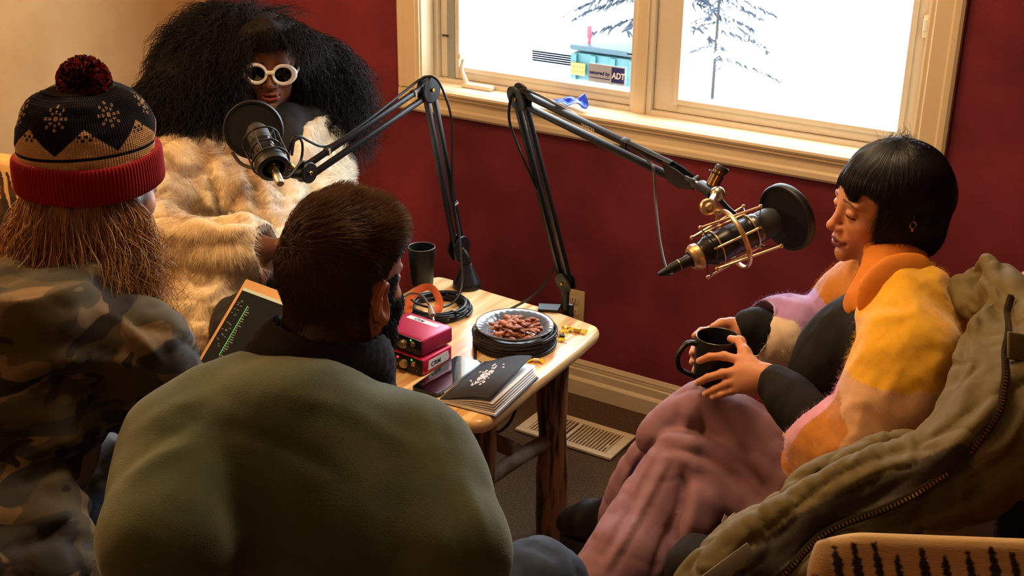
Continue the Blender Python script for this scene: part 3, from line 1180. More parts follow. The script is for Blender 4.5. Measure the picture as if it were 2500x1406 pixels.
# ---- condenser microphone 2 with cat's cradle mount
def pop(name, label, c, nrm, r, th, grp=None):
    t = thing(name, label, 'pop filter', tuple(c))
    b = MB(); nrm = unit(nrm)
    b.lathe(c, [(r - .007, -th / 2), (r - .002, -th / 2 - .001), (r, -th / 2 + .002), (r, th / 2 - .002), (r - .002, th / 2 + .001), (r - .007, th / 2), (r - .007, -th / 2)], 64, axis=nrm)
    b.build('hoop', M['blackp'], t)
    b = MB()
    for s in (-1, 1): b.lathe(c, [(.0001, s * (th / 2 - .002) + s * .0015), (r * .6, s * (th / 2 - .0015) + s * .0006), (r - .006, s * (th / 2 - .002))], 48, axis=nrm)
    b.build('mesh_screen', M['foam'], t)
    return t


ma = unit(.98 * (.906 * CR + .42 * CU) + .16 * CF)       # axis from tail to grille
mc = pt(1806, 577, 2.55)
mu = unit(np.cross(ma, CF)); mv = np.cross(ma, mu)        # mu roughly up in the picture
if mu.dot(CU) < 0: mu = -mu; mv = -mv
t = thing('condenser_microphone', 'black studio microphone in gold wire cradle at right', 'microphone', tuple(mc))
b = MB(); R_ = .0315
b.lathe(mc, [(.0001, -.094), (.014, -.094), (.024, -.088), (.026, -.080), (.029, -.076), (R_, -.070), (R_, .018), (R_ - .001, .02), (R_ - .001, .022), (R_, .024), (R_, .028)], 40, axis=ma)
b.build('body', mat('mic_black', '151515', .33), t)
b = MB(); b.lathe(mc, [(R_ - .0005, .028), (R_ + .0006, .030), (R_ + .0006, .040), (R_ - .0005, .042)], 40, axis=ma); b.build('band', mat('mic_band', '5a5a5c', .3, metal=.8), t)
b = MB(); b.lathe(mc, [(R_ - .001, .042), (R_ - .001, .070), (.024, .086), (.010, .092), (.0001, .092)], 40, axis=ma); b.build('grille', mat('mic_grille', '1c1c1e', .5, bump=1.0, bscale=900, bdist=.001), t)
b = MB(); b.lathe(mc, [(.020, -.088), (.027, -.094), (.028, -.104), (.023, -.112), (.016, -.114)], 32, axis=ma); b.build('retaining_ring', M['champ'], t)
xh = unit(-hs2 * 0 + ma)
txt('mic_lettering', 'C01', .010, np.stack([ma, unit(np.cross(-CF, ma)), -CF], 1), mc - ma * .012 - mu * .012 - CF * (R_ + .0005), mat('mic_print', '8a8a8a', .5), t)

t = thing('shock_mount', 'gold wire cradle with black elastics holding the right microphone', 'shock mount', tuple(mc))
b = MB(); rc = mc - ma * .014
tt = np.linspace(0, 2 * math.pi, 49)[:-1]
b.sweep(rc + .062 * (np.cos(tt)[:, None] * mu + np.sin(tt)[:, None] * mv), .0034, 10, closed=True, flat=(ma, 1.6))
b.build('ring', M['champ'], t)
outer = []
for k in range(4):
    an = math.radians(45 + 90 * k); rd = math.cos(an) * mu + math.sin(an) * mv
    tl = .018 * (1 if k % 2 else -1)
    a = rc + rd * (.062 - tl * .5) - ma * .066; c = rc + rd * (.062 + tl * .5) + ma * .066
    if k in (0, 1): a = a - ma * .004
    b = MB(); b.cyl(a, c, .0026, n=8); b.sphere(a, .0046, 10); b.sphere(c, .0046, 10); b.build('outer_rod', M['champ'], t)
    outer.append((a, c))
inner = []
for k in range(4):
    an = math.radians(90 * k); rd = math.cos(an) * mu + math.sin(an) * mv
    a = rc + rd * .0365 - ma * .05; c = rc + rd * .0365 + ma * .045
    b = MB(); b.cyl(a, c, .0024, n=8); b.sweep([a, a - ma * .006 - rd * .004], .0024, 8); b.cyl(c, c + rd * .006, .0024, n=8); b.build('inner_rod', M['champ'], t)
    inner.append((a, c))
for s in (-1, 1): MB().torus(rc + ma * .04 * s, .0345, .0018, ma, 36, 6).build('inner_basket', M['champ'], t)
for e in (0, 1):
    for k in range(4):
        b = MB(); b.sweep([inner[k][e], outer[k][e], inner[(k + 1) % 4][e]], .0011, 6); b.build('elastic', M['blackp'], t)
# bracket, swivel ball and connector
rt = rc + mu * .062
nut = pt(1728, 505, 2.50); ball = pt(1752, 473, 2.56)
b = MB(); q0 = nut; dd = unit(rt - nut); fr = np.stack([unit(np.cross(-CF, dd)), dd, unit(-CF)], 1)
b.prism([(-.016, -.004), (.016, -.004), (.006, np.linalg.norm(rt - nut) + .003), (-.006, np.linalg.norm(rt - nut) + .003)], -.004, .004, fr, nut)
b.build('bracket', M['champ'], t)
b = MB(); disc(b, nut - CF * .003, -CF, .0165, .018, .003); b.sphere(nut - CF * .013, .008, 14); b.build('clamp_nut', M['champ'], t)
b = MB(); b.sphere(ball, .0155, 20); b.cyl(ball - CU * .0 - CR * .002, lerp(ball, nut, .8), .008); b.build('swivel_ball', mat('satin_nickel', 'b0a898', .3, metal=.9), t)
t = thing('mount_adapter', 'black and brass swivel adapter with a round knob above the gold cradle', 'adapter', tuple(pt(1745, 440, 2.62)))
b = MB(); pA = pt(1708, 450, 2.63); pB = pt(1742, 474, 2.58)
b.sweep([pA, lerp(pA, pB, .15), pB], [.008, .0125, .0125], 20); b.build('barrel', M['blackp'], t)
pC = pt(1738, 455, 2.60); pD = pt(1757, 418, 2.60)
b = MB(); b.cyl(pC, pD, .0135, .0135, 20); b.build('post', mat('dark_brass', '6a5230', .35, metal=.7), t)
b = MB(); b.cyl(lerp(pC, pD, .0) - CF * .013, lerp(pC, pD, .95) - CF * .013, .0028, n=8); b.build('stud', M['brass'], t)
b = MB(); disc(b, pt(1749, 424, 2.60), unit(pD - pC), .0175, .004, .001); disc(b, pt(1762, 413, 2.60), unit(pD - pC), .0145, .014, .003); b.build('knob', mat('brown_knob', '2c241e', .45), t)
b = MB(); b.cyl(pt(1700, 446, 2.65), pA, .0035); b.build('stud_tip', M['brass'], t)
# thin gooseneck rod to the pop filter
pc = pt(1921, 530, 2.60)
tp = pop('pop_filter', 'round black pop filter in front of the bob-haired speaker', pc, unit(.89 * (.906 * CR + .42 * CU) + .45 * CF), .0715, .015)
b = MB(); g0 = pt(1757, 487, 2.57); g1 = pt(1790, 520, 2.6); g2 = pt(1850, 560, 2.66); g3 = pc - mu * .04 + mv * .0
b.sweep(spline([g0, g1, g2, pc - unit(CR) * .0 + CF * .05 - CU * .03], 8), .0052, 8); b.build('gooseneck', M['blackp'], tp)
# XLR plug + cables
tail = mc - ma * .112
t = thing('microphone_cable', 'black cable hanging in a loop from right boom arm to microphone', 'cable', tuple(tail))
b = MB(); b.sweep([tail, tail - ma * .010, tail - ma * .012, tail - ma * .045, tail - ma * .047, tail - ma * .075], [.012, .0125, .0115, .0105, .009, .0048], 18); b.build('plug', M['blackp'], t)
b = MB(); disc(b, tail - ma * .028, ma, .0118, .002, .0005); b.build('plug_ring', M['brass'], t)
P = spline([pt(1276, 215, 3.11), pt(1250, 232, 3.11), pt(1243, 290, 3.14), pt(1262, 350, 3.18), pt(1300, 440, 3.22), pt(1345, 540, 3.30), pt(1366, 585, 3.34), pt(1355, 650, 3.36), pt(1310, 715, 3.38), onz(1240, 757, TZ + .006), onz(1190, 775, TZ + .006)], 10)
MB().sweep(P, .0036, 8).build('cable', M['rubber'], t)
P = spline([pt(1276, 215, 3.11), pt(1330, 240, 3.04), pt(1420, 290, 2.98), pt(1530, 350, 2.88), pt(1560, 372, 2.85), pt(1590, 400, 2.81), pt(1597, 430, 2.80), pt(1601, 500, 2.78), pt(1611, 590, 2.72), pt(1625, 650, 2.66), pt(1640, 668, 2.62), tail - ma * .073], 10)
MB().sweep(P, .0032, 8).build('cable', M['rubber'], t)

# ---- microphone 1
m1 = pt(650, 372, 2.93)
a1 = unit(-.42 * CR + .80 * CU * .9 + .62 * CF)
pc1 = pt(619, 317, 3.03)
pn = unit(-.15 * CR + .32 * CU + 1.0 * CF)
tp = pop('pop_filter', 'round black pop filter below the sunglasses wearer\'s chin', pc1, pn, .0705, .013)
b = MB(); b.sweep(spline([pc1 - CU * .055 - CR * .05, pc1 - CU * .085 - CR * .02 - CF * .03, pt(640, 415, 2.93), pt(668, 422, 2.93), pt(690, 418, 2.95), pt(722, 415, 2.97)], 8), .0042, 8); b.build('gooseneck', M['blackp'], tp)
u1 = unit(np.cross(a1, CF)); v1 = np.cross(a1, u1)
t = thing('condenser_microphone', 'dark studio microphone seen from its tail in front of the fur coat', 'microphone', tuple(m1))
b = MB(); b.lathe(m1, [(.0001, -.06), (.014, -.06), (.018, -.052), (.0245, -.046), (.0255, -.04), (.0255, .03)], 36, axis=a1); b.build('body', mat('mic_gunmetal', '3a3a3e', .22, metal=.7), t)
b = MB(); b.lathe(m1, [(.0262, .03), (.0268, .034), (.0262, .075), (.02, .088), (.0001, .09)], 36, axis=a1); b.build('grille', mat('mic_grille_dark', '2a2824', .5, bump=1.0, bscale=900, bdist=.001), t)
t = thing('shock_mount', 'black ring suspension mount around the left microphone', 'shock mount', tuple(m1))
for s, rr in ((-.035, .043), (.004, .036), (.04, .043)):
    MB().torus(m1 + a1 * s, rr, .0026 if s else .003, a1, 40, 8).build('ring', M['blackp'], t)
b = MB(); b.lathe(m1 - a1 * .03, [(.0265, -.03), (.037, -.028), (.039, -.016), (.036, 0), (.027, .004), (.0262, -.012), (.0265, -.03)], 36, axis=a1); b.build('cup', M['blackp'], t)
b = MB()
for k in range(8):
    an = k * math.pi / 4; an2 = an + math.pi / 8 * (1 if k % 2 else -1)
    p0 = m1 - a1 * .035 + .043 * (math.cos(an) * u1 + math.sin(an) * v1)
    p1_ = m1 + a1 * .04 + .043 * (math.cos(an2) * u1 + math.sin(an2) * v1)
    q1_ = m1 + a1 * .004 + .030 * (math.cos(an) * u1 + math.sin(an) * v1)
    b.cyl(p0, q1_, .0013, n=6); b.cyl(q1_, p1_, .0013, n=6)
b.build('elastic', M['blackp'], t)
b = MB()
for k in (0, 2, 4, 6):
    an = k * math.pi / 4
    w_ = math.cos(an) * u1 + math.sin(an) * v1
    b.cyl(m1 - a1 * .037 + .043 * w_, m1 + a1 * .042 + .043 * w_, .0024, n=8)
b.build('strut', M['blackp'], t)
t = thing('xlr_plug', 'steel and gold plug in the tail of the left microphone', 'plug', tuple(m1 - a1 * .09))
b = MB(); b.sweep([m1 - a1 * .058, m1 - a1 * .075], [.0095, .0095], 16); b.build('collar', M['brass'], t)
b = MB(); b.sweep([m1 - a1 * .074, m1 - a1 * .076, m1 - a1 * .11, m1 - a1 * .113], [.0095, .0102, .0098, .008], 16); b.build('shell', M['steel'], t)
t = thing('microphone_cable', 'black cable looping from the left microphone along its boom arm', 'cable', tuple(m1 - a1 * .11))
P = spline([m1 - a1 * .11, pt(683, 432, 2.94), pt(700, 434, 2.95), pt(716, 420, 2.96), pt(735, 390, 2.98), pt(738, 350, 2.98), pt(725, 333, 2.98), pt(712, 345, 2.98), pt(703, 385, 2.98), pt(700, 400, 2.98)], 10)
MB().sweep(P, .0034, 8).build('cable', M['rubber'], t)
P = spline([pt(712, 380, 2.97), pt(718, 345, 2.97), pt(733, 334, 2.98), pt(755, 345, 3.0), pt(785, 357, 3.03), pt(815, 350, 3.05), pt(900, 292, 3.12), pt(985, 225, 3.22), pt(1030, 192, 3.26), pt(1062, 190, 3.26), pt(1085, 230, 3.27), pt(1103, 300, 3.32), pt(1104, 420, 3.39), pt(1108, 500, 3.42), pt(1120, 560, 3.43), pt(1126, 640, 3.42), pt(1128, 690, 3.41), pt(1118, 725, 3.39), pt(1095, 745, 3.37), pt(1060, 752, 3.33), pt(1020, 742, 3.31), pt(1003, 730, 3.31)], 10)
MB().sweep(P, .0034, 8).build('cable', M['rubber'], t)
# brass adapter of the left arm
t = thing('mount_adapter', 'small brass threaded adapter between left arm and microphone', 'adapter', tuple(pt(712, 412, 2.97)))
b = MB(); b.cyl(pt(702, 398, 2.96), pt(716, 412, 2.97), .0075); b.build('stud', M['brass'], t)
b = MB(); b.cyl(pt(700, 428, 2.96), pt(720, 418, 2.98), .009); b.cyl(pt(690, 385, 2.94), pt(705, 402, 2.96), .008); b.build('collar', M['blackp'], t)
b = MB(); b.sweep([pt(712, 425, 2.97), pt(735, 425, 2.985), pt(750, 420, 2.99)], [.010, .014, .012], 14); b.build('neck', M['blackp'], t)


# ---- coils
def coil(name, label, c, r, n, rad, z, seed, rw=.16, m=None, per=3):
    rg = np.random.default_rng(seed)
    th = np.linspace(0, 2 * math.pi * n, 64 * n)
    lay = np.minimum((th / (2 * math.pi) // per) * rad * 1.7, rad * 9)
    rr = r * (1 - rw * (((th / (2 * math.pi)) * 1.37) % 1)) + .003 * np.sin(th * 1.3 + seed)
    P = np.stack([c[0] + rr * np.cos(th) + .003 * np.sin(th * .31), c[1] + rr * np.sin(th), z + rad + lay + .002 * (1 + np.sin(th * 2.1))], 1)
    o = MB().sweep(P, rad, 8).build(name, m or M['rubber'])
    return props(o, label, 'cable')


coil('coiled_cable', 'black cable coil with an orange strap beside the black tumbler', (-1.822, 2.515), .093, 11, .0034, TZ, 1, .30)
coil('coiled_cable', 'black cable coil lying under the plate of almonds', (-1.535, 2.452), .104, 12, .0040, TZ, 5, .09, None, 2)
orange = mat('orange_velcro', 'f07c4c', .7)
U = np.linspace(0, 1, 40)
sc_ = onz(1047, 745, TZ + .03)
pth = spline([sc_ + V3(.03, -.035, -.02), sc_ + V3(.035, -.0, .01), sc_ + V3(.005, .015, .042), sc_ + V3(-.02, -.0, .045), sc_ + V3(-.038, -.03, .02), sc_ + V3(-.03, -.05, -.015), sc_ + V3(-.0, -.06, -.024)], 8)
o = MB().sweep(pth, .012, 8, flat=(unit(V3(-.3, .8, .2)), .1)).build('cable_strap', orange)
props(o, 'orange hook and loop strap around the coiled black cable', 'strap')
# inline plug hanging into the upper interface
t = thing('inline_plug', 'grey jack plug entering the back of the stacked red boxes', 'plug', tuple(onz(1052, 765, .64)))
pq = onz(1050, 748, .655); pr_ = onz(1056, 772, .645)
b = MB(); b.sweep([pq, lerp(pq, pr_, .5), pr_], [.005, .0085, .0085], 12); b.build('sleeve', mat('plug_grey', '8a7a6a', .5), t)
b = MB(); b.cyl(pr_, pr_ + unit(pr_ - pq) * .02, .003); b.build('tip', M['steel'], t)
b = MB(); b.sweep(spline([pq, onz(1030, 722, .66), onz(1005, 716, .66), onz(985, 725, .655)], 6), .0028, 8); b.build('lead', mat('lead_grey', '4a4640', .5), t)

# ---- plate with almonds
PC = V3(-1.535, 2.452, TZ + .030)
t = thing('plate', 'grey-blue ridged plate heaped with almonds on a cable coil', 'plate', tuple(PC))
b = MB(); n = 90
rim = []
prof = [(.0001, .002), (.05, .002), (.062, .004), (.069, .010), (.074, .016), (.085, .021), (.097, .0245), (.0995, .0245), (.100, .023), (.097, .020), (.086, .016), (.072, .007), (.06, .0), (.0001, .0)]
b.lathe(PC, prof, n)
V = b.v[0]; r_ = np.hypot(V[:, 0] - PC[0], V[:, 1] - PC[1]); an = np.arctan2(V[:, 1] - PC[1], V[:, 0] - PC[0])
V[:, 2] += .0012 * np.cos(an * 30) * ((r_ > .07) & (r_ < .095))
b.build('dish', mat('plate_glaze', '686e78', .16, col2='505864', nscale=20, coat=.5), t)
b = MB(); b.torus(PC + V3(0, 0, .0243), .0988, .0014, n=90, k=6); b.torus(PC + V3(0, 0, .0105), .0695, .0009, n=90, k=6); b.build('edge_line', mat('plate_edge', '5a4a38', .3), t)
b = MB(); b.lathe(PC + V3(0, 0, .0026), [(.0001, 0), (.061, .0), (.0675, .0065)], 60); b.build('well', mat('plate_well', 'a8834c', .15, coat=.5), t)
alm = []
almm = [mat('almond_skin_%d' % i, c, .55, col2=c2, nscale=120, bump=.6, bscale=300, bdist=.0008) for i, (c, c2) in enumerate((('a8623e', '7a4026'), ('b8714c', '8a4c2e'), ('94502f', '6a361e')))]
proto = []
for mm in almm:
    b = MB(); nU, nV = 14, 9
    prof = [(max(1e-4, .0068 * math.sin(u) ** .9 * (1 - .28 * math.cos(u))), -.0125 * math.cos(u)) for u in np.linspace(0, math.pi, nV)]
    b.lathe((0, 0, 0), prof, nU)
    b.v[0][:, 1] *= .62
    me_o = b.build('almond', mm)
    proto.append(me_o)
rg = np.random.default_rng(12)
k = 0
spots = []
while len(spots) < 96:
    lay = 0 if len(spots) < 44 else (1 if len(spots) < 78 else 2)
    R0 = (.063, .053, .034)[lay]
    a = rg.random() * 6.283; r = R0 * math.sqrt(rg.random())
    p = (r * math.cos(a), r * math.sin(a), lay)
    if all((p[0] - q[0]) ** 2 + (p[1] - q[1]) ** 2 > (.0098, .0105, .0105)[lay] ** 2 for q in spots if q[2] == lay) or k > 4000:
        spots.append(p)
    k += 1
for i, (x, y, lay) in enumerate(spots):
    src = proto[i % 3]
    o = src if i < 3 else src.copy()
    if i >= 3: COL.objects.link(o)
    z = .009 + lay * .0085 + .002 * rg.random() - .012 * 0
    o.location = (PC[0] + x, PC[1] + y, PC[2] + z)
    o.rotation_euler = (math.pi / 2 + rg.uniform(-.35, .35), rg.uniform(-.4, .4) + (math.pi / 2) * 0, rg.random() * 6.283)
    props(o, 'brown almond in the heap on the grey plate', 'almond', 'almonds on the plate')
    o.data.transform(Matrix.Identity(4)) if False else None

# ---- wrapped sweets
gold = mat('gold_foil', 'e8c060', .3, metal=.5, bump=1, bscale=120); choc = mat('dark_choc', '2c1810', .35); clearw = mat('yellow_film', 'f0d040', .25)


def sweet(c, ang, label, core=gold, wr=clearw, L=.02, r=.0065):
    t = thing('wrapped_sweet', label, 'sweet', (c[0], c[1], TZ), 'wrapped sweets near the plate')
    d = V3(math.cos(ang), math.sin(ang), 0); sd = V3(-d[1], d[0], 0)
    cc = V3(c[0], c[1], TZ + r + .001)
    b = MB(); b.box(cc, (L, r * 2, r * 1.7), np.stack([d, sd, vert], 1), bev=.003, seg=3); b.build('core', core, t)
    for s in (-1, 1):
        n = 9; V = []; F = []
        for i in range(5):
            for j in range(n):
                w = (.003 + i * .0028) * (j / (n - 1) * 2 - 1)
                V.append(cc + d * s * (L / 2 - .002 + i * .004) + sd * w + vert * (.0028 * math.sin(j * 2.4 + i) * (i / 4 + .2) - .001 * i))
        for i in range(4):
            for j in range(n - 1): F.append([i * n + j, i * n + j + 1, (i + 1) * n + j + 1, (i + 1) * n + j])
        b = MB().add(V, F); o = b.build('wrapper_end', wr, t, smooth=False)
        so = o.modifiers.new('t', 'SOLIDIFY'); so.thickness = .0004


sw = lambda x, y: onz(x, y, TZ + .006)
sweet(sw(1410, 806), .2, 'gold wrapped sweet nearest the table corner', gold)
sweet(sw(1372, 822), -1.1, 'dark chocolate sweet in yellow film right of the plate', choc, clearw, .016)
sweet(sw(1380, 800), 1.9, 'crumpled yellow sweet wrapper beside the plate rim', clearw, clearw, .012, .004)
sweet(sw(1308, 878), .4, 'yellow and white wrapped sweet just behind the notebook', mat('pale_film', 'f0e0b0', .3), clearw, .016, .0045)
sweet(sw(1256, 868), .9, 'orange-yellow sweet in front of the coil under the plate', mat('amber', 'f0a020', .3), mat('amber_film', 'f0b030', .3), .012, .004)

# ---- black tumbler
tb_ = onz(1031, 693, TZ)
ct = V3(tb_[0], tb_[1], TZ)
b = MB(); b.lathe(ct, [(.0001, 0), (.029, 0), (.0315, .004), (.0375, .09), (.0385, .112), (.0378, .1135), (.0365, .112), (.0355, .09), (.030, .008), (.0001, .007)], 48)
t = thing('tumbler', 'tall black cup standing at the back left of the table', 'cup', tuple(ct))
b.build('cup', mat('black_ceramic', '0c0c0f', .5), t)
b = MB(); b.torus(ct + V3(0, 0, .1128), .0377, .0013, n=48, k=6); b.build('rim', mat('cup_rim', '6a6660', .35), t)
b = MB(); b.lathe(ct, [(.0001, .055), (.0335, .055)], 32); b.build('drink', mat('dark_drink', '0a0604', .05), t)

# ---- audio interfaces
redm = mat('red_anodised', 'b02a50', .34, metal=.25); redm2 = mat('red_anodised_bright', 'c01f48', .36, metal=.2)
face = mat('panel_black', '0c0c0e', .35); silver = mat('knob_silver', 'b8a888', .3, metal=.9)
tape = mat('label_white', 'e4e0dc', .6); ink = mat('marker_ink', '2a2a30', .6)


def interface(label, z, cx, cy, ang, mcol, led1, lit):
    ux = V3(math.cos(ang), math.sin(ang), 0); uy = V3(-math.sin(ang), math.cos(ang), 0); Mx = np.stack([ux, uy, vert], 1)
    c = V3(cx, cy, z)
    t = thing('audio_interface', label, 'audio interface', tuple(c))
    P = lambda x, y, zz: c + Mx @ V3(x, y, zz)
    b = MB(); b.box(P(0, .004, .0235), (.146, .112, .043), Mx, bev=.007, seg=3); b.build('case', mcol, t)
    b = MB(); b.box(P(0, -.0535, .0235), (.139, .006, .0385), Mx, bev=.002); b.build('front_panel', face, t)
    b = MB(); disc(b, P(.018, -.060, .024), -uy, .0115, .009, .0015); disc(b, P(.018, -.066, .024), -uy, .0095, .004, .001); b.build('monitor_knob', silver, t)
    b = MB(); disc(b, P(.048, -.059, .031), -uy, .0062, .007, .001); b.build('gain_knob', silver, t)
    b = MB(); b.torus(P(.052, -.0568, .0125), .0048, .0014, uy, 20, 6); b.build('headphone_jack', mat('jack_grey', '5a5a5a', .3, metal=.6), t)
    b = MB(); disc(b, P(-.006, -.0572, .016), -uy, .0022, .002, .0005); b.build('switch', silver, t)
    b = MB(); disc(b, P(-.004, -.0572, .035), -uy, .0028, .0015, .0004); b.build('power_light', mat('led_' + led1, led1, .3, emit=led1, estr=6), t)
    b = MB()
    disc(b, P(.040, -.0572, .0385), -uy, .0022, .0015, .0004)
    b.build('gain_light', mat('led_ring', '30e030', .3, emit='40f040', estr=lit), t)
    b = MB(); disc(b, P(-.045, -.058, .023), -uy, .0125, .003, .001); b.build('input_socket', M['blackp'], t)
    return t, P, ux, uy


iA = interface('red audio interface at the bottom of the stack, CRM label on its side', TZ, -1.683, 2.222, -.06, redm2, 'ff2020', 2.0)
iB = interface('red audio interface stacked on top, white label across its lid', TZ + .047, -1.688, 2.232, -.10, redm, '401010', 2.5)
t, P, ux, uy = iA
b = MB(); b.prism([(-.042, -.012), (.036, -.012), (.040, -.004), (.036, .012), (.030, .013), (-.038, .012)], 0, .0006, np.stack([uy, vert, ux], 1), P(.0731, .006, .024)); b.build('side_label', tape, t)
txt('handwriting', 'CRM', .016, np.stack([uy, vert, ux], 1), P(.0739, -.024, .018), ink, t, bold=.0002, sx=1.1)
t, P, ux, uy = iB
b = MB(); b.box(P(-.002, .035, .0452), (.1, .017, .0006), np.stack([ux, uy, vert], 1)); b.build('top_label', tape, t)
txt('handwriting', 'CRM', .015, np.stack([ux, uy, vert], 1), P(-.030, .029, .0457), ink, t, bold=.0002)

# ---- phone
pc_ = (onz(1110, 868, .57) + onz(1078, 965, .57) + onz(1179, 881, .57) + onz(1012, 946, .57)) / 4
ang = math.radians(-6); ux = V3(math.cos(ang), math.sin(ang), 0); uy = V3(-math.sin(ang), math.cos(ang), 0)
ux = unit(V3(.995, .03, 0)); uy = unit(V3(-.05, 1, 0)); ux = np.cross(uy, vert)
Mx = np.stack([ux, uy, vert], 1); c = V3(pc_[0] - .002, pc_[1], TZ)
t = thing('phone', 'black smartphone lying between the red boxes and the notebook', 'phone', tuple(c))
b = MB()


def rrect(w, h, r, n=6):
    o = []
    for cx, cy, a0 in ((w / 2 - r, h / 2 - r, 0), (-w / 2 + r, h / 2 - r, 90), (-w / 2 + r, -h / 2 + r, 180), (w / 2 - r, -h / 2 + r, 270)):
        for k in range(n + 1):
            a = math.radians(a0 + 90 * k / n); o.append((cx + r * math.cos(a), cy + r * math.sin(a)))
    return o


b.prism(rrect(.078, .205, .011), .001, .0095, Mx, c); b.build('body', mat('phone_case', '101014', .3), t)
b = MB(); b.prism(rrect(.073, .200, .009), .0095, .0104, Mx, c); b.build('screen', mat('phone_glass', '060608', .03, spec=.8, coat=1), t)
b = MB(); b.prism([(.0392, -.08), (.0392, .08), (.0396, .08), (.0396, -.08)], .003, .008, Mx, c); b.build('side_button', M['steel'], t)

# ---- notebook
sp0 = onz(1073, 978, TZ + .006); sp1 = onz(1183, 886, TZ + .006); fx = onz(1205, 1020, TZ + .004)
uy = unit((sp1 - sp0) * V3(1, 1, 0)); ux = np.cross(uy, vert)
Ln = np.linalg.norm(sp1 - sp0) ; Wn = .150
c = V3(*sp0[:2], TZ)
Mx = np.stack([ux, uy, vert], 1)
t = thing('notebook', 'black covered notebook, half open, overhanging the table corner', 'notebook', tuple(c))
paper = mat('paper', 'e6e2dc', .7)
b = MB(); b.prism([(0, 0), (Wn, -.004), (Wn, Ln - .004), (0, Ln)], .0005, .002, Mx, c); b.build('back_cover', mat('cover_black', '26262a', .75), t)


def leaf(h0, h1, curl, w, nm, m, th=.0008, z0=.004, n=14, sub=1):
    V = []; F = []
    for i in range(n):
        u = i / (n - 1)
        x = w * u; z = z0 + h1 * (math.sin(u * math.pi / 2) ** 1.3) * (1 - curl * u) + h0 * u
        for y in (0.0, Ln * .5, Ln):
            zz = z + .012 * u * (y / Ln) * (1 if h1 > .02 else .0)
            V.append(c + Mx @ V3(x, y, zz))
    for i in range(n - 1):
        for j in range(2): F.append([i * 3 + j, (i + 1) * 3 + j, (i + 1) * 3 + j + 1, i * 3 + j + 1])
    o = MB().add(V, F).build(nm, m, t)
    so = o.modifiers.new('t', 'SOLIDIFY'); so.thickness = th; so.offset = 0
    return o


blk = MB()
blk.prism([(0.002, .001), (Wn - .004, -.003), (Wn - .004, Ln - .006), (.002, Ln - .002)], .0022, .0075, Mx, c)
blk.build('page_block', paper, t)
for k in range(4):
    leaf(.001 + .001 * k, .003 + .0055 * k, .1, Wn - .006 - .0016 * k, 'page', paper, .0005, .0078 + .0003 * k)
leaf(.0, .036, .12, Wn - .020, 'cover', mat('cover_front', '29292e', .8), .0014, .0095)
# pale print on the cover: a scatter of smears following the cover surface
rg = np.random.default_rng(4); b = MB()
for k in range(90):
    u = np.clip(.45 + .08 * rg.normal(), .2, .75); v = np.clip(.52 + .11 * rg.normal() + (u - .45) * .1, .25, .85)
    x = (Wn - .02) * u; z = .0095 + .036 * (math.sin(u * math.pi / 2) ** 1.3) * (1 - .12 * u) + .012 * u * v + .0012
    s = .003 + .003 * rg.random(); aa = rg.random() * 3
    dzx = .034 / (Wn - .02)
    ex = unit(V3(1, 0, dzx * (.9 - u * .6))); ey = V3(0, 1, .0)
    pts_ = [V3(x, Ln * v, z) + ex * s * math.cos(aa + q * 1.256) * rg.uniform(.5, 1) + ey * s * math.sin(aa + q * 1.256) for q in range(5)]
    b.add([c + Mx @ p for p in pts_], [[0, 1, 2, 3, 4]])
o = b.build('cover_print', mat('pale_print', 'c8bcbc', .7), t, smooth=False); o['kind'] = 'stuff'

# cable under the table edge
t_ = MB().sweep(spline([onz(1275, 905, .50), onz(1262, 985, .42), onz(1245, 1030, .35), onz(1215, 1055, .30), onz(1190, 1050, .28), onz(1185, 1020, .36), V3(-1.52, 2.2, .5)], 10), .004, 8).build('hanging_cable', M['rubber'])
props(t_, 'black cable looping down below the table beside the log leg', 'cable')
P = spline([onz(1170, 800, TZ + .012), onz(1158, 830, TZ + .006), onz(1160, 860, TZ + .005), onz(1160, 890, TZ + .005)], 8)
props(MB().sweep(P, .0042, 8).build('loose_cable', M['rubber']), 'short black cable end running from the plate coil to the phone', 'cable')

# ================================================================ people
class Head:
    """head frame at the middle of the skull; x right, y forward, z up (metres)"""

    def __init__(s, c, fwd, up=(0, 0, 1), scale=1.0):
        s.c = np.asarray(c, float); s.M = frame(fwd, up); s.k = scale

    def w(s, *p):
        p = np.asarray(p[0] if len(p) == 1 else p, float) * s.k
        return s.c + p @ s.M.T

    def loc(s, P):
        return ((np.asarray(P) - s.c) @ s.M) / s.k

    def ell(s, F, p, r, k=.012, op='u', rot=None):
        R = s.M if rot is None else s.M @ rot
        F.ell(s.w(*p), np.asarray(r) * s.k, R, k, op)

    def cone(s, F, a, b, ra, rb=None, k=.01, op='u'):
        F.cone(s.w(*a), s.w(*b), ra * s.k, (ra if rb is None else rb) * s.k, k, op)


def rx(a):
    a = math.radians(a); c, s_ = math.cos(a), math.sin(a)
    return np.array([[1, 0, 0], [0, c, -s_], [0, s_, c]])


def ry(a):
    a = math.radians(a); c, s_ = math.cos(a), math.sin(a)
    return np.array([[c, 0, s_], [0, 1, 0], [-s_, 0, c]])


def rz(a):
    a = math.radians(a); c, s_ = math.cos(a), math.sin(a)
    return np.array([[c, -s_, 0], [s_, c, 0], [0, 0, 1]])


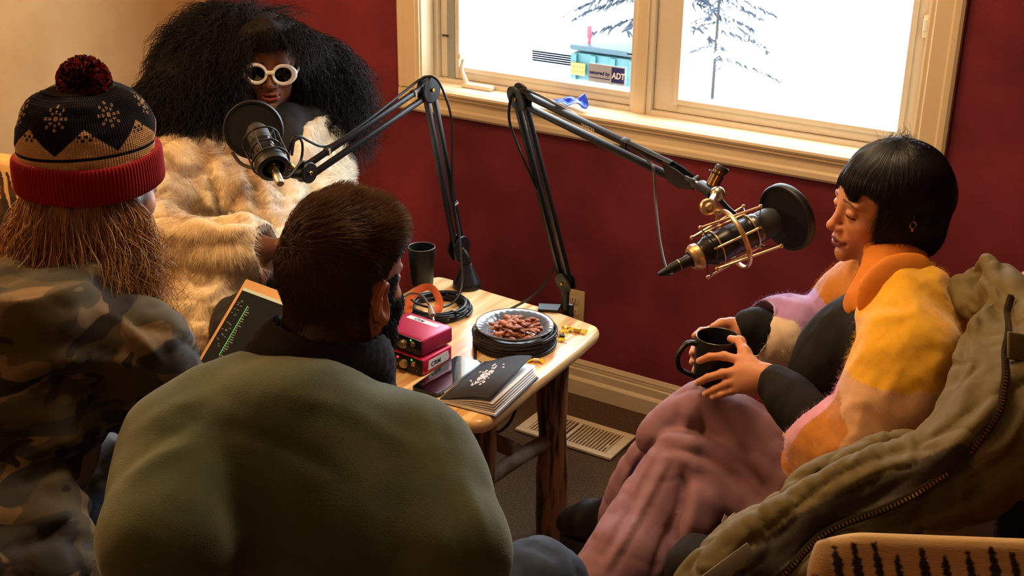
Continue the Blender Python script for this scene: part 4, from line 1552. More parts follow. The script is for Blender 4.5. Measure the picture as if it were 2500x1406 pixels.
def head_sdf(F, H, female=True, nose=1.0, lip=1.0, jaw=1.0, mouth_open=.002, chin=1.0, lids=.5, nose_w=1.0, cheek=1.0):
    e = lambda p, r, k=.012, op='u', rot=None: H.ell(F, p, r, k, op, rot)
    e((0, -.020, .035), (.074, .094, .082), .02)
    e((0, .028, .030), (.063, .061, .062), .03)            # forehead
    e((0, .024, -.030), (.057, .062, .062), .03)           # face mass
    e((0, .034, -.074), (.041 * jaw, .050, .034), .03)
    for x in (-1, 1):
        e((x * .043 * jaw, .004, -.062), (.012, .032, .026), .03)   # jaw angle
    e((0, .078, -.101), (.016 * jaw, .0135 * chin, .0135), .022)        # chin
    for x in (-1, 1):
        e((x * .040, .058, -.030), (.019, .020 * cheek, .018), .024)   # cheek bone
        e((x * .026, .0765, .0155), (.024, .0105, .0065), .016)     # brow ridge
        e((x * .032, .0985, -.006), (.0185, .0125, .0115), .014, 's')   # socket
        e((x * .031, .0755, -.007), (.0150, .0135, .0130), .004)   # lids
        e((x * .031, .0775, -.0045 + .004 * lids), (.0152, .0135, .0100), .002)
    # nose
    H.cone(F, (0, .084, .004), (0, .1045 * nose, -.034), .0068, .0080, .013)
    e((0, .1055 * nose, -.0375), (.0098 * nose_w, .0100, .0084), .008)
    for x in (-1, 1):
        e((x * .0115 * nose_w, .0935, -.0415), (.0066, .0092, .0068), .006)
        e((x * .0060 * nose_w, .0990, -.0490), (.0032, .005, .0036), .003, 's')
    # mouth region
    e((0, .078, -.068), (.027, .017, .022), .018)
    e((0, .0955, -.0555), (.0030, .004, .006), .006, 's')   # philtrum
    for x in (-1, 1):
        e((x * .0095, .0905 + .001 * lip, -.0645), (.0145, .0066 * lip, .0046 * lip), .005, rot=ry(x * 12) @ rz(-x * 24))
        e((x * .0075, .0900 + .0008 * lip, -.0738), (.0140, .0068 * lip, .0054 * lip), .005, rot=ry(-x * 8) @ rz(-x * 24))
        e((x * .0255, .0840, -.0692), (.0025, .004, .0030), .007, 's')
    e((0, .096, -.0690), (.020, .012, .0006 + mouth_open), .002, 's')
    e((0, .0885, -.0860), (.014, .004, .003), .010, 's')
    # neck
    H.cone(F, (0, -.028, -.055), (0, -.050, -.17), .049 if female else .062, .051 if female else .066, .03)


def ear(F, H, x=1, k=1.0):
    R = ry(-x * 14) @ rx(10)
    y0, z0 = -.014, -.014
    X = .0735
    H.ell(F, (x * X, y0, z0 + .003), (.0080, .0165 * k, .029 * k), .006, 'u', R)
    H.ell(F, (x * (X + .0095), y0 + .003, z0 + .005), (.0080, .0115 * k, .021 * k), .004, 's', R)
    rim = [(X + .003, -.013, -.014), (X + .007, -.0155, .004), (X + .008, -.012, .020), (X + .007, -.002, .0285), (X + .004, .008, .026), (X + .001, .012, .014)]
    rim = [H.w(x * a_, y0 + b_ * k, z0 + c_ * k) for a_, b_, c_ in rim]
    F.chain(rim, [.0026, .0029, .0030, .0030, .0028, .0022], .004, sm=3)
    H.cone(F, (x * (X + .004), y0 - .007, z0 - .010), (x * (X + .005), y0 - .005, z0 + .012), .0024, .0026, .004)
    H.ell(F, (x * (X + .001), y0 - .001, z0 - .025 * k), (.0042, .0072, .0080), .006)
    H.ell(F, (x * (X + .001), y0 + .0125, z0 - .003), (.0034, .0038, .0055), .004)


def face_cols(V, H, skin, lipc, brow, dark=None, lip=1.0):
    """skin colour with lips, brows and slight redness"""
    L = H.loc(V)
    x, y, z = L[:, 0], L[:, 1], L[:, 2]
    C = np.tile(srgb(skin), (len(V), 1))
    n = fbm(V, 60, 3)[:, None]
    C = C * (1 + .06 * n)
    red = np.exp(-(((np.abs(x) - .036) / .02) ** 2 + ((z + .038) / .02) ** 2)) * (y > .04)
    red += np.exp(-((x / .012) ** 2 + ((z + .04) / .012) ** 2)) * (y > .085)
    C = C * (1 - .10 * red[:, None] * np.array([0, 1, 1]))
    lz = np.where(z > -.069, (z + .069) / (.0085 * lip) , (-.069 - z) / (.0115 * lip))
    lx = np.abs(x) / .0255
    m = sstep(1.12, .85, np.sqrt(lx ** 2 + lz ** 2)) * (y > .070)
    C = lerp(C, np.tile(srgb(lipc), (len(V), 1)), m[:, None])
    # brows
    bz = .0205 - 22.0 * np.maximum(np.abs(x) - .030, 0) ** 2
    m = sstep(1.0, .4, np.abs(z - bz) / .0042) * sstep(.010, .016, np.abs(x)) * sstep(.056, .046, np.abs(x)) * (y > .03)
    C = lerp(C, np.tile(srgb(brow), (len(V), 1)), (m * .8)[:, None])
    # lash lines: upper lid edge
    ex = (np.abs(x) - .031) / .0150
    lid = -.0105 + .0035 * (1 - ex ** 2)
    m = sstep(.0030, .0012, np.abs(z - lid)) * sstep(1.08, .95, np.abs(ex)) * (y > .06)
    C = lerp(C, np.tile(srgb(dark or brow), (len(V), 1)), m[:, None])
    return C


def eyes(H, t, iris='2a1a10', look=(0, -.15)):
    """eyeballs with iris and pupil, children of the person"""
    em = mat('eye_' + iris, 'ffffff', .12, attr=True)
    for x in (-1, 1):
        b = MB(); b.sphere((0, 0, 0), .0116, 24)
        V = b.v[0]; g = unit(np.array([look[0], 1, look[1]]))
        a = np.arccos(np.clip((V / .0118) @ g, -1, 1))
        C = np.tile(srgb('d8d0c8'), (len(V), 1)); C[a < .55] = srgb(iris); C[a < .24] = 0.0
        me = bpy.data.meshes.new('eye'); me.from_pydata((H.w(0, 0, 0) * 0 + (V @ H.M.T)).tolist(), [], b.f); me.update()
        ca = me.color_attributes.new('Col', 'FLOAT_COLOR', 'POINT'); c4 = np.ones((len(V), 4), np.float32); c4[:, :3] = C; ca.data.foreach_set('color', c4.ravel())
        o = link_mesh('eye', me, em); o.location = H.w(x * .031, .0750, -.0075)
        reparent(o, t)


def skin_mat(name):
    m = mat(name, 'ffffff', .48, attr=True, sss=.12, spec=.4)
    return m


def hand(F, wrist, palm_dir, back_n, fingers, size=1.0, thumb=None, k=.006):
    """palm from the wrist along palm_dir; back_n = normal out of the back of the hand.
    fingers: list of 4 world polylines (knuckle, joint, joint, tip) ; thumb the same"""
    d = unit(palm_dir); n = unit(back_n - d * np.dot(back_n, d)); s = np.cross(d, n)
    w = np.asarray(wrist, float)
    for q in range(4):
        kn = np.asarray(fingers[q][0])
        F.chain([w + s * (q - 1.5) * -.0 + d * .012, lerp(w + d * .012, kn, .55), kn], [.019 * size, .0135 * size, .0105 * size], .014)
    for q in range(4):
        r = [.0098, .0090, .0082, .0072]
        r = [a * size * (1.0, 1.03, 1.0, .88)[q] for a in r]
        F.chain(fingers[q], r[:len(fingers[q])], k * .5)
        F.ell(fingers[q][1], r[1] * 1.07, None, .004)
    if thumb is not None:
        F.chain(thumb, [.0155 * size, .0120 * size, .0104 * size, .0082 * size][:len(thumb)], .010)

# ================================================================ person at right: black bob, colour-block cardigan, mug
def person_bob():
    rg = np.random.default_rng(42)
    hc = pt(2160, 497, 2.42)
    H = Head(hc, (-.763, -.652, -.04), (0.05, .0, 1), .95)
    t = thing('person', 'person with black bob and colour-block cardigan holding a black mug', 'person', (-.46, 2.12, 0))
    shN, shF = V3(-.455, 2.02, 1.00), V3(-.58, 2.33, .99)
    elN, elF = V3(-.50, 1.93, .79), V3(-.69, 2.27, .79)
    mug = pt(1748, 877, 2.46)
    wrN, wrF = pt(1878, 922, 2.37), pt(1832, 792, 2.53)
    tf = unit(V3(-.92, -.39, 0)); ts = V3(.39, -.92, 0)      # torso forward, torso left (towards the photo)
    # --- body
    lo, hi = V3(-.98, 1.78, .42), V3(-.28, 2.46, 1.36)
    hlo, hhi = hc - V3(.14, .14, .15), hc + V3(.12, .12, .14)
    F = Fld(lo, hi, .011, [(hlo, hhi), (mug - V3(.08, .12, .09), mug + V3(.17, .14, .07))], .0026)
    head_sdf(F, H, True, nose=1.0, lip=1.12, mouth_open=.0012, lids=.7, nose_w=.95)
    ear(F, H, -1, .8); ear(F, H, 1, .8)
    F.chain([H.w(0, -.035, -.10), V3(-.53, 2.16, 1.03), V3(-.50, 2.15, .92)], [.050, .055, .075], .04)
    F.cone(shN, shF, .052, .052, .05)
    F.chain([V3(-.50, 2.15, .92), V3(-.45, 2.12, .72), V3(-.43, 2.12, .53)], [.105, .10, .12], .05, flat=(ts, 1.25))
    F.chain([shN, elN, lerp(elN, wrN, .5), wrN], [.045, .038, .032, .025], .03)
    F.chain([shF, elF, lerp(elF, wrF, .5), wrF], [.045, .038, .032, .025], .03)
    # hands round the mug. mug axis vertical; near hand = her left
    mr = .043
    ax = lambda a, r, z: mug + V3(r * math.cos(math.radians(a)), r * math.sin(math.radians(a)), z)
    # angles: 0 = +x (towards her), camera side about -70
    camang = math.degrees(math.atan2(-mug[1], -mug[0]))     # direction to camera
    A = camang
    # near hand: knuckles at camera side right, fingers wrap leftwards across the front
    P = lambda px, py, d: pt(px, py, d)
    md = 2.46
    fN = [[P(1810, 880, 2.385), P(1768, 869, 2.395), P(1732, 871, 2.40), P(1707, 881, 2.415)],
          [P(1806, 906, 2.375), P(1764, 912, 2.385), P(1728, 922, 2.395), P(1703, 934, 2.41)],
          [P(1806, 928, 2.375), P(1774, 937, 2.385), P(1746, 950, 2.395), P(1722, 961, 2.405)],
          [P(1812, 946, 2.375), P(1786, 954, 2.385), P(1762, 963, 2.39), P(1740, 969, 2.40)]]
    thN = [P(1838, 893, 2.38), P(1818, 861, 2.40), P(1806, 834, 2.425), P(1784, 827, 2.44)]
    hand(F, wrN, fN[1][0] - wrN, V3(.15, -.95, .2), fN, .92, thN, .006)
    F.chain([P(1850, 925, 2.375), P(1812, 915, 2.378)], [.0215, .0175], .014, flat=(unit(V3(.1, -1, .2)), .78))
    F.chain([P(1850, 938, 2.378), P(1814, 937, 2.380)], [.018, .014], .014)
    fF = [[P(1765, 822, 2.535), P(1735, 806, 2.54), P(1712, 808, 2.525), P(1696, 820, 2.505)],
          [P(1765, 845, 2.53), P(1728, 845, 2.54), P(1698, 842, 2.525), P(1690, 862, 2.50)],
          [P(1765, 862, 2.53), P(1728, 866, 2.54), P(1698, 866, 2.525), P(1690, 884, 2.50)],
          [P(1765, 880, 2.53), P(1730, 888, 2.54), P(1702, 890, 2.525), P(1695, 905, 2.505)]]
    thF = None
    hand(F, wrF, P(1770, 825, 2.53) - wrF, V3(-.2, .95, .2), fF, .92, [P(1805, 812, 2.53), P(1783, 790, 2.525), P(1762, 791, 2.515), P(1741, 798, 2.505)], .006)
    V, Q = F.mesh()
    C = face_cols(V, H, 'cf8f68', '8a4a4e', '1a1210', '0c0808', 1.15)
    nk = (V[:, 0] < -.64) & (V[:, 2] < 1.0)
    L = H.loc(V)
    # nails
    for f, vis in [(x, 1) for x in fN + fF + [thN]]:
        d = unit(np.asarray(f[-1]) - np.asarray(f[-2])); tp = np.asarray(f[-1]) + d * .003
        out = unit(tp - mug * V3(1, 1, 0) - V3(0, 0, tp[2])) + V3(0, 0, .25)
        m = (np.linalg.norm(V - (tp + unit(out) * .0065), axis=1) < .0052)
        C[m] = srgb('e8b8a0')
    surf('body', V, Q, skin_mat('skin_warm'), t, C)
    eyes(H, t, '1a0e08', (0, -.25))

    # --- hair: dark shell and strands
    F = Fld(hc - V3(.2, .2, .24), hc + V3(.2, .2, .18), .005)
    H.ell(F, (0, -.026, .030), (.086, .106, .094), .02)
    for x in (-1, 1):
        H.cone(F, (x * .066, -.012, .02), (x * .066, -.016, -.075), .025, .022, .03)
    H.cone(F, (0, -.080, .0), (0, -.070, -.075), .055, .042, .04)
    H.ell(F, (0, .078, -.045), (.060, .060, .085), .02, 's')
    H.ell(F, (0, .02, -.08), (.052, .06, .06), .02, 's')
    V, Q = F.mesh()
    hm = mat('black_hair', '0c0a0b', .4, spec=.5)
    surf('hair', V, Q, hm, t)
    n = 15000; S = 20
    ph = rg.random(n) * 2 * math.pi - math.pi           # 0 = front
    ph[:3500] = np.sign(ph[:3500]) * rg.uniform(1.2, 2.3, 3500)
    ph = ph + .02 * rg.normal(size=n)
    a = np.abs(ph)
    lay = rg.random(n)
    z1 = np.where(a < .95, .034 + .010 * np.cos(ph * 9) + .02 * rg.random(n) * (rg.random(n) < .3), 0)
    side = (a >= .95) & (a < 1.55)
    z1 = np.where(side, lerp(-.150, -.092, sstep(.95, 1.4, a)) + .03 * rg.random(n), z1)
    z1 = np.where(a >= 1.55, -.095 + .018 * rg.random(n) - .012 * np.cos(a), z1)
    z1 = z1 + (lay < .25) * rg.random(n) * .10 * (a > .95)
    s = np.linspace(0, 1, S)[None, :]
    top = .128
    zz = top - (top - z1[:, None]) * s ** 1.15
    zz[:, 0] = top + .004 * rg.random(n)
    zn = np.clip((zz - .022) / .108, -1, 1)
    prof = np.where(zz > .022, np.sqrt(np.clip(1 - zn ** 2, 0, 1)), 1.0)
    under = np.clip((.0 - zz) / .12, 0, 2)
    flare = 1 - .14 * under ** 1.3 * np.where(a > 1.6, 1.5, .8)[:, None]
    rr = prof * flare * (1 + .030 * (rg.random((n, 1)) - .5)) + .02 * (rg.random((n, 1)) - .3) * s
    ph2 = ph[:, None] + .10 * np.sin(ph * 7)[:, None] * s + .05 * rg.normal(size=(n, 1)) * s
    ph2 = ph2 - np.sign(ph)[:, None] * .34 * (sstep(.9, 1.1, a) * sstep(2.6, 1.2, a))[:, None] * s ** 2.5
    X = .100 * rr * np.sin(ph2); Y = -.020 + .112 * rr * np.cos(ph2)
    PP = np.stack([X, Y, zz], -1)
    PP += .003 * np.stack([vnoise(PP, 30, 1), vnoise(PP, 30, 2), 0 * X], -1)
    P = (PP.reshape(-1, 3) * H.k) @ H.M.T + H.c
    strands('hair_strands', P.reshape(n, S, 3), .00055, hm, t, tip=.3)
    # flyaways at the crown
    n = 200
    d = unit(rg.normal(size=(n, 3)) + V3(0, 0, 2.2))
    P0 = (np.stack([.05 * d[:, 0], -.02 + .06 * d[:, 1], .10 + .03 * d[:, 2]], 1) * H.k) @ H.M.T + H.c
    G = grow(P0, unit(d + rg.normal(size=(n, 3)) * .7), rg.uniform(.012, .036, n), 8, rg, gravity=.7, curl=.9, cscale=30)
    strands('flyaway_hair', G, .00032, hm, t, tip=.3)
    b = MB(); q = H.w(-.1035, -.012, -.006)
    gm = mat('ear_gold', 'c8a070', .25, metal=1)
    b.torus(q, .006, .0012, H.M[:, 0], 16, 6); b.sphere(q + V3(0, 0, -.009), .0035, 10); b.cyl(q + V3(0, 0, .006), q + V3(0, 0, .018), .0008, n=6)
    b.build('earring', gm, t)

    # --- black top (visible at the front opening, cuffs and forearms)
    F = Fld(V3(-.92, 1.8, .46), V3(-.3, 2.45, 1.12), .006)
    F.chain([V3(-.505, 2.15, .96), V3(-.48, 2.13, .75), V3(-.45, 2.12, .56)], [.112, .120, .128], .05, flat=(ts, 1.25))
    F.cone(shN, shF, .060, .060, .05)
    F.chain([V3(-.570, 2.16, .99), V3(-.610, 2.145, .92), V3(-.628, 2.135, .85), V3(-.62, 2.13, .76)], [.042, .064, .068, .06], .03, sm=2)
    F.chain([shN, elN, lerp(elN, wrN, .5), wrN + (elN - wrN) * .06], [.052, .045, .041, .033], .03, sm=3)
    F.chain([shF, elF, lerp(elF, wrF, .5), wrF], [.052, .047, .043, .034], .03, sm=3)
    F.cut(lerp(wrN, elN, .05), wrN - elN) if False else None
    V, Q = F.mesh()
    N = vnormals(V, Q)
    V = V + N * (.004 * ridge(V, (26, 26, 14), 2) - .002)[:, None]
    bk = mat('black_knit_top', '08080a', .85, bump=.3, bscale=500, bdist=.001)
    surf('black_top', V, Q, bk, t)

    # --- cardigan
    F = Fld(V3(-.93, 1.74, .44), V3(-.24, 2.52, 1.16), .0055)
    F.ell(V3(-.485, 2.15, .84), (.132, .165, .225), np.stack([tf, ts, vert], 1), .05)
    F.ell(V3(-.445, 2.12, .62), (.15, .185, .15), np.stack([tf, ts, vert], 1), .05)
    F.cone(shN + V3(-.01, 0, -.01), shF + V3(0, 0, -.01), .070, .068, .05)
    F.chain([V3(-.50, 2.13, 1.03), V3(-.53, 2.17, 1.035)], [.078, .07], .04)
    cufN = lerp(elN, wrN, .30); cufF = lerp(elF, wrF, .62)
    F.chain([shN, lerp(shN, elN, .5) + V3(.01, -.015, 0), elN + V3(.01, -.01, -.015), lerp(elN, wrN, .12) + V3(0, 0, -.010), cufN], [.072, .080, .078, .074, .062], .035, sm=3)
    F.chain([shF, lerp(shF, elF, .5) + V3(-.01, .0, 0.01), elF + V3(0, 0, .015), lerp(elF, wrF, .45) + V3(-.01, 0, .02), cufF + V3(0, 0, .012)], [.078, .084, .080, .074, .066], .03, sm=3)
    # open the cuffs
    F.cone(lerp(elN, wrN, .24), lerp(elN, wrN, .62), .047, .056, .006, 's')
    F.cone(lerp(elF, wrF, .54) + V3(0, 0, .006), lerp(elF, wrF, .9), .050, .056, .006, 's')
    # front opening with the black top showing
    fo = V3(-.595, 2.12, 0)
    F.chain([V3(-.61, 2.11, 1.07), V3(-.63, 2.07, .97), V3(-.65, 2.04, .86), V3(-.65, 2.05, .74)], [.040, .058, .075, .070], .012, 's')
    F.chain([pt(2080, 705, 2.32), pt(2025, 790, 2.35), pt(1995, 850, 2.37)], [.018, .046, .056], .010, 's')
    F.chain([pt(2070, 700, 2.36), pt(2010, 790, 2.40), pt(1992, 860, 2.42)], [.018, .044, .046], .010, 's')
    F.chain([V3(-.605, 2.14, .765), V3(-.615, 2.12, .67)], [.082, .09], .02)
    # neck hole
    F.chain([H.w(0, -.03, -.05), V3(-.545, 2.17, 1.05)], [.066, .060], .008, 's')
    V, Q = F.mesh()
    N = vnormals(V, Q)
    V = V + N * (.016 * (ridge(V, (9, 9, 7), 4) - .45) + .0035 * fbm(V, 40, 2))[:, None]
    V = relax(V, Q, 2)
    yel, pch, och, lil, crm, org, brn = [srgb(c) for c in ('f2b50f', 'd9a878', 'c07818', 'b48ac0', 'e6d2b8', 'e08a1c', '5a3418')]
    C = np.tile(pch, (len(V), 1))
    x, y, z = V.T
    wv = .006 * vnoise(V, 40, 8)
    yb = .965 + wv + .10 * (x + .50) * (x < -.5) - .25 * np.maximum(x + .40, 0)
    near = (y < 2.2 + .2 * (x + .6))
    C[z > yb] = yel
    # near sleeve bands
    tN = ((V - elN) @ unit(wrN - elN)) / np.linalg.norm(wrN - elN)
    dN = np.linalg.norm(V - (elN + np.clip(tN, 0, 1)[:, None] * (wrN - elN)), axis=1)
    m = (tN > .02 + wv * 3) & (dN < .12) & (y < 2.06)
    C[m] = och
    C[(tN > .36 + wv * .5) & (dN < .12) & (y < 2.06)] = srgb('d898b8')
    tF = ((V - elF) @ unit(wrF - elF)) / np.linalg.norm(wrF - elF)
    dF = np.linalg.norm(V - (elF + np.clip(tF, 0, 1)[:, None] * (wrF - elF)), axis=1)
    far = (y > 2.17) & (x < -.58)
    dsh = np.linalg.norm(V - shF, axis=1)
    C[far & (dsh > .085 + wv)] = och
    C[far & (dsh <= .085 + wv)] = crm
    C[(tF > -.05 + wv + .4 * (.80 - z)) & (dF < .13) & far] = lil
    fe = (x < -.575) & (~far) & (dN > .10) & (z < .99) & (z > .80)
    C[fe & (y > 2.10)] = crm
    pat = (x < -.56) & (z < .845) & (y > 2.0) & (~((tF > -.15) & (dF < .135)))
    chk = (np.floor(z * 16 + y * 6) + np.floor(y * 14)) % 3
    C[pat & (chk == 0)] = och; C[pat & (chk == 1)] = brn; C[pat & (chk == 2)] = srgb('d8b478')
    C = C * (1 + .10 * fbm(V, 90, 5))[:, None]
    km = mat('mohair_knit', 'ffffff', .9, attr=True, sheen=.5)
    T = NT(km); wvn = T.node('ShaderNodeTexWave', ins={'Scale': 150, 'Distortion': 4.0, 'Detail': 1}, bands_direction='DIAGONAL')
    tc = T.node('ShaderNodeTexCoord'); T.link(tc.outputs['Object'], wvn.inputs[0])
    bp = T.node('ShaderNodeBump', ins={'Strength': .22, 'Distance': .002}); T.link(wvn.outputs['Fac'], bp.inputs['Height']); T.link(bp.outputs[0], T.n['Principled BSDF'].inputs['Normal'])
    car = surf('cardigan', V, Q, km, t, C)
    P0, fi = scatter(V, Q, 42000, rg)
    N = vnormals(V, Q)
    n0 = N[Q[fi, 0]]
    G = grow(P0, n0, rg.uniform(.005, .012, len(P0)), 4, rg, gravity=.3, curl=1.4, cscale=90, jitter=.8)
    surfc = C[Q[fi, 0]]
    strands('cardigan_fuzz', G, .00011, mat('mohair_fuzz', 'ffffff', .9, attr=True), t, np.minimum(surfc * 1.25, 1), tip=.5)

    # orange shirt collar
    F = Fld(V3(-.74, 1.90, .86), V3(-.36, 2.36, 1.2), .004)
    cn = V3(-.545, 2.165, 1.035)
    up_ = unit(H.w(0, -.03, -.03) - cn)
    F.cone(cn - up_ * .03, cn + up_ * .045, .076, .066, .01)
    F.cone(cn - up_ * .12, cn + up_ * .10, .066, .056, .003, 's')
    F.ell(cn + tf * .095 - ts * .01 + up_ * .03, (.052, .052, .07), None, .01, 's')
    lp = [pt(2240, 655, 2.335), pt(2188, 682, 2.31), pt(2145, 715, 2.305), pt(2122, 770, 2.31)]
    F.chain(lp, [.022, .028, .022, .005], .012, flat=(unit(-CF), .35), sm=3)
    V, Q = F.mesh()
    N = vnormals(V, Q); V = V + N * (.002 * ridge(V, 18, 5))[:, None]
    surf('orange_collar', V, Q, mat('orange_cloth', 'd8801e', .75, bump=.3, bscale=400, bdist=.001), t)

    # --- trousers
    kA, kB = pt(1716, 1000, 2.56), pt(1640, 1125, 2.56)
    hA, hB = V3(-.44, 2.2, .53), V3(-.44, 2.02, .53)
    aA = pt(1520, 1245, 2.76); aB = V3(-1.03, 1.90, .10)
    P = pt
    F = Fld(V3(-1.30, 1.70, .04), V3(-.26, 2.4, .86), .006)
    F.chain([hA, lerp(hA, kA, .5), kA], [.105, .086, .058], .02, sm=3)
    F.chain([hB, lerp(hB, kB, .5), P(1690, 1125, 2.50)], [.110, .085, .055], .012, sm=3)
    F.chain([kA, P(1650, 1025, 2.57), P(1600, 1058, 2.57), P(1578, 1080, 2.58)], [.056, .044, .030, .018], .02, sm=2)
    F.chain([P(1600, 1085, 2.63), P(1560, 1150, 2.68), P(1530, 1230, 2.74), P(1515, 1285, 2.76)], [.038, .046, .052, .050], .012, sm=2)
    F.chain([P(1655, 1105, 2.52), P(1610, 1200, 2.51), P(1560, 1310, 2.49), P(1500, 1440, 2.47), aB + V3(-.02, 0, .02)], [.046, .066, .080, .092, .10], .012, sm=2)
    F.chain([lerp(hB, kB, .75) + V3(0, -.05, -.02), P(1720, 1230, 2.46), P(1680, 1340, 2.46)], [.05, .030, .030], .02, sm=2)
    F.chain([lerp(hA, kA, .8) + V3(0, -.03, -.02), lerp(hA, kA, .4) + V3(0, -.05, -.02)], [.055, .07], .03)
    V, Q = F.mesh()
    N = vnormals(V, Q)
    V = V + N * (.004 * (ridge(V, (14, 14, 9), 6) - .5) + .005 * crease(V, (7, 9, 10), 15, 6))[:, None]
    V = folds(V, Q, [
        (.009, 22, [(1690, 950), (1745, 1010), (1800, 1095), (1850, 1170)]),
        (.006, 20, [(1715, 950), (1820, 1000), (1940, 1070)]),
        (.007, 26, [(1760, 960), (1850, 1080), (1900, 1180)]),
        (-.012, 12, [(1600, 1095), (1660, 1098), (1730, 1118), (1800, 1165), (1870, 1235)]),
        (.010, 14, [(1590, 1068), (1660, 1070), (1735, 1090), (1800, 1135), (1860, 1200)]),
        (-.006, 10, [(1700, 985), (1720, 1030), (1712, 1070)]), (.006, 10, [(1672, 990), (1680, 1030), (1665, 1060)]), (-.006, 8, [(1650, 1000), (1655, 1040)]),
        (-.012, 9, [(1605, 1110), (1560, 1190), (1510, 1290), (1470, 1360)]), (.008, 10, [(1632, 1115), (1590, 1200), (1530, 1310), (1470, 1400)]),
        (-.004, 4, [(1650, 1120), (1600, 1210), (1535, 1330), (1490, 1406)]),
        (-.010, 12, [(1668, 1150), (1660, 1240), (1620, 1330), (1590, 1420)]), (.009, 16, [(1695, 1150), (1692, 1250), (1655, 1400)]),
        (-.008, 9, [(1575, 1110), (1545, 1170), (1530, 1240)]), (.006, 9, [(1555, 1110), (1525, 1180), (1505, 1250)]),
        (-.004, 5, [(1850, 1170), (1885, 1195), (1930, 1225)]), (.006, 12, [(1880, 1020), (1950, 1100), (1980, 1180)])])
    V = relax(V, Q, 1)
    mauve = mat('mauve_twill', '8c6670', .8, bump=.25, bscale=700, bdist=.0008)
    tr = surf('trousers', V, Q, mauve, t)
    # --- boots
    def boot(heel, toe, up, nm, sh=.17):
        d = unit(toe - heel); L_ = np.linalg.norm(toe - heel)
        sd = unit(np.cross(d, up)); u = np.cross(sd, d)
        F = Fld(heel - V3(.2, .2, .16), heel + V3(.22, .22, .24), .005)
        Mx = np.stack([sd, d, u], 1)
        W = lambda x_, y_, z_: heel + sd * x_ + d * y_ + u * z_
        F.chain([W(0, .03, .05), W(0, .11, .045), W(0, L_ * .80, .032)], [.044, .042, .036], .04, flat=(sd, 1.05))
        F.ell(W(0, L_ * .82, .030), (.044, .058, .034), Mx, .02)
        F.chain([W(0, .035, .06), W(0, .02, sh)], [.044, .046], .04)
        F.cut(W(0, 0, -.0), -u)
        V, Q = F.mesh(); surf(nm, V, Q, mat('boot_leather', '0b0a0b', .42), t)
        b = MB(); ol = []
        for k in range(40):
            a_ = 2 * math.pi * k / 40; yy = .5 - .5 * math.cos(a_)
            wx = .047 * (1 if .25 < yy else .9) * math.sin(a_) * (1.0 if yy > .5 else .86)
            ol.append((wx, -.012 + yy * (L_ + .02)))
        b.prism(ol, -.028, .004, Mx, heel)
        for k in range(11):
            yy = -.0 + k * (L_ / 10.5)
            b.box(heel + d * yy + u * -.031, (.074, .011, .010), Mx, bev=.002)
        b.build('boot_sole', mat('boot_sole', '0a0a0a', .6), t)
    hl = pt(1478, 1312, 2.78); to = pt(1386, 1300, 2.93)
    hl = pt(1520, 1345, 2.80)
    boot(hl, pt(1382, 1300, 2.96), unit(.30 * CR + .75 * CU - .45 * CF), 'boot', .08)
    hb = V3(-1.01, 1.91, .035)
    boot(hb, hb + V3(-.25, -.04, 0), V3(0, 0, 1), 'boot')
    return t, mug


pb, mug_c = person_bob()
# black mug in the hands
M['mugm'] = mat('matte_black_mug', '121110', .42)
t = thing('mug', 'matte black mug cupped in both hands of the bob-haired person', 'mug', tuple(mug_c - V3(0, 0, .048)))
b = MB(); b.lathe(mug_c, [(.0001, -.050), (.034, -.050), (.038, -.046), (.0415, -.02), (.0425, .02), (.0425, .046), (.0418, .049), (.0398, .049), (.0388, .046), (.0388, -.03), (.034, -.042), (.0001, -.044)], 48)
b.build('cup', M['mugm'], t)
b = MB(); b.torus(mug_c + V3(0, 0, .049), .0408, .0011, n=48, k=6); b.build('rim', mat('mug_rim', '4a4644', .3), t)
hd_ = -CR * V3(1, 1, 0); hd_ = unit(hd_ + .12 * unit(V3(-mug_c[0], -mug_c[1], 0)))
hp = spline([mug_c + hd_ * .040 + V3(0, 0, .036), mug_c + hd_ * .060 + V3(0, 0, .036), mug_c + hd_ * .076 + V3(0, 0, .012), mug_c + hd_ * .070 + V3(0, 0, -.018), mug_c + hd_ * .040 + V3(0, 0, -.036)], 8)
MB().sweep(hp, .0055, 10, flat=(V3(-hd_[1], hd_[0], 0), 1.25)).build('handle', M['mugm'], t)

# ================================================================ seats, parka, patterned chairs
M['darkfab'] = mat('charcoal_upholstery', '16130f', .9, bump=.3, bscale=400, bdist=.002)
t = thing('armchair', 'black armchair under the bob-haired person, mostly hidden by the olive parka', 'armchair', (-.36, 2.12, 0))
def cushion(nm, c, h, r, m, par, R=None, hc=.012):
    F = Fld(np.asarray(c) - np.asarray(h) * 1.5 - .05, np.asarray(c) + np.asarray(h) * 1.5 + .05, hc)
    F.box(c, h, R, r, .01)
    V, Q = F.mesh()
    return surf(nm, V, Q, m, par)
cushion('seat', V3(-.44, 2.12, .30), V3(.36, .30, .115), .05, M['darkfab'], t)
cushion('backrest', V3(-.15, 2.10, .56), V3(.07, .33, .32), .05, M['darkfab'], t, ry(12))
cushion('armrest', V3(-.32, 1.80, .39), V3(.46, .06, .23), .04, M['darkfab'], t)
cushion('armrest', V3(-.34, 2.46, .42), V3(.32, .05, .16), .04, M['darkfab'], t)
for x in (-.68, -.08):
    for y in (1.80, 2.40):
        MB().sweep([(x, y, 0), (x, y, .26)], [.02, .028], 12).build('leg', mat('chair_leg', '1c120a', .4), t)


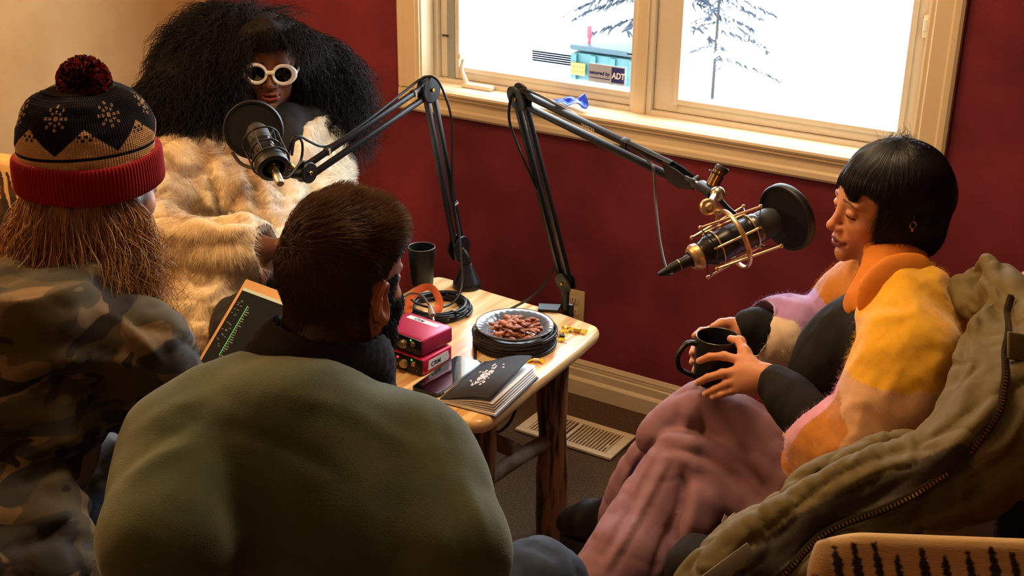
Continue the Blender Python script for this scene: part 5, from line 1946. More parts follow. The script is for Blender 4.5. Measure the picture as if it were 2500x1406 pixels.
# ---- olive parka over the chair back and arm
def parka():
    t = thing('parka', 'olive green quilted parka with brass zip draped over the black armchair', 'jacket', (-.2, 1.95, .45))
    P = pt
    F = Fld(V3(-.80, 1.20, .30), V3(.10, 2.32, 1.16), .0058)
    vw = unit(-CF)
    # hood / collar behind the shoulder
    F.chain([P(2335, 700, 2.34), P(2375, 690, 2.32), P(2410, 640, 2.28)], [.020, .028, .010], .012, sm=3)
    F.chain([P(2408, 640, 2.27), P(2440, 700, 2.24), P(2480, 740, 2.21), P(2540, 780, 2.20)], [.014, .036, .040, .045], .015, sm=3)
    F.chain([P(2350, 730, 2.32), P(2400, 745, 2.27), P(2450, 760, 2.23)], [.022, .030, .030], .015, sm=3)
    # front edge falling down beside the cardigan, then forward over the arm
    F.chain([P(2440, 775, 2.18), P(2415, 850, 2.14), P(2395, 950, 2.09), P(2350, 1070, 2.04), P(2220, 1155, 2.00), P(2070, 1225, 1.98), P(1940, 1310, 1.97), P(1830, 1400, 1.96), P(1790, 1460, 1.95)],
            [.030, .034, .042, .044, .050, .054, .056, .058, .06], .025, flat=(vw, .6), sm=3)
    # quilted inner edge
    F.chain([P(2290, 1075, 2.07), P(2170, 1085, 2.07), P(2060, 1125, 2.06), P(1960, 1190, 2.05), P(1880, 1255, 2.04), P(1760, 1345, 2.03), P(1700, 1430, 2.02)],
            [.016, .019, .022, .024, .026, .032, .036], .012, sm=3)
    # body and sleeve on the right
    F.chain([P(2490, 860, 2.12), P(2470, 980, 2.07), P(2440, 1080, 2.03), P(2330, 1160, 1.99), P(2180, 1215, 1.97)], [.050, .062, .075, .062, .05], .03, flat=(vw, .7), sm=3)
    F.chain([P(2560, 830, 2.14), P(2550, 1000, 2.08), P(2500, 1110, 2.04)], [.07, .08, .06], .03)
    F.chain([P(2200, 1250, 1.99), P(2080, 1305, 1.98), P(1950, 1430, 1.96)], [.04, .045, .06], .02)
    F.chain([P(1800, 1320, 2.0), P(1740, 1370, 2.0), P(1690, 1440, 2.0)], [.025, .035, .04], .015)
    V, Q = F.mesh()
    N = vnormals(V, Q)
    dd = unit(P(1900, 1330, 1.96) - P(2250, 1150, 1.98)); cc = np.cross(dd, vw)
    fr = V @ np.stack([dd, cc, vw], 1)
    ql = np.abs(np.sin(fr[:, 0] * 38 + vnoise(V, 8, 3) * 1.2))
    edge = sstep(.055, .03, np.min(np.stack([np.linalg.norm(V - P(*q), axis=1) for q in ((2290, 1055, 2.06), (2230, 1070, 2.06), (2170, 1085, 2.06), (2115, 1102, 2.06), (2060, 1125, 2.05), (2010, 1155, 2.05), (1960, 1190, 2.04), (1920, 1225, 2.04), (1880, 1260, 2.03), (1820, 1295, 2.03), (1760, 1330, 2.03))]), 0))
    V = V + N * (.005 * (ridge(fr, (7, 26, 10), 3) - .5) + .015 * crease(fr, (7, 13, 9), 3, 9) + .004 * crease(fr, (22, 9, 12), 8, 9) + .005 * (ridge(V, (11, 11, 13), 5) - .5) + .0 * (ql - .5) * edge)[:, None]
    ln = [(-.006, 7, [(2300, 1092), (2180, 1105), (2070, 1148), (1975, 1212), (1890, 1285), (1780, 1372)]),
          (.012, 20, [(2470, 900), (2400, 1020), (2290, 1120)]), (-.010, 12, [(2480, 960), (2430, 1040), (2350, 1120)]), (.010, 18, [(2500, 1000), (2450, 1090), (2350, 1165)]),
          (-.010, 10, [(2490, 1080), (2420, 1140), (2330, 1190)]), (.008, 14, [(2300, 1190), (2180, 1230), (2060, 1265)]), (-.008, 8, [(2250, 1150), (2170, 1195), (2100, 1240)]),
          (.008, 10, [(2240, 1120), (2140, 1150), (2040, 1200)]), (-.010, 9, [(2360, 800), (2350, 880), (2320, 960)]), (.008, 14, [(2385, 780), (2370, 900), (2340, 1010)]),
          (-.008, 8, [(2380, 690), (2420, 740), (2470, 770)]), (-.006, 7, [(2420, 660), (2440, 710), (2490, 750)]), (-.008, 9, [(2350, 720), (2390, 760), (2400, 800)]),
          (-.010, 10, [(2080, 1265), (2000, 1310), (1940, 1370)]), (-.008, 8, [(1850, 1300), (1800, 1360), (1770, 1406)])]
    for i_, (qx, qy) in enumerate(((2240, 1080), (2190, 1090), (2140, 1103), (2090, 1120), (2045, 1143), (2005, 1168), (1968, 1194), (1935, 1220), (1900, 1248), (1865, 1278), (1830, 1305))):
        ln.append((-.008, 6, [(qx - 14, qy - 26), (qx + 4, qy), (qx + 16, qy + 22)]))
    V = folds(V, Q, ln)
    V = relax(V, Q, 1)

    def snap(q):
        r = V - q; dv = r @ vw
        pr = np.linalg.norm(r - dv[:, None] * vw, axis=1)
        m = (pr < .010) & (np.abs(dv) < .25)
        return q + vw * (dv[m].max() if m.any() else 0)

    def sdist(pts, n=10):
        sp = spline([P(*q) for q in pts], n)
        A = np.stack([V @ CR, V @ CU], 1); Bq = np.stack([sp @ CR, sp @ CU], 1)
        return np.min(np.linalg.norm(A[:, None] - Bq[None], axis=2), axis=1)
    C = np.tile(srgb('6a5c32'), (len(V), 1)) * (1 + .12 * fbm(V, 9, 3))[:, None]
    pl_ = [(2395, 800, 2.1), (2340, 1060, 2.05), (2300, 1105, 2.0), (2180, 1160, 2.0), (2050, 1215, 2.0), (1930, 1275, 2.0), (1840, 1340, 2.0), (1770, 1410, 2.0)]
    dp = sdist(pl_[2:]); C = lerp(C, np.tile(srgb('33291a'), (len(V), 1)), sstep(.024, .021, dp)[:, None])
    dz_ = sdist([(2330, 1170, 2.0), (2200, 1215, 2.0), (2060, 1270, 2.0), (1990, 1330, 2.0)]); C = lerp(C, np.tile(srgb('3a2e1a'), (len(V), 1)), (sstep(.026, .018, dz_) * .6)[:, None])
    olive = mat('olive_cotton', '6a5c32', .72, attr=True, bump=.25, bscale=500, bdist=.001)
    surf('shell', V, Q, olive, t, C)
    brass = M['brass']
    for k, pts in enumerate(([(2440, 722, 2.2), (2432, 780, 2.15), (2408, 850, 2.1), (2402, 930, 2.06), (2388, 1000, 2.03), (2345, 1075, 2.0), (2325, 1100, 2.0)], [(2270, 1140, 2.0), (2200, 1180, 2.0), (2100, 1230, 2.0), (2000, 1272, 2.0), (1930, 1320, 2.0), (1870, 1375, 2.0), (1835, 1430, 2.0)])):
        sp = np.array([snap(q) for q in spline([P(*q) for q in pts], 6)])
        for _ in range(2): sp[1:-1] = (sp[:-2] + sp[1:-1] * 2 + sp[2:]) / 4
        sp = spline(sp, 4)
        dist = np.concatenate([[0], np.cumsum(np.linalg.norm(np.diff(sp, axis=0), axis=1))])
        MB().sweep(sp, .0065, 8, flat=(vw, .25)).build('zip_tape', mat('zip_tape_%d' % k, '2c2616', .8), t)
        b = MB(); n_ = int(dist[-1] / .0058)
        for i in range(n_):
            q = np.array([np.interp(i * .0058, dist, sp[:, j]) for j in range(3)]); q2 = np.array([np.interp(i * .0058 + .004, dist, sp[:, j]) for j in range(3)])
            d = unit(q2 - q); s_ = unit(np.cross(d, vw))
            b.box(q + vw * .0022, (.0055, .0026, .0022), np.stack([s_, d, np.cross(s_, d)], 1))
        o = b.build('zip_teeth', brass, t, smooth=False); o['kind'] = 'stuff'
    # pocket flap with a brass snap at the right edge
    b = MB(); fm = np.stack([unit(CR * .95 - CU * .15), unit(CU), vw], 1)
    b.box(snap(P(2505, 850, 2.05)) + vw * .003, (.075, .042, .008), fm, bev=.003, seg=3); b.build('pocket_flap', mat('flap_olive', '62552e', .72, bump=.25, bscale=500, bdist=.001), t)
    b = MB(); disc(b, snap(P(2493, 856, 2.05)) + vw * .009, vw, .005, .004, .001); b.build('snap', brass, t)
    # pale label edge of the lining and the folded paper tag
    b = MB(); sp = [P(1735, 1370, 1.925), P(1780, 1330, 1.93), P(1830, 1300, 1.945)]
    lm = np.stack([unit(sp[2] - sp[0]), unit(np.cross(vw, sp[2] - sp[0])), vw], 1)
    b.box(snap(P(1752, 1362, 1.98)) - vw * .001, (.10, .028, .004), lm, bev=.002); b.build('lining_strip', mat('lining_grey', '8a8272', .8), t)
    return t


parka()
b = MB(); q = pt(1790, 1262, 2.06)
cmx = np.stack([unit(CR), unit(CU * .8 - CF * .4), unit(-CF)], 1)
b.prism([(-.018, -.010), (.020, -.012), (.016, .004), (.007, .002), (.002, .009), (-.008, -.001), (-.014, .006)], -.001, .001, cmx, q)
props(b.build('paper_tag', mat('tag_paper', 'e8d8b0', .7)), 'crumpled cream paper tag poking up beside the parka hem', 'paper')
props(MB().sweep([pt(2497, 680, 2.30), pt(2520, 700, 2.29)], [.02, .03], 12).build('pink_scarf', mat('pink_knit', 'd8a8a8', .9)), 'corner of something pink knitted behind the parka at the right edge', 'scarf')


# ---- patterned chairs
def kilim(V, M3, o, top, per=.029, scale=1.0, seed=1):
    """cream cloth with dark tapering flames hanging from the top edge"""
    L = (V - o) @ M3
    u = L[:, 0]; v = top - L[:, 2]
    C = np.tile(srgb('c8a068'), (len(V), 1)) * (1 + .08 * vnoise(V, (30, 30, 400), 3))[:, None]
    rg = np.random.default_rng(seed)
    k = np.floor(u / per); fr = u / per - k
    r1 = _lat[(k.astype(int) * 7 + seed) % 32, 3, 5]; r2 = _lat[(k.astype(int) * 5 + seed) % 32, 9, 2]
    v0 = .010 + .022 * r1
    w = np.clip((v - v0) / .10, 0, 1) * (.48 + .30 * r2) + .14
    w = w + .06 * (np.floor(v * 90) % 2)
    cx = .35 + .3 * r2 + (v - v0) * 6.0
    m = (v > v0) & (np.abs((fr - cx + .5) % 1 - .5) < w * .62) & (v < .5)
    C[m] = srgb('2a2018')
    mm = m & (vnoise(V, (25, 25, 45), 9) > .15)
    C[mm] = srgb('4a2a1c')
    return C


def patterned_chair(label, a, b_, z_top, depth, seed, h=.55, lean=0):
    """chair back seen from behind: top edge from a to b_ (xy)"""
    a = V3(*a, 0); b_ = V3(*b_, 0)
    ux = unit(b_ - a); uy = np.cross(vert, ux); Mx = np.stack([ux, uy, vert], 1)
    L = np.linalg.norm(b_ - a); mid = (a + b_) / 2
    t = thing('patterned_chair', label, 'armchair', tuple(mid + uy * .2))
    ln = math.radians(lean); up = vert * math.cos(ln) + uy * math.sin(ln)
    topc = mid + vert * z_top; Mx = np.stack([ux, np.cross(up, ux), up], 1)
    c = topc - up * h / 2 + Mx[:, 1] * depth / 2
    ex_ = np.abs(Mx) @ V3(L / 2, depth / 2, h / 2) + .03
    F = Fld(c - ex_, c + ex_, .0036)
    F.box(c, V3(L / 2, depth / 2, h / 2), Mx, min(.018, depth * .4), .01)
    for s_ in (-1, 1): F.box(topc + ux * s_ * (L / 2 + .012), V3(.05, .2, .016), Mx @ ry(s_ * 40), .01, .05, 's')
    V, Q = F.mesh()
    N = vnormals(V, Q)
    C = kilim(V, Mx, topc, 0, seed=seed)
    L_ = (V - topc) @ Mx
    nl = N @ Mx
    topm = (L_[:, 2] > -.006)
    C[topm] = srgb('d8b070')
    side = (L_[:, 0] < -L / 2 + .028)
    C[side] = lerp(np.tile(srgb('b08a58'), (side.sum(), 1)), np.tile(srgb('6a3a28'), (side.sum(), 1)), (vnoise(V[side], (40, 40, 25), 4) > .35)[:, None] * .8)
    m = mat('kilim_weave_%d' % seed, 'ffffff', .92, attr=True, bump=.5, bscale=700, bdist=.0012, stretch=(.15, .15, 1))
    surf('backrest', V, Q, m, t, C)
    bz = c - up * h / 2
    F = Fld(mid + V3(-.8, -.9, .1), mid + V3(.8, .9, z_top), .012)
    F.box(V3(bz[0], bz[1], .36) + uy * .3, V3(L / 2, .30, .09), Mx @ rx(-lean) if 0 else np.stack([ux, uy, vert], 1), .05, .01)
    V, Q = F.mesh(); surf('seat', V, Q, m, t, np.tile(srgb('c8a068'), (len(V), 1)))
    for sx in (-1, 1):
        for sy in (.06, .54):
            p = V3(bz[0], bz[1], 0) + ux * sx * (L / 2 - .06) + uy * sy
            MB().sweep([p, p + vert * .30], [.02, .026], 10).build('leg', M['log'], t)
    p0 = mid + uy * depth * .5
    return t


a = onz(1978, 1294, .985); q = onz(2800, 1325, .985)
patterned_chair('cream chair with dark flame weave in the lower right corner', a[:2], q[:2], .985, .05, 1, .6, 34)
q = onz(50, 392, 1.02)
patterned_chair('cream and dark striped woven chair at the left edge behind the bobble hat', (q[0] - .44, q[1] - .13), (q[0], q[1]), 1.02, .07, 5, .6, 5)

# ================================================================ person with big curly hair, white sunglasses, fur coat
def person_fur():
    rg = np.random.default_rng(77)
    P = pt
    hc = P(657, 152, 3.38)
    tocam = unit(V3(-hc[0], -hc[1], 0))
    H = Head(hc, tocam + V3(0, 0, -.06), (CR[0] * .07, CR[1] * .07, 1), .95)
    t = thing('person', 'person with huge dark curls, white sunglasses and cream fur coat', 'person', (-2.33, 2.38, 0))
    shR, shL = P(470, 400, 3.34), P(800, 385, 3.48)
    elR = P(392, 590, 3.08); wrR = P(625, 603, 2.93)
    elL = P(800, 560, 3.28); wrL = P(690, 620, 3.02)
    pel = V3(-2.34, 2.38, .50)
    hips = (V3(-2.38, 2.28, .50), V3(-2.26, 2.46, .50))
    knees = (P(600, 800, 2.86), P(720, 770, 2.98))
    ank = (V3(-1.98, 1.98, .10), V3(-1.86, 2.08, .10))
    lo, hi = V3(-2.62, 1.72, .04), V3(-1.66, 2.72, 1.36)
    F = Fld(lo, hi, .014, [(hc - V3(.12, .12, .14), hc + V3(.12, .13, .13))], .003)
    head_sdf(F, H, True, nose=.97, lip=1.2, mouth_open=.0046, nose_w=1.3, lids=.5)
    F.chain([H.w(0, -.03, -.10), lerp(shR, shL, .5) + V3(0, 0, .02), lerp(shR, shL, .5) - V3(0, 0, .15), pel], [.052, .07, .11, .13], .05)
    F.cone(shR, shL, .055, .055, .05)
    for a, b_, c in ((shR, elR, wrR), (shL, elL, wrL)):
        F.chain([a, b_, c, c + unit(c - b_) * .07], [.045, .038, .026, .022], .03)
        for k in range(4):
            s0 = c + unit(c - b_) * .07 + V3(0, 0, .018 - .012 * k)
            F.chain([s0, s0 + unit(c - b_) * .04 + V3(0, 0, -.012), s0 + unit(c - b_) * .06 + V3(0, 0, -.035)], [.011, .010, .008], .006)
    for h_, k_, a_ in zip(hips, knees, ank):
        F.chain([h_, k_, a_, a_ + V3(.12, -.10, -.05)], [.09, .06, .045, .038], .04)
    V, Q = F.mesh()
    C = face_cols(V, H, '74462f', '8c3c38', '1c0f0a', '100808', 1.2)
    L = H.loc(V)
    m = (np.abs(L[:, 0]) < .012) & (np.abs(L[:, 2] + .0672) < .0022) & (L[:, 1] > .07) & (L[:, 1] < .093)
    surf('body', V, Q, skin_mat('skin_deep'), t, C)
    b = MB()
    for x in (-.0035, .0035, -.0105, .0105):
        b.box(H.w(x, .0862, -.0662), (.0060, .004, .0052), H.M, bev=.001)
    b.build('teeth', mat('teeth', 'e8e0d4', .3), t)

    # --- hair
    F = Fld(P(600, 180, 3.45) - V3(.46, .46, .36), P(600, 180, 3.45) + V3(.46, .46, .34), .011)
    for (x, y, d, r) in ((605, 115, 3.42, .095), (565, 118, 3.44, .100), (510, 165, 3.42, .115), (465, 225, 3.40, .105), (430, 270, 3.40, .085), (490, 280, 3.40, .085), (560, 230, 3.42, .09),
                         (655, 150, 3.50, .085), (640, 75, 3.44, .055), (720, 165, 3.50, .085), (765, 190, 3.50, .085), (790, 235, 3.50, .080), (812, 272, 3.50, .055), (760, 260, 3.48, .075), (650, 250, 3.52, .12), (560, 300, 3.48, .08), (395, 305, 3.40, .05)):
        F.ell(P(x, y, d), (r, r, r * .95), None, .035)
    H.ell(F, (0, .040, .088), (.078, .062, .046), None or .02)
    H.ell(F, (-.004, .125, -.046), (.049, .080, .128), .015, 's')
    F.ell(P(690, 290, 3.33), (.055, .07, .07), None, .03, 's')
    V, Q = F.mesh()
    N = vnormals(V, Q)
    V = V + N * (.018 * fbm(V, 16, 2) + .012 * ridge(V, (30, 30, 9), 3))[:, None]
    hm = mat('dark_curls', '100c0b', .75, spec=.25)
    surf('hair', V, Q, hm, t)
    P0, fi = scatter(V, Q, 13000, rg)
    keep = (np.linalg.norm((P0 - H.w(.005, .09, -.04)) * V3(1, 1, .8), axis=1) > .075)
    P0 = P0[keep]; n0 = N[Q[fi[keep], 0]]; n = len(P0)
    out = unit((P0 - P(620, 120, 3.45)) * V3(1, 1, .2))
    S = 22
    base = grow(P0 - n0 * .012, unit(n0 * .7 + out * .6 + V3(0, 0, -.5)), rg.uniform(.07, .16, n), S, rg, gravity=1.3, curl=.4, cscale=9)
    T = unit(np.diff(base, axis=1, append=base[:, -1:] * 2 - base[:, -2:-1]))
    r1 = unit(np.cross(T, rg.normal(size=(n, 1, 3)))); r2 = np.cross(T, r1)
    ph = np.linspace(0, 1, S)[None, :] * rg.uniform(14, 26, (n, 1)) + rg.random((n, 1)) * 6.28
    amp = rg.uniform(.003, .0075, (n, 1)) * np.linspace(.4, 1, S)[None]
    G = base + (amp * np.cos(ph))[..., None] * r1 + (amp * np.sin(ph))[..., None] * r2
    lg = H.loc(G.reshape(-1, 3)).reshape(G.shape)
    bad = ((np.abs(lg[..., 0] + .004) < .046) & (lg[..., 1] > .02) & (lg[..., 2] > -.13) & (lg[..., 2] < .075)).any(1)
    G[bad] = G[bad][:, :1] + (G[bad] - G[bad][:, :1]) * V3(.28, .28, .22) + n0[bad][:, None] * .006
    lg = H.loc(G.reshape(-1, 3)).reshape(G.shape)
    bad = ((np.abs(lg[..., 0] + .004) < .044) & (lg[..., 1] > .02) & (lg[..., 2] > -.13) & (lg[..., 2] < .045)).any(1)
    G = G[~bad]; n = len(G); P0 = P0[~bad]; n0 = n0[~bad]
    strands('curls', G, rg.uniform(.0007, .0012, n), hm, t, tip=.35)
    # loose frizz on the outline
    i = rg.choice(n, 1800); G2 = grow(P0[i] + n0[i] * .004, n0[i], rg.uniform(.02, .05, 1800), 9, rg, gravity=.7, curl=1.6, cscale=45, jitter=.4)
    lg = H.loc(G2.reshape(-1, 3)).reshape(G2.shape)
    G2 = G2[~((np.abs(lg[..., 0] + .004) < .046) & (lg[..., 1] > .02) & (lg[..., 2] > -.13) & (lg[..., 2] < .075)).any(1)]
    strands('frizz', G2, .0004, hm, t, tip=.4)

    # --- black hooded top at the neck, black trousers
    F = Fld(lo - .05, hi + .05, .012)
    F.chain([P(700, 300, 3.36), P(700, 340, 3.34), P(690, 400, 3.32), P(680, 500, 3.27)], [.05, .052, .05, .05], .03)
    F.chain([P(625, 300, 3.36), P(760, 300, 3.40)], [.05, .055], .03)
    F.chain([lerp(shR, shL, .5), pel], [.11, .14], .05)
    V, Q = F.mesh(); N = vnormals(V, Q); V = V + N * (.010 * crease(V, 14, 2, 5))[:, None]
    blk = mat('black_nylon', '0b0b0d', .8, bump=.2, bscale=200, bdist=.002)
    surf('black_hoodie', V, Q, blk, t)
    F = Fld(lo - .05, hi + .05, .012)
    for h_, k_, a_ in zip(hips, knees, ank):
        F.chain([h_, lerp(h_, k_, .5), k_, a_], [.12, .10, .078, .062], .03)
    V, Q = F.mesh(); N = vnormals(V, Q); V = V + N * (.012 * crease(V, 12, 4, 5))[:, None]
    surf('black_trousers', V, Q, blk, t)

    for a_ in ank:
        F = Fld(a_ - V3(.1, .22, .12), a_ + V3(.24, .1, .1), .007)
        d = unit(V3(.75, -.6, 0)); g = V3(a_[0], a_[1], .0)
        F.chain([a_ + V3(0, 0, .05), g + V3(0, 0, .055), g + d * .07 + V3(0, 0, .05), g + d * .16 + V3(0, 0, .036)], [.050, .045, .043, .036], .02)
        F.cut((0, 0, .004), (0, 0, -1))
        V, Q = F.mesh(); surf('boot', V, Q, mat('black_boot', '0c0b0c', .5), t)
    # --- fur coat
    F = Fld(P(560, 560, 3.15) - V3(.62, .62, .56), P(560, 560, 3.15) + V3(.62, .62, .46), .010)
    F.chain([P(455, 370, 3.36), P(500, 345, 3.40), P(570, 335, 3.40)], [.085, .09, .07], .03)
    F.chain([P(450, 385, 3.35), P(405, 480, 3.22), P(380, 560, 3.12), P(372, 600, 3.08)], [.095, .098, .088, .080], .03, sm=3)
    F.chain([P(375, 600, 3.08), P(430, 590, 3.03), P(520, 594, 2.97), P(600, 600, 2.93), P(615, 602, 2.925)], [.075, .066, .067, .068, .064], .015, sm=3)
    # chest panels with deep gores
    F.chain([P(500, 370, 3.33), P(515, 440, 3.25), P(520, 510, 3.18)], [.070, .078, .075], .010, sm=2)
    F.chain([P(560, 350, 3.33), P(580, 430, 3.24), P(600, 530, 3.14)], [.050, .055, .052], .006, sm=2)
    F.chain([P(600, 370, 3.31), P(635, 440, 3.22), P(650, 540, 3.12)], [.040, .046, .046], .006, sm=2)
    F.chain([P(768, 300, 3.38), P(745, 350, 3.34), P(720, 410, 3.28), P(705, 480, 3.22), P(700, 560, 3.12)], [.036, .046, .048, .05, .055], .008, sm=2)
    F.chain([P(795, 345, 3.44), P(790, 420, 3.38), P(780, 500, 3.28)], [.055, .070, .08], .015, sm=2)
    F.chain([shL, elL, wrL], [.07, .075, .065], .03)
    # skirt of the coat over the hip and thigh
    F.chain([P(400, 650, 3.14), P(420, 720, 3.08), P(450, 790, 3.00), P(495, 825, 2.94)], [.090, .095, .080, .050], .03, sm=3)
    F.chain([P(500, 680, 3.04), P(470, 740, 2.98), P(480, 790, 2.94)], [.060, .068, .055], .02, sm=2)
    F.chain([P(600, 680, 2.98), P(560, 705, 2.95), P(520, 745, 2.92)], [.038, .042, .040], .015, sm=2)
    F.chain([P(480, 825, 2.90), P(540, 822, 2.88), P(580, 815, 2.88)], [.036, .034, .030], .02)
    F.chain([P(370, 640, 3.14), P(350, 720, 3.12), P(380, 800, 3.04)], [.085, .08, .07], .03)
    F.ell(V3(-2.34, 2.37, .68), (.20, .20, .20), None, .04)
    # cuff opening, neck opening
    F.cone(P(625, 603, 2.92), P(700, 606, 2.88), .045, .055, .008, 's')
    V, Q = F.mesh()
    N = vnormals(V, Q)
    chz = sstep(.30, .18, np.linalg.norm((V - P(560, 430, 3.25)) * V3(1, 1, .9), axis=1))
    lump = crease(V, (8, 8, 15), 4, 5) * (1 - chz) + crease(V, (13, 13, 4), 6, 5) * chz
    V = V + N * (.014 * lump + .010 * fbm(V, 26, 9))[:, None]
    gores = [(-.034, 12, [(500, 390), (522, 450), (535, 500), (540, 545)]), (-.020, 9, [(596, 400), (622, 450), (640, 520), (648, 560)]), (.012, 26, [(560, 400), (585, 450), (600, 520)]),
             (-.022, 11, [(395, 478), (450, 505), (540, 530), (650, 540)]), (.012, 18, [(400, 520), (500, 550), (610, 565)]), (-.024, 9, [(385, 625), (450, 652), (530, 655), (600, 662), (640, 640)]),
             (-.012, 7, [(470, 620), (478, 600), (500, 580)]), (-.012, 7, [(505, 640), (510, 615), (530, 590)]), (-.010, 6, [(440, 560), (425, 590), (430, 615)]),
             (-.012, 7, [(385, 650), (395, 690), (400, 735)]), (-.012, 7, [(430, 660), (438, 700), (440, 740)]), (-.012, 7, [(475, 665), (480, 700), (478, 730)]), (-.010, 6, [(515, 665), (515, 690), (505, 715)]),
             (-.014, 9, [(440, 770), (500, 740), (560, 705), (610, 690)]), (-.016, 10, [(505, 745), (520, 770), (560, 790)])]
    V = folds(V, Q, gores)
    V = relax(V, Q, 1)
    cream, tan_, brn, wht = [srgb(c) for c in ('f2dcb2', 'd8ae78', '94704c', 'faf2e2')]
    w1n = fbm(V, (6, 6, 9), 12)
    C = lerp(np.tile(cream, (len(V), 1)), np.tile(tan_, (len(V), 1)), sstep(-.1, .5, w1n)[:, None] * .45)
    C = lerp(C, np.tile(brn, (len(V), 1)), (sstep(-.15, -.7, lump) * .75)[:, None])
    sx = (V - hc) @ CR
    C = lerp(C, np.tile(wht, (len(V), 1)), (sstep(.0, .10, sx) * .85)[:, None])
    chest = sstep(.22, .06, np.linalg.norm(V - P(540, 440, 3.25), axis=1))
    C = lerp(C, np.tile(srgb('9a7350'), (len(V), 1)), (chest * sstep(-.3, .4, vnoise(V, (16, 16, 4), 21)) * .7)[:, None])
    cuffw = sstep(.08, .02, np.linalg.norm(V - P(625, 603, 2.92), axis=1)) + sstep(.09, .03, np.linalg.norm(V - P(560, 720, 2.95), axis=1))
    C = lerp(C, np.tile(wht, (len(V), 1)), np.clip(cuffw, 0, 1)[:, None] * .9)
    N = vnormals(V, Q)
    fm = mat('fur', 'ffffff', .75, attr=True, sheen=.3)
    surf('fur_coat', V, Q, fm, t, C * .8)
    n = 120000
    P0, fi = scatter(V, Q, n, rg)
    vis = ((N[Q[fi, 0]] @ -CF) > -.35)
    P0 = P0[vis]; fi = fi[vis]; n = len(P0)
    n0 = N[Q[fi, 0]]
    comb = unit(V3(0, 0, -.8) + .9 * np.stack([vnoise(P0, 14, 31), vnoise(P0, 14, 32), vnoise(P0, 14, 33)], 1))
    G = grow(P0, unit(n0 * .75 + comb * .7), rg.uniform(.012, .024, n), 5, rg, bend=unit(comb + n0 * .35), curl=.30, cscale=30, jitter=.16)
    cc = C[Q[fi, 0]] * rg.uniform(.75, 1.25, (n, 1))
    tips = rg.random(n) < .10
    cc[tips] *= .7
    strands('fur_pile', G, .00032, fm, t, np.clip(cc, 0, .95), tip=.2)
    return t, H


pf, HF = person_fur()

# white oval sunglasses
t = thing('sunglasses', 'chunky white oval sunglasses with black lenses on the curly-haired person', 'sunglasses', tuple(HF.w(0, .1, -.006)))
b = MB()
wrap = lambda x: .101 - 1.9 * x * x * 1.0
def lens_ring(s):
    n = 48; k = 10; V = []; F_ = []
    for i in range(n):
        a = 2 * math.pi * i / n
        ca, sa = math.cos(a), math.sin(a)
        inner = np.array([.0225 * ca, .0200 * sa]); outer = np.array([(.0385 if ca > 0 else .0305) * ca, .0300 * sa])
        for j in range(k):
            q = 2 * math.pi * j / k
            m = (inner + outer) / 2 + (outer - inner) / 2 * math.cos(q)
            x = s * (.0355 + m[0]); z = -.006 + m[1]
            V.append(HF.w(x, wrap(x) + .0060 * math.sin(q), z))
    for i in range(n):
        for j in range(k):
            F_.append([i * k + j, i * k + (j + 1) % k, ((i + 1) % n) * k + (j + 1) % k, ((i + 1) % n) * k + j])
    b.add(V, F_)
lens_ring(1); lens_ring(-1)
b.sweep([HF.w(x, wrap(x) + .001, -.001) for x in (-.011, -.005, 0, .005, .011)], [.008, .006, .005, .006, .008], 10)
b.build('frame', mat('white_acetate', 'f2ece4', .22, coat=.5), t)
lm = mat('lens_black', '040405', .06, coat=.4)
for s in (-1, 1):
    b = MB(); V = []
    for r_ in (0, .5, 1.0):
        for i in range(32):
            a = 2 * math.pi * i / 32; x = s * (.0355 + .0232 * r_ * math.cos(a)); V.append(HF.w(x, wrap(x) + .0015 * (1 - r_), -.006 + .0207 * r_ * math.sin(a)))
    F_ = [[k * 32 + i, k * 32 + (i + 1) % 32, (k + 1) * 32 + (i + 1) % 32, (k + 1) * 32 + i] for k in (0, 1) for i in range(32)]
    b.add(V, F_); b.build('lens', lm, t)
    b = MB(); b.sweep([HF.w(s * .070, .092, -.002), HF.w(s * .078, .05, -.002), HF.w(s * .080, -.01, -.004)], [.004, .0035, .003], 8); b.build('temple', mat('white_temple', 'f2ece4', .3), t)

# chair below the curly-haired person
t = thing('upholstered_chair', 'dark chair almost wholly hidden beneath the fur coat', 'chair', (-2.36, 2.40, 0))
cushion('seat', V3(-2.34, 2.38, .33), V3(.24, .24, .06), .04, M['darkfab'], t, rz(-45))
cushion('backrest', V3(-2.53, 2.58, .62), V3(.24, .035, .25), .03, M['darkfab'], t, rz(45))
for a in (45, 135, 225, 315):
    x, y = -2.35 + .27 * math.cos(math.radians(a)), 2.39 + .27 * math.sin(math.radians(a))
    MB().sweep([(x, y, 0), (x, y, .29)], [.015, .02], 8).build('leg', M['log'], t)

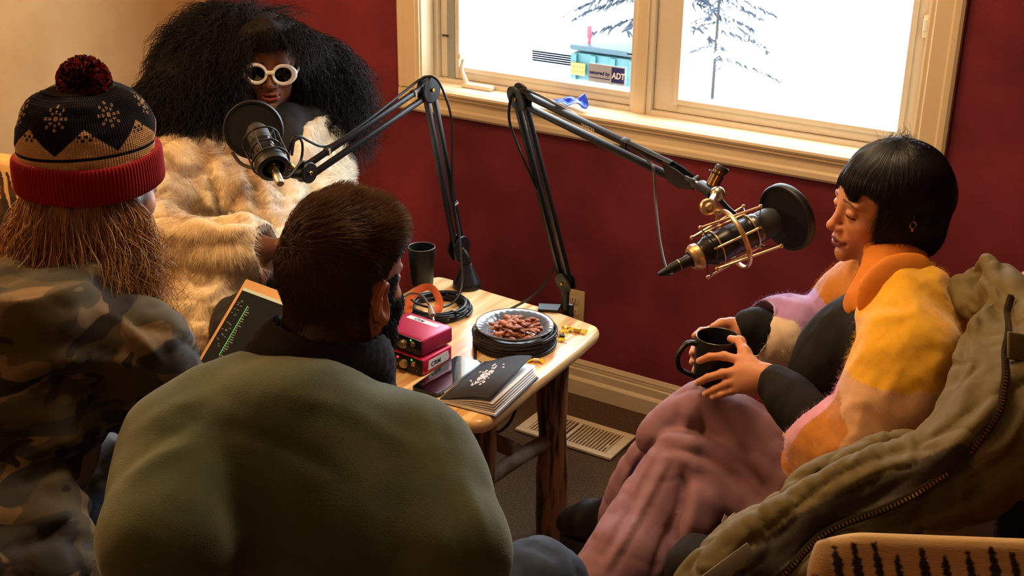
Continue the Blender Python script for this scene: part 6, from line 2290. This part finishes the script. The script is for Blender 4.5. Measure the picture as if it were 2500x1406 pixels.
# ================================================================ person in the bobble hat
def person_hat():
    rg = np.random.default_rng(91)
    P = pt
    hc = P(240, 452, 2.10)
    H = Head(hc, (.06, .97, -.16), (.0, .08, 1), .97)
    t = thing('person', 'person in bobble hat and camouflage jacket with long blonde hair, seen from behind', 'person', (-1.60, .95, 0))
    shR, shL = P(318, 850, 2.00), P(-190, 830, 2.0)
    mid = lerp(shR, shL, .5)
    sdh = unit(shR - shL)
    pel = V3(mid[0] + .02, mid[1] - .16, .50) - sdh * .10
    elR = P(385, 965, 2.10); wrR = V3(-1.60, 1.46, .74)
    elL = P(-190, 1130, 1.98); wrL = V3(-1.78, 1.40, .72)
    kR, kL = V3(-1.52, 1.46, .58), V3(-1.80, 1.44, .58)
    lo, hi = V3(-2.1, .5, .03), V3(-1.2, 1.75, 1.46)
    F = Fld(lo, hi, .014, [(hc - V3(.11, .11, .13), hc + V3(.11, .13, .12))], .0032)
    head_sdf(F, H, True, nose=.98, lip=1.0)
    F.chain([H.w(0, -.03, -.10), mid + V3(0, 0, .0), mid - V3(0, 0, .2) - sdh * .07, pel - sdh * .02], [.045, .045, .08, .09], .03)
    F.cone(shR, shL, .04, .04, .03)
    for a, b_, c in ((shR, elR, wrR), (shL, elL, wrL)):
        F.chain([a, b_, c], [.045, .038, .027], .03)
        d = unit(V3(-.1, 1, -.1))
        F.cone(c, c + d * .07, .028, .026, .02)
        for k in range(4):
            s0 = c + d * .08 + V3(-.024 + .016 * k, 0, 0)
            F.chain([s0, s0 + d * .035 + V3(0, 0, -.004), s0 + d * .06 + V3(0, 0, -.016)], [.009, .0085, .007], .004)
        F.chain([c + d * .03 + V3(.025, 0, 0), c + d * .07 + V3(.045, 0, -.005)], [.011, .008], .01)
    for k_, sx in ((kR, .06), (kL, -.08)):
        F.chain([pel + V3(sx, 0, 0), k_, V3(k_[0], k_[1] + .04, .10), V3(k_[0], k_[1] + .16, .05)], [.065, .045, .04, .035], .03)
    V, Q = F.mesh()
    C = face_cols(V, H, 'd8a084', 'b06a60', '8a6a48', '3a2a20')
    surf('body', V, Q, skin_mat('skin_fair'), t, C)

    # --- long blonde hair from under the hat
    hm = mat('blonde_hair', 'ffffff', .38, attr=True, spec=.5)
    F = Fld(hc - V3(.26, .26, .34), hc + V3(.26, .26, .1), .009)
    H.ell(F, (0, -.022, -.02), (.082, .094, .06), .03)
    F.chain([H.w(0, -.045, -.05), H.w(0, -.055, -.12), H.w(0, -.065, -.17)], [.062, .060, .05], .03, flat=(H.M[:, 0], 1.35))
    H.cone(F, (.062, -.02, -.05), (.066, -.03, -.13), .022, .020, .02)
    H.cone(F, (-.062, -.02, -.05), (-.066, -.03, -.13), .022, .020, .02)
    V, Q = F.mesh(); N = vnormals(V, Q); V = V + N * (.010 * ridge(V, (30, 30, 6), 2))[:, None]
    bl, db = srgb('b8864a'), srgb('5e3d20')
    C = lerp(np.tile(db, (len(V), 1)), np.tile(bl, (len(V), 1)), sstep(-.3, .5, vnoise(V, (40, 40, 5), 3))[:, None] * .6)
    surf('hair', V, Q, hm, t, C)
    n = 7500; S = 24
    a = rg.uniform(-2.62, 2.62, n)            # 0 = back of the head
    z0 = -.010 + .03 * np.abs(a) / 2.6 - .01
    R0 = np.stack([.082 * np.sin(a), -.018 - .100 * np.cos(a), z0 + .02 * rg.random(n)], 1)
    keep = (R0[:, 0] < 0) & ~((R0[:, 1] > .045) & (np.abs(R0[:, 0]) < .07)) | (R0[:, 0] >= 0) & (a < 1.75); R0 = R0[keep]; a = a[keep]; n = len(R0)
    P0 = H.w(R0)
    out = (np.stack([np.sin(a), -np.cos(a), 0 * a], 1)) @ H.M.T
    ln = rg.uniform(.12, .30, n)
    D = grow(P0, unit(out * .45 + V3(0, 0, -1)), ln, S, rg, bend=unit(out * .08 + V3(0, 0, -1)), curl=.0)
    cl = np.floor(rg.random(n) * 46)          # locks
    ph = (cl * 2.4)[:, None] + np.linspace(0, 1, S)[None] * (3 + (cl % 5))[:, None] * 1.6
    am = (.008 + .014 * ((cl * 37) % 11) / 11)[:, None] * np.linspace(0, 1, S)[None] * 1.5
    lat = unit(np.cross(out, V3(0, 0, 1)))
    lock = np.stack([np.cos(cl * 7), np.sin(cl * 5), 0 * cl], 1) * .034
    D = D + (am * np.sin(ph))[..., None] * lat[:, None] + (am * .7 * np.cos(ph * 1.3))[..., None] * out[:, None] + lock[:, None] * np.linspace(0, 1, S)[None, :, None] ** 1.5
    # lie on the back of the jacket instead of sinking into it
    bk = mid + V3(0, -.0, .03)
    dz = D[..., 2]; lim = np.clip((bk[2] + .075 - dz) / .14, 0, 1)
    D[..., :] += (unit(V3(out.mean(0)[0] * 0, -1, .0)))[None, None] * (lim * .05)[..., None]
    cc = lerp(np.tile(srgb('6e4824'), (n, 1)), np.tile(srgb('c8944e'), (n, 1)), ((cl * 13 % 17) / 17)[:, None] ** .8 * .8 + .2 * rg.random((n, 1)))
    strands('hair_locks', D, .00075, hm, t, cc, tip=.35)

    # --- camouflage jacket
    F = Fld(V3(-2.15, .48, .40), V3(-1.2, 1.6, 1.22), .0075)
    F.chain([mid + V3(0, -.01, .04), mid + V3(0, -.03, -.08) - sdh * .02, mid + V3(0, -.05, -.26) - sdh * .085, pel + V3(0, -.01, .10)], [.075, .122, .128, .14], .03, flat=(sdh, 1.22), sm=2)
    F.chain([shR + V3(-.01, 0, .0), shL], [.080, .080], .04)
    F.chain([mid + V3(0, .02, .05), H.w(0, -.05, -.155)], [.105, .085], .05)
    F.chain([shR, lerp(shR, elR, .5), elR, lerp(elR, wrR, .5), wrR], [.082, .084, .076, .066, .05], .025, sm=3)
    F.chain([shL, lerp(shL, elL, .5), elL, lerp(elL, wrL, .5), wrL], [.082, .084, .076, .066, .05], .025, sm=3)
    F.chain([P(-20, 1250, 1.95), P(100, 1225, 1.95), P(185, 1240, 1.96)], [.07, .05, .025], .03)
    F.chain([P(-20, 1330, 1.92), P(120, 1310, 1.92), P(215, 1330, 1.93)], [.07, .055, .03], .02)
    F.chain([P(-20, 1420, 1.90), P(130, 1420, 1.90), P(230, 1410, 1.91)], [.07, .06, .035], .02)
    V, Q = F.mesh(); N = vnormals(V, Q)
    V = V + N * (.012 * crease(V, (9, 9, 12), 2, 6) + .006 * (ridge(V, (16, 16, 20), 6) - .5))[:, None]
    V = folds(V, Q, [(-.02, 16, [(30, 960), (140, 930), (230, 960), (300, 940)]), (.012, 16, [(60, 900), (200, 880), (330, 900)]), (-.014, 12, [(20, 1190), (120, 1150), (220, 1120)]), (.012, 14, [(30, 1130), (150, 1080), (240, 1060)]), (-.016, 14, [(20, 1340), (130, 1300), (230, 1230)]), (.010, 12, [(250, 760), (330, 820), (390, 880)])])
    V = relax(V, Q, 1)
    cam_m = bpy.data.materials.new('camouflage_cotton'); cam_m.use_nodes = True
    T = NT(cam_m); bs = T.n['Principled BSDF']; bs.inputs['Roughness'].default_value = .85
    tc = T.node('ShaderNodeTexCoord'); mp = T.node('ShaderNodeMapping'); mp.inputs['Scale'].default_value = (1, 1, 2.2); mp.inputs['Rotation'].default_value = (.3, .5, .2); T.link(tc.outputs['Object'], mp.inputs[0])
    prev = None
    cols = ['4c4226', '76603f', '33312a', '211a16']
    for i, (sc_, th) in enumerate(((0, 0), (9.0, .54), (8.0, .56), (11.0, .60))):
        if i == 0:
            rgbn = T.node('ShaderNodeRGB'); rgbn.outputs[0].default_value = (*srgb(cols[0]), 1); prev = rgbn.outputs[0]; continue
        of = T.node('ShaderNodeMapping'); of.inputs['Location'].default_value = (i * 3.1, i * 1.7, i * 2.3); T.link(mp.outputs[0], of.inputs[0])
        nz = T.node('ShaderNodeTexNoise', ins={'Scale': sc_, 'Detail': 1.5, 'Distortion': .6}); T.link(of.outputs[0], nz.inputs[0])
        st = T.node('ShaderNodeMapRange', ins={'From Min': th - .008, 'From Max': th + .008}); T.link(nz.outputs[0], st.inputs[0])
        mx = T.node('ShaderNodeMix', data_type='RGBA'); T.link(st.outputs[0], mx.inputs[0]); T.link(prev, mx.inputs[6]); mx.inputs[7].default_value = (*srgb(cols[i]), 1); prev = mx.outputs[2]
    T.link(prev, bs.inputs['Base Color'])
    surf('camouflage_jacket', V, Q, cam_m, t)
    # --- jeans
    F = Fld(V3(-2.0, .6, .05), V3(-1.2, 1.72, .95), .01)
    for k_, sx in ((kR, .08), (kL, -.08)):
        F.chain([pel + V3(sx, 0, 0), lerp(pel + V3(sx, 0, 0), k_, .5), k_, V3(k_[0], k_[1] + .04, .10)], [.115, .10, .078, .06], .03)
    F.chain([P(275, 1040, 2.50), P(235, 1110, 2.38), P(200, 1200, 2.26), P(170, 1330, 2.15)], [.075, .09, .10, .10], .03, sm=2)
    V, Q = F.mesh(); N = vnormals(V, Q); V = V + N * (.010 * crease(V, 16, 2, 6))[:, None]
    surf('jeans', V, Q, mat('pale_denim', '6f8298', .85, col2='46566c', nscale=14, bump=.4, bscale=600, bdist=.001), t)

    # --- shoes
    for k_ in (kR, kL):
        F = Fld(V3(k_[0] - .08, k_[1] - .05, 0), V3(k_[0] + .08, k_[1] + .3, .16), .008)
        F.chain([V3(k_[0], k_[1] + .03, .05), V3(k_[0], k_[1] + .12, .05), V3(k_[0], k_[1] + .22, .038)], [.045, .042, .036], .02)
        F.cut((0, 0, .004), (0, 0, -1))
        V, Q = F.mesh(); surf('shoe', V, Q, mat('dark_shoe', '1a1614', .5), t)
    return t, H


ph_, HH = person_hat()


# ---- knitted bobble hat, pattern knitted in
def bobble_hat(H):
    rg = np.random.default_rng(8)
    t = thing('bobble_hat', 'navy, cream and red knitted hat with mountain pattern and red-navy pompom', 'hat', tuple(H.w(0, -.02, .04)))
    M3 = H.M @ rx(9)
    c = H.w(0, -.014, .012)
    W = lambda L: c + np.asarray(L) @ M3.T
    nt, nz = 900, 300
    th = np.linspace(0, 2 * math.pi, nt, endpoint=False)
    s = np.linspace(0, 1, nz)
    # profile: height along the hat (m) and radius factor
    hs = np.interp(s, [0, .30, .62, .80, .92, 1], [.030, .072, .116, .140, .150, .152])
    rs = np.interp(s, [0, .15, .30, .45, .62, .75, .88, .96, 1], [.99, .99, .965, .925, .845, .74, .50, .2, .001])
    TH, SS = np.meshgrid(th, s, indexing='ij')
    Hh = np.broadcast_to(hs, TH.shape); Rr = np.broadcast_to(rs, TH.shape)
    X = .098 * Rr * np.sin(TH); Y = .112 * Rr * np.cos(TH)
    L = np.stack([X, Y, Hh - .0], -1)
    nrm = unit(np.stack([X / .098, Y / .112, Rr * 0 + .35], -1))
    slump = .007 * fbm(L.reshape(-1, 3), (16, 16, 26), 5).reshape(TH.shape) + .006 * np.maximum(SS - .5, 0) * np.cos(TH * 5 + 1)
    knit = .0007 * np.cos(TH * 150) * (1 if True else 0) + .0004 * np.cos(Hh * 2200)
    L = L + nrm * (slump + knit)[..., None]
    navy, cream, red_, grey = srgb('0e0f1c'), srgb('c8a478'), srgb('a01018'), srgb('3a3430')
    C = np.tile(navy, TH.shape + (1,))
    v = (Hh - .030) / .120           # 0..1 up the crown
    u = TH / (2 * math.pi)
    C[(v < .42)] = cream
    C[(v > .215) & (v < .255)] = navy
    npk = 7; tri = np.abs(((u * npk + .12) % 1) - .5) * 2          # 0 peak centre .. 1 valley
    mount = .29 + .31 * (1 - tri) ** 1.0
    up = (v >= .29)
    C[up] = navy
    C[up & (v < mount)] = cream
    # little zigzag near each summit
    zz = .49 + .022 * np.sign(np.sin(u * npk * 2 * math.pi * 9))
    C[(np.abs(v - zz) < .018) & (tri < .28) & (v < mount + .02)] = navy
    # snowflakes between the peaks
    uu = ((u * npk + .62) % 1) - .5; pv = v - .74
    su = uu * (2 * math.pi * .09 / npk) / .120 * 1.0; rr = np.hypot(su, pv); an = np.arctan2(pv, su)
    fl = (rr < .030) | ((np.abs(rr - .075) < .019) & (np.cos(an * 8) > -.1)) | ((np.abs(rr - .135) < .018) & (np.cos(an * 8) > .55))
    C[fl & (v < .95) & (v > .55)] = cream * .85
    C[v > .97] = grey
    C = C * (1 + .12 * vnoise(L.reshape(-1, 3), 300, 3).reshape(TH.shape))[..., None]
    V = W(L.reshape(-1, 3)); C = C.reshape(-1, 3)
    idx = np.arange(nt * nz).reshape(nt, nz)
    q = np.stack([idx[:, :-1], np.roll(idx, -1, 0)[:, :-1], np.roll(idx, -1, 0)[:, 1:], idx[:, 1:]], -1).reshape(-1, 4)[:, ::-1]
    surf('crown', V, q, mat('knit_wool', 'ffffff', .95, attr=True), t, C)
    # turned-up red cuff: a folded band
    prof = [(.98, .034), (1.03, .034), (1.06, .030), (1.075, .020), (1.08, .0), (1.075, -.014), (1.055, -.021), (1.02, -.023), (.99, -.019), (.98, -.008), (.98, .034)]
    pr = np.array(prof); pp = spline(np.column_stack([pr, 0 * pr[:, 0]]), 4)[:, :2]
    nt = 600; th = np.linspace(0, 2 * math.pi, nt, endpoint=False)
    TH, K = np.meshgrid(th, np.arange(len(pp)), indexing='ij')
    Rr = pp[K, 0]; Z = pp[K, 1]
    X = .097 * Rr * np.sin(TH); Y = .111 * Rr * np.cos(TH)
    L = np.stack([X, Y, Z + .012 + .004 * np.sin(TH * 2 + 1)], -1)
    nrm = unit(np.stack([X, Y, 0 * X], -1))
    L = L + nrm * (.0009 * np.cos(TH * 120) + .002 * vnoise(L.reshape(-1, 3), 18, 4).reshape(TH.shape))[..., None]
    n2 = len(pp); idx = np.arange(nt * n2).reshape(nt, n2)
    q = np.stack([idx[:, :-1], np.roll(idx, -1, 0)[:, :-1], np.roll(idx, -1, 0)[:, 1:], idx[:, 1:]], -1).reshape(-1, 4)
    surf('cuff', W(L.reshape(-1, 3)), q, mat('red_wool', '98101a', .95, bump=.5, bscale=700, bdist=.001), t)
    # folded brand tab at the left of the cuff (plain dark)
    # pompom
    pc = W([.012, .0, .156])
    d = unit(rg.normal(size=(3000, 3)))
    n = len(d)
    G = grow(pc + d * .006, d, rg.uniform(.028, .037, n), 6, rg, curl=.3, cscale=80, jitter=.12)
    wc = [srgb(x) for x in ('a8202a', '1a1a2e', 'c09070', '6a1820', 'b83030')]
    cc = np.array([wc[k] for k in rg.choice(5, n, p=[.34, .30, .10, .18, .08])])
    strands('pompom', G, .0019, mat('pompom_wool', 'ffffff', .9, attr=True), t, cc, tip=1.3, sides=4)
    return t


bobble_hat(HH)


# ================================================================ man in the green sweater
def person_green():
    rg = np.random.default_rng(55)
    P = pt
    hc = P(836, 690, 1.83)
    H = Head(hc, (-.08, .985, -.10), (.03, .03, 1), 1.03)
    t = thing('person', 'bearded person with short brown hair in dark green sweater, seen from behind', 'person', (-1.02, .98, 0))
    shR, shL = P(1025, 1105, 1.74), P(432, 1075, 1.74)
    mid = lerp(shR, shL, .5)
    pel = V3(mid[0] + .06, mid[1] - .22, .50)
    elR = P(1110, 1380, 1.66); elL = P(410, 1350, 1.62)
    wrR = V3(-1.13, 1.42, .74); wrL = V3(-1.26, 1.48, .72)
    kR, kL = P(1310, 1445, 1.93), V3(-1.22, 1.46, .58)
    lo, hi = V3(-1.62, .42, .03), V3(-.55, 1.86, 1.42)
    F = Fld(lo, hi, .016, [(hc - V3(.12, .12, .14), hc + V3(.12, .13, .13))], .003)
    head_sdf(F, H, False, nose=1.02, jaw=1.12)
    ear(F, H, 1, 1.12); ear(F, H, -1, 1.12)
    F.chain([H.w(0, -.035, -.09), mid + V3(0, 0, .02), mid - V3(0, 0, .2), pel], [.056, .058, .10, .12], .04)
    F.cone(shR, shL, .045, .045, .04)
    for a, b_, c in ((shR, elR, wrR), (shL, elL, wrL)):
        F.chain([a, b_, c], [.055, .045, .032], .03)
        d = unit(V3(-.1, 1, -.1))
        F.cone(c, c + d * .08, .032, .030, .02)
        for k in range(4):
            s0 = c + d * .09 + V3(-.027 + .018 * k, 0, 0)
            F.chain([s0, s0 + d * .04 + V3(0, 0, -.005), s0 + d * .07 + V3(0, 0, -.02)], [.0105, .0095, .008], .004)
        F.chain([c + d * .03 + V3(.03, 0, 0), c + d * .08 + V3(.05, 0, -.005)], [.013, .009], .01)
    for k_, sx in ((kR, .09), (kL, -.09)):
        F.chain([pel + V3(sx, 0, 0), k_, V3(k_[0], k_[1] + .02, .12), V3(k_[0], k_[1] + .16, .06)], [.085, .055, .045, .04], .04)
    V, Q = F.mesh()
    C = face_cols(V, H, 'b8795a', '8a4a42', '2a1a10', '1a100a')
    L = H.loc(V)
    e = (np.abs(L[:, 0]) > .074) & (np.abs(L[:, 1] + .014) < .03) & (np.abs(L[:, 2] + .012) < .04)
    C[e] = C[e] * np.array([1.05, .90, .84])
    # --- short brown hair: scalp points
    hm = mat('brown_hair', 'ffffff', .5, attr=True, spec=.3)
    V0, Q0 = V, Q
    N0 = vnormals(V0, Q0)
    Lc = H.loc(V0[Q0[:, 0]])
    x, y, z = Lc.T
    hairline = np.where(y > .02, .055 + .10 * (y - .02), np.where(y > -.03, -.005 + (y + .03) * 1.2, -.075 - .0 * y))
    onhead = (np.abs(x) < .082) & (z < .14) & (z > -.14) & (y < .092)
    scalp = onhead & (z > hairline) & ~((np.abs(x) > .07) & (np.abs(y + .012) < .026) & (z < .028) & (z > -.05))
    sc_v = np.zeros(len(V), bool); sc_v[Q0[scalp].ravel()] = True
    C[sc_v] = srgb('3c2a1b')
    surf('body', V0, Q0, skin_mat('skin_ruddy'), t, C)
    n = 52000
    P0, fi = scatter(V0, Q0, n, rg, scalp.astype(float))
    l0 = H.loc(P0); n0 = N0[Q0[fi, 0]]
    topw = sstep(.035, .095, l0[:, 2])
    ln = lerp(.009, .040, topw ** 1.1) * rg.uniform(.6, 1.15, n)
    back = sstep(-.03, -.08, l0[:, 1])
    fwd = H.M[:, 1]; rt = H.M[:, 0]
    comb = unit(lerp(-V3(0, 0, 1), fwd * .75 + rt * .45 + V3(0, 0, .20), topw[:, None]) + .3 * np.stack([vnoise(P0, 25, 1), vnoise(P0, 25, 2), vnoise(P0, 25, 3)], 1))
    G = grow(P0 - n0 * .001, unit(n0 * (.55 + .45 * topw)[:, None] + comb * .7), ln, 8, rg, bend=comb, curl=.35, cscale=28, jitter=.10)
    cc = lerp(np.tile(srgb('46341f'), (n, 1)), np.tile(srgb('6e4e32'), (n, 1)), (topw[:, None] * .7 + .25 * rg.random((n, 1))))
    strands('hair', G, .00050, hm, t, cc, tip=.3)
    # nape and beard stubble
    nape = onhead & (z <= hairline) & (z > -.115) & (y < -.03) & (np.abs(x) < .06)
    P0, fi = scatter(V0, Q0, 9000, rg, nape.astype(float)); n0 = N0[Q0[fi, 0]]
    G = grow(P0, unit(n0 * .4 + V3(0, 0, -1)), rg.uniform(.002, .005, len(P0)), 3, rg)
    strands('nape_stubble', G, .0003, hm, t, np.tile(srgb('5a3c26'), (len(P0), 1)))
    bd = (y > .002) & (z < -.022 - .35 * np.maximum(.045 - np.abs(x), 0)) & (z > -.135) & (y > -.0) & (np.abs(x) < .08) | ((y > .004) & (y < .035) & (np.abs(x) > .05) & (z < .02) & (z > -.12))
    bd = bd & (z > -.13) & ~((np.abs(z + .069) < .010) & (np.abs(x) < .024))
    P0, fi = scatter(V0, Q0, 16000, rg, bd.astype(float)); n0 = N0[Q0[fi, 0]]
    l0 = H.loc(P0); ln = lerp(.006, .026, sstep(-.02, -.09, l0[:, 2]))
    G = grow(P0, unit(n0 * .8 + V3(0, 0, -.8)), ln * rg.uniform(.7, 1.1, len(P0)), 6, rg, gravity=.8, curl=.4, cscale=40, jitter=.15)
    strands('beard', G, .00048, mat('dark_beard', '120c09', .6), t, None)

    # --- sweater
    F = Fld(V3(-1.75, .40, .40), V3(-.50, 1.75, 1.25), .0085)
    sd = unit(shR - shL)
    F.chain([mid + V3(0, -.01, .05), mid + V3(0, -.02, -.10), mid + V3(.02, -.07, -.32), pel + V3(0, -.02, .12)], [.080, .118, .135, .150], .05, flat=(sd, 1.28), sm=2)
    F.chain([shR, shL], [.066, .066], .05)
    F.chain([mid + V3(0, .01, .02), lerp(mid, H.w(0, -.05, -.20), .5), H.w(0, -.055, -.215)], [.095, .082, .068], .04, flat=(sd, 1.25))
    F.chain([lerp(shR, shL, .15) + V3(0, 0, .01), H.w(.055, -.05, -.225)], [.055, .048], .05)
    F.chain([lerp(shR, shL, .85) + V3(0, 0, .01), H.w(-.055, -.05, -.225)], [.055, .048], .05)
    F.ell(mid + V3(.02, -.045, -.16), (.215, .125, .20), None, .09)
    F.chain([lerp(shR, shL, .2) + V3(0, -.03, -.06), lerp(shR, shL, .8) + V3(0, -.03, -.06)], [.085, .085], .08)
    F.chain([P(500, 955, 1.76), P(620, 938, 1.77), P(760, 955, 1.77)], [.038, .040, .042], .04)
    F.chain([P(820, 990, 1.77), P(930, 1040, 1.76), P(1020, 1080, 1.75)], [.042, .042, .05], .04)
    cc0 = H.w(0, -.050, -.135); cup = unit(H.w(0, -.03, -.08) - H.w(0, -.05, -.17))
    F.cone(cc0 - cup * .018, cc0 + cup * .2, .112, .13, .012, 's', flat=(sd, 1.1))
    F.chain([shR, lerp(shR, elR, .5), elR, lerp(elR, wrR, .5), wrR], [.066, .070, .064, .058, .046], .035, sm=3)
    F.chain([shL, lerp(shL, elL, .5), elL, lerp(elL, wrL, .5), wrL], [.066, .070, .064, .058, .046], .035, sm=3)
    V, Q = F.mesh(); N = vnormals(V, Q)
    V = V + N * (.004 * crease(V, (7, 7, 8), 2, 4) + .003 * (ridge(V, (12, 12, 9), 6) - .5))[:, None]
    V = folds(V, Q, [(.006, 16, [(300, 1080), (400, 1010), (500, 965)]), (.008, 16, [(285, 1200), (370, 1130), (470, 1085)]), (-.006, 12, [(300, 1150), (390, 1075), (480, 1030)]),
                     (-.004, 7, [(500, 880), (520, 940), (590, 1000)]), (-.004, 8, [(1050, 985), (1085, 1060), (1110, 1160)]), (.006, 14, [(1120, 1150), (1160, 1240), (1190, 1340)]),
                     (-.006, 12, [(1090, 1180), (1110, 1290), (1150, 1400)]), (.005, 20, [(700, 960), (860, 1010), (1000, 1090)]), (-.004, 14, [(560, 1050), (700, 1090), (860, 1180)])])
    V = relax(V, Q, 2)
    surf('sweater', V, Q, mat('green_knit', '4e5836', .92, col2='3e4a2c', nscale=6, bump=.5, bscale=420, bdist=.0015, sheen=.25), t)
    # navy ribbed collar
    c0 = H.w(0, -.050, -.135); up = unit(H.w(0, -.03, -.08) - H.w(0, -.05, -.17))
    F = Fld(c0 - .2, c0 + .2, .0055)
    F.cone(c0 - up * .06, c0 + up * .018, .138, .098, .012, flat=(sd, 1.14))
    F.cone(c0 - up * .12, c0 + up * .09, .074, .076, .004, 's')
    V, Q = F.mesh(); N = vnormals(V, Q)
    an = np.arctan2((V - c0) @ sd, (V - c0) @ np.cross(sd, up))
    V = V + N * (.0009 * np.cos(an * 150) + .003 * vnoise(V, 20, 3))[:, None]
    surf('collar', V, Q, mat('navy_rib', '15151d', .9, bump=.4, bscale=500, bdist=.001), t)
    # --- jeans and shoes
    F = Fld(V3(-1.6, .5, .05), V3(-.6, 1.8, .95), .0095)
    for k_, sx in ((kR, .09), (kL, -.09)):
        F.chain([pel + V3(sx, 0, 0), lerp(pel + V3(sx, 0, 0), k_, .5), k_, V3(k_[0], k_[1] + .02, .12)], [.125, .105, .078, .062], .03)
    V, Q = F.mesh(); N = vnormals(V, Q); V = V + N * (.008 * crease(V, 14, 2, 6))[:, None]
    surf('jeans', V, Q, mat('blue_denim', '3c4a60', .85, col2='2c3748', nscale=20, bump=.4, bscale=600, bdist=.001), t)
    for k_ in (kR, kL):
        F = Fld(V3(k_[0] - .08, k_[1] - .08, 0), V3(k_[0] + .08, k_[1] + .3, .17), .008)
        F.chain([V3(k_[0], k_[1] + .0, .05), V3(k_[0], k_[1] + .10, .055), V3(k_[0], k_[1] + .21, .04)], [.047, .045, .038], .02)
        F.cut((0, 0, .004), (0, 0, -1))
        V, Q = F.mesh(); surf('shoe', V, Q, mat('brown_shoe', '2a1c14', .5), t)
    return t


person_green()
# stools below the two people in front
for nm, c in (('dark padded stool under the person in the green sweater', (-.99, .84)), ('dark padded stool under the person in the bobble hat', (-1.62, .86))):
    t = thing('stool', nm, 'stool', (c[0], c[1], 0))
    cushion('seat', V3(c[0], c[1], .34), V3(.23, .22, .05), .04, M['darkfab'], t)
    for sx in (-.17, .17):
        for sy in (-.16, .16):
            MB().sweep([(c[0] + sx, c[1] + sy, 0), (c[0] + sx, c[1] + sy, .31)], [.015, .02], 8).build('leg', M['log'], t)

# ---- laptop on the knees
Tl = pt(600, 680, 2.75); Bl0 = pt(500, 850, 2.73)
ed = unit(Bl0 - Tl); Tr = pt(655, 722, 2.68)
rr_ = unit((Tr - Tl) - ed * np.dot(Tr - Tl, ed)); nn_ = np.cross(rr_, -ed)
if nn_.dot(CF) > 0: nn_ = -nn_
Mx = np.stack([rr_, -ed, nn_], 1)
SWD, SHT = .30, .215
t = thing('laptop', 'gold edged laptop with a green audio waveform on its dark screen', 'laptop', tuple(Tl + ed * SHT + rr_ * SWD / 2))
cen = Tl + ed * SHT / 2 + rr_ * SWD / 2
gm = mat('gold_aluminium', 'b8946a', .4, metal=.2)
MB().box(cen - nn_ * .003, (SWD, SHT, .006), Mx, bev=.0025).build('lid', gm, t)
scr = MB().box(cen + nn_ * .0006 + Mx[:, 1] * -.004, (SWD - .022, SHT - .032, .0008), Mx).build('screen', mat('screen_dark', '0a0c0a', .7, spec=.1, emit='1c201a', estr=.35), t)
b = MB(); b.box(cen + nn_ * .0014 + Mx[:, 1] * (SHT / 2 - .0235), (SWD - .022, .007, .0006), Mx); b.build('menu_bar', mat('menu_bar', '8a9a84', .4, emit='8a9a84', estr=.5), t)
gx = mat('wave_green', '20c040', .4, emit='30c050', estr=.8); gx2 = mat('wave_dim', '3a4a40', .4, emit='3a5a45', estr=.3)
rg = np.random.default_rng(3)
b = MB(); b2 = MB(); o0 = Tl + nn_ * .0015
at_ = lambda u, v: o0 + rr_ * u + ed * v
b.box(at_(.052, .115), (.0013, .12, .0004), Mx)
b.build('waveform', gx, t)
for k in range(26):
    v = .058 + k * .0055; w = .004 + .012 * rg.random()
    b2.box(at_(.054 + w / 2, v), (w, .0022, .0004), Mx)
for k in range(26):
    b2.box(at_(.018 + .022 * rg.random(), .032 + .13 * rg.random()), (.004 + .004 * rg.random(), .0014, .0004), Mx)
b2.build('screen_readouts', gx2, t)['kind'] = 'stuff'
kb = Tl + ed * SHT
fl = unit(V3(nn_[0], nn_[1], 0) * 1.0 + V3(0, 0, -.15))
kM = np.stack([rr_, unit(np.cross(np.cross(rr_, fl), rr_)), unit(np.cross(rr_, fl))], 1)
MB().box(kb + rr_ * SWD / 2 + kM[:, 1] * .105 - V3(0, 0, .004), (SWD, .21, .009), kM, bev=.003).build('base', gm, t)

# ================================================================ small pieces become sub-parts of the part they sit on
def base(n):
    return n.split('.')[0]


def wloc(o):
    p = Vector(o.location); q = o.parent
    while q is not None:
        p += Vector(q.location); q = q.parent
    return p


NEST = {'pane': 'sash', 'weather_strip': 'sash', 'sash_lock': 'sash', 'screen_tab': 'sash', 'band': 'body', 'grille': 'body', 'mic_lettering': 'body', 'mesh_screen': 'hoop', 'slots': 'socket',
        'monitor_knob': 'front_panel', 'gain_knob': 'front_panel', 'headphone_jack': 'front_panel', 'switch': 'front_panel', 'power_light': 'front_panel', 'gain_light': 'front_panel',
        'input_socket': 'front_panel', 'screen': ('lid', 'body'), 'menu_bar': 'lid', 'waveform': 'lid', 'screen_readouts': 'lid', 'rim': 'cup', 'ring_lettering': 'cable_ring', 'arm_lettering': 'upper_bar',
        'eye': 'body', 'teeth': 'body', 'boot_sole': 'boot', 'zip_teeth': 'zip_tape', 'knob': ('handle', 'post'), 'lettering': 'backing', 'logo_panel': 'backing', 'underline': 'backing',
        'notice_print': 'notice', 'cover_print': 'cover', 'handwriting': ('side_label', 'top_label'), 'bolt': 'joint_plate', 'base_bolt': 'base_joint_plate', 'snap': 'pocket_flap', 'edge_line': 'dish', 'well': 'dish',
        'plug_ring': 'plug', 'nape_stubble': 'hair', 'flyaway_hair': 'hair', 'hair_strands': 'hair', 'hair_locks': 'hair', 'curls': 'hair', 'frizz': 'hair', 'fur_pile': 'fur_coat', 'cardigan_fuzz': 'cardigan'}
for root in [o for o in bpy.data.objects if o.parent is None and o.type == 'EMPTY']:
    kids = list(root.children)
    for k in kids:
        tgt = NEST.get(base(k.name))
        if not tgt: continue
        tgt = tgt if isinstance(tgt, tuple) else (tgt,)
        cand = [q for q in kids if base(q.name) in tgt and q is not k and q.parent is root]
        if not cand: continue
        wk = wloc(k)
        par = min(cand, key=lambda q: (wloc(q) - wk).length)
        k.location = wk; k.parent = None
        reparent(k, par)
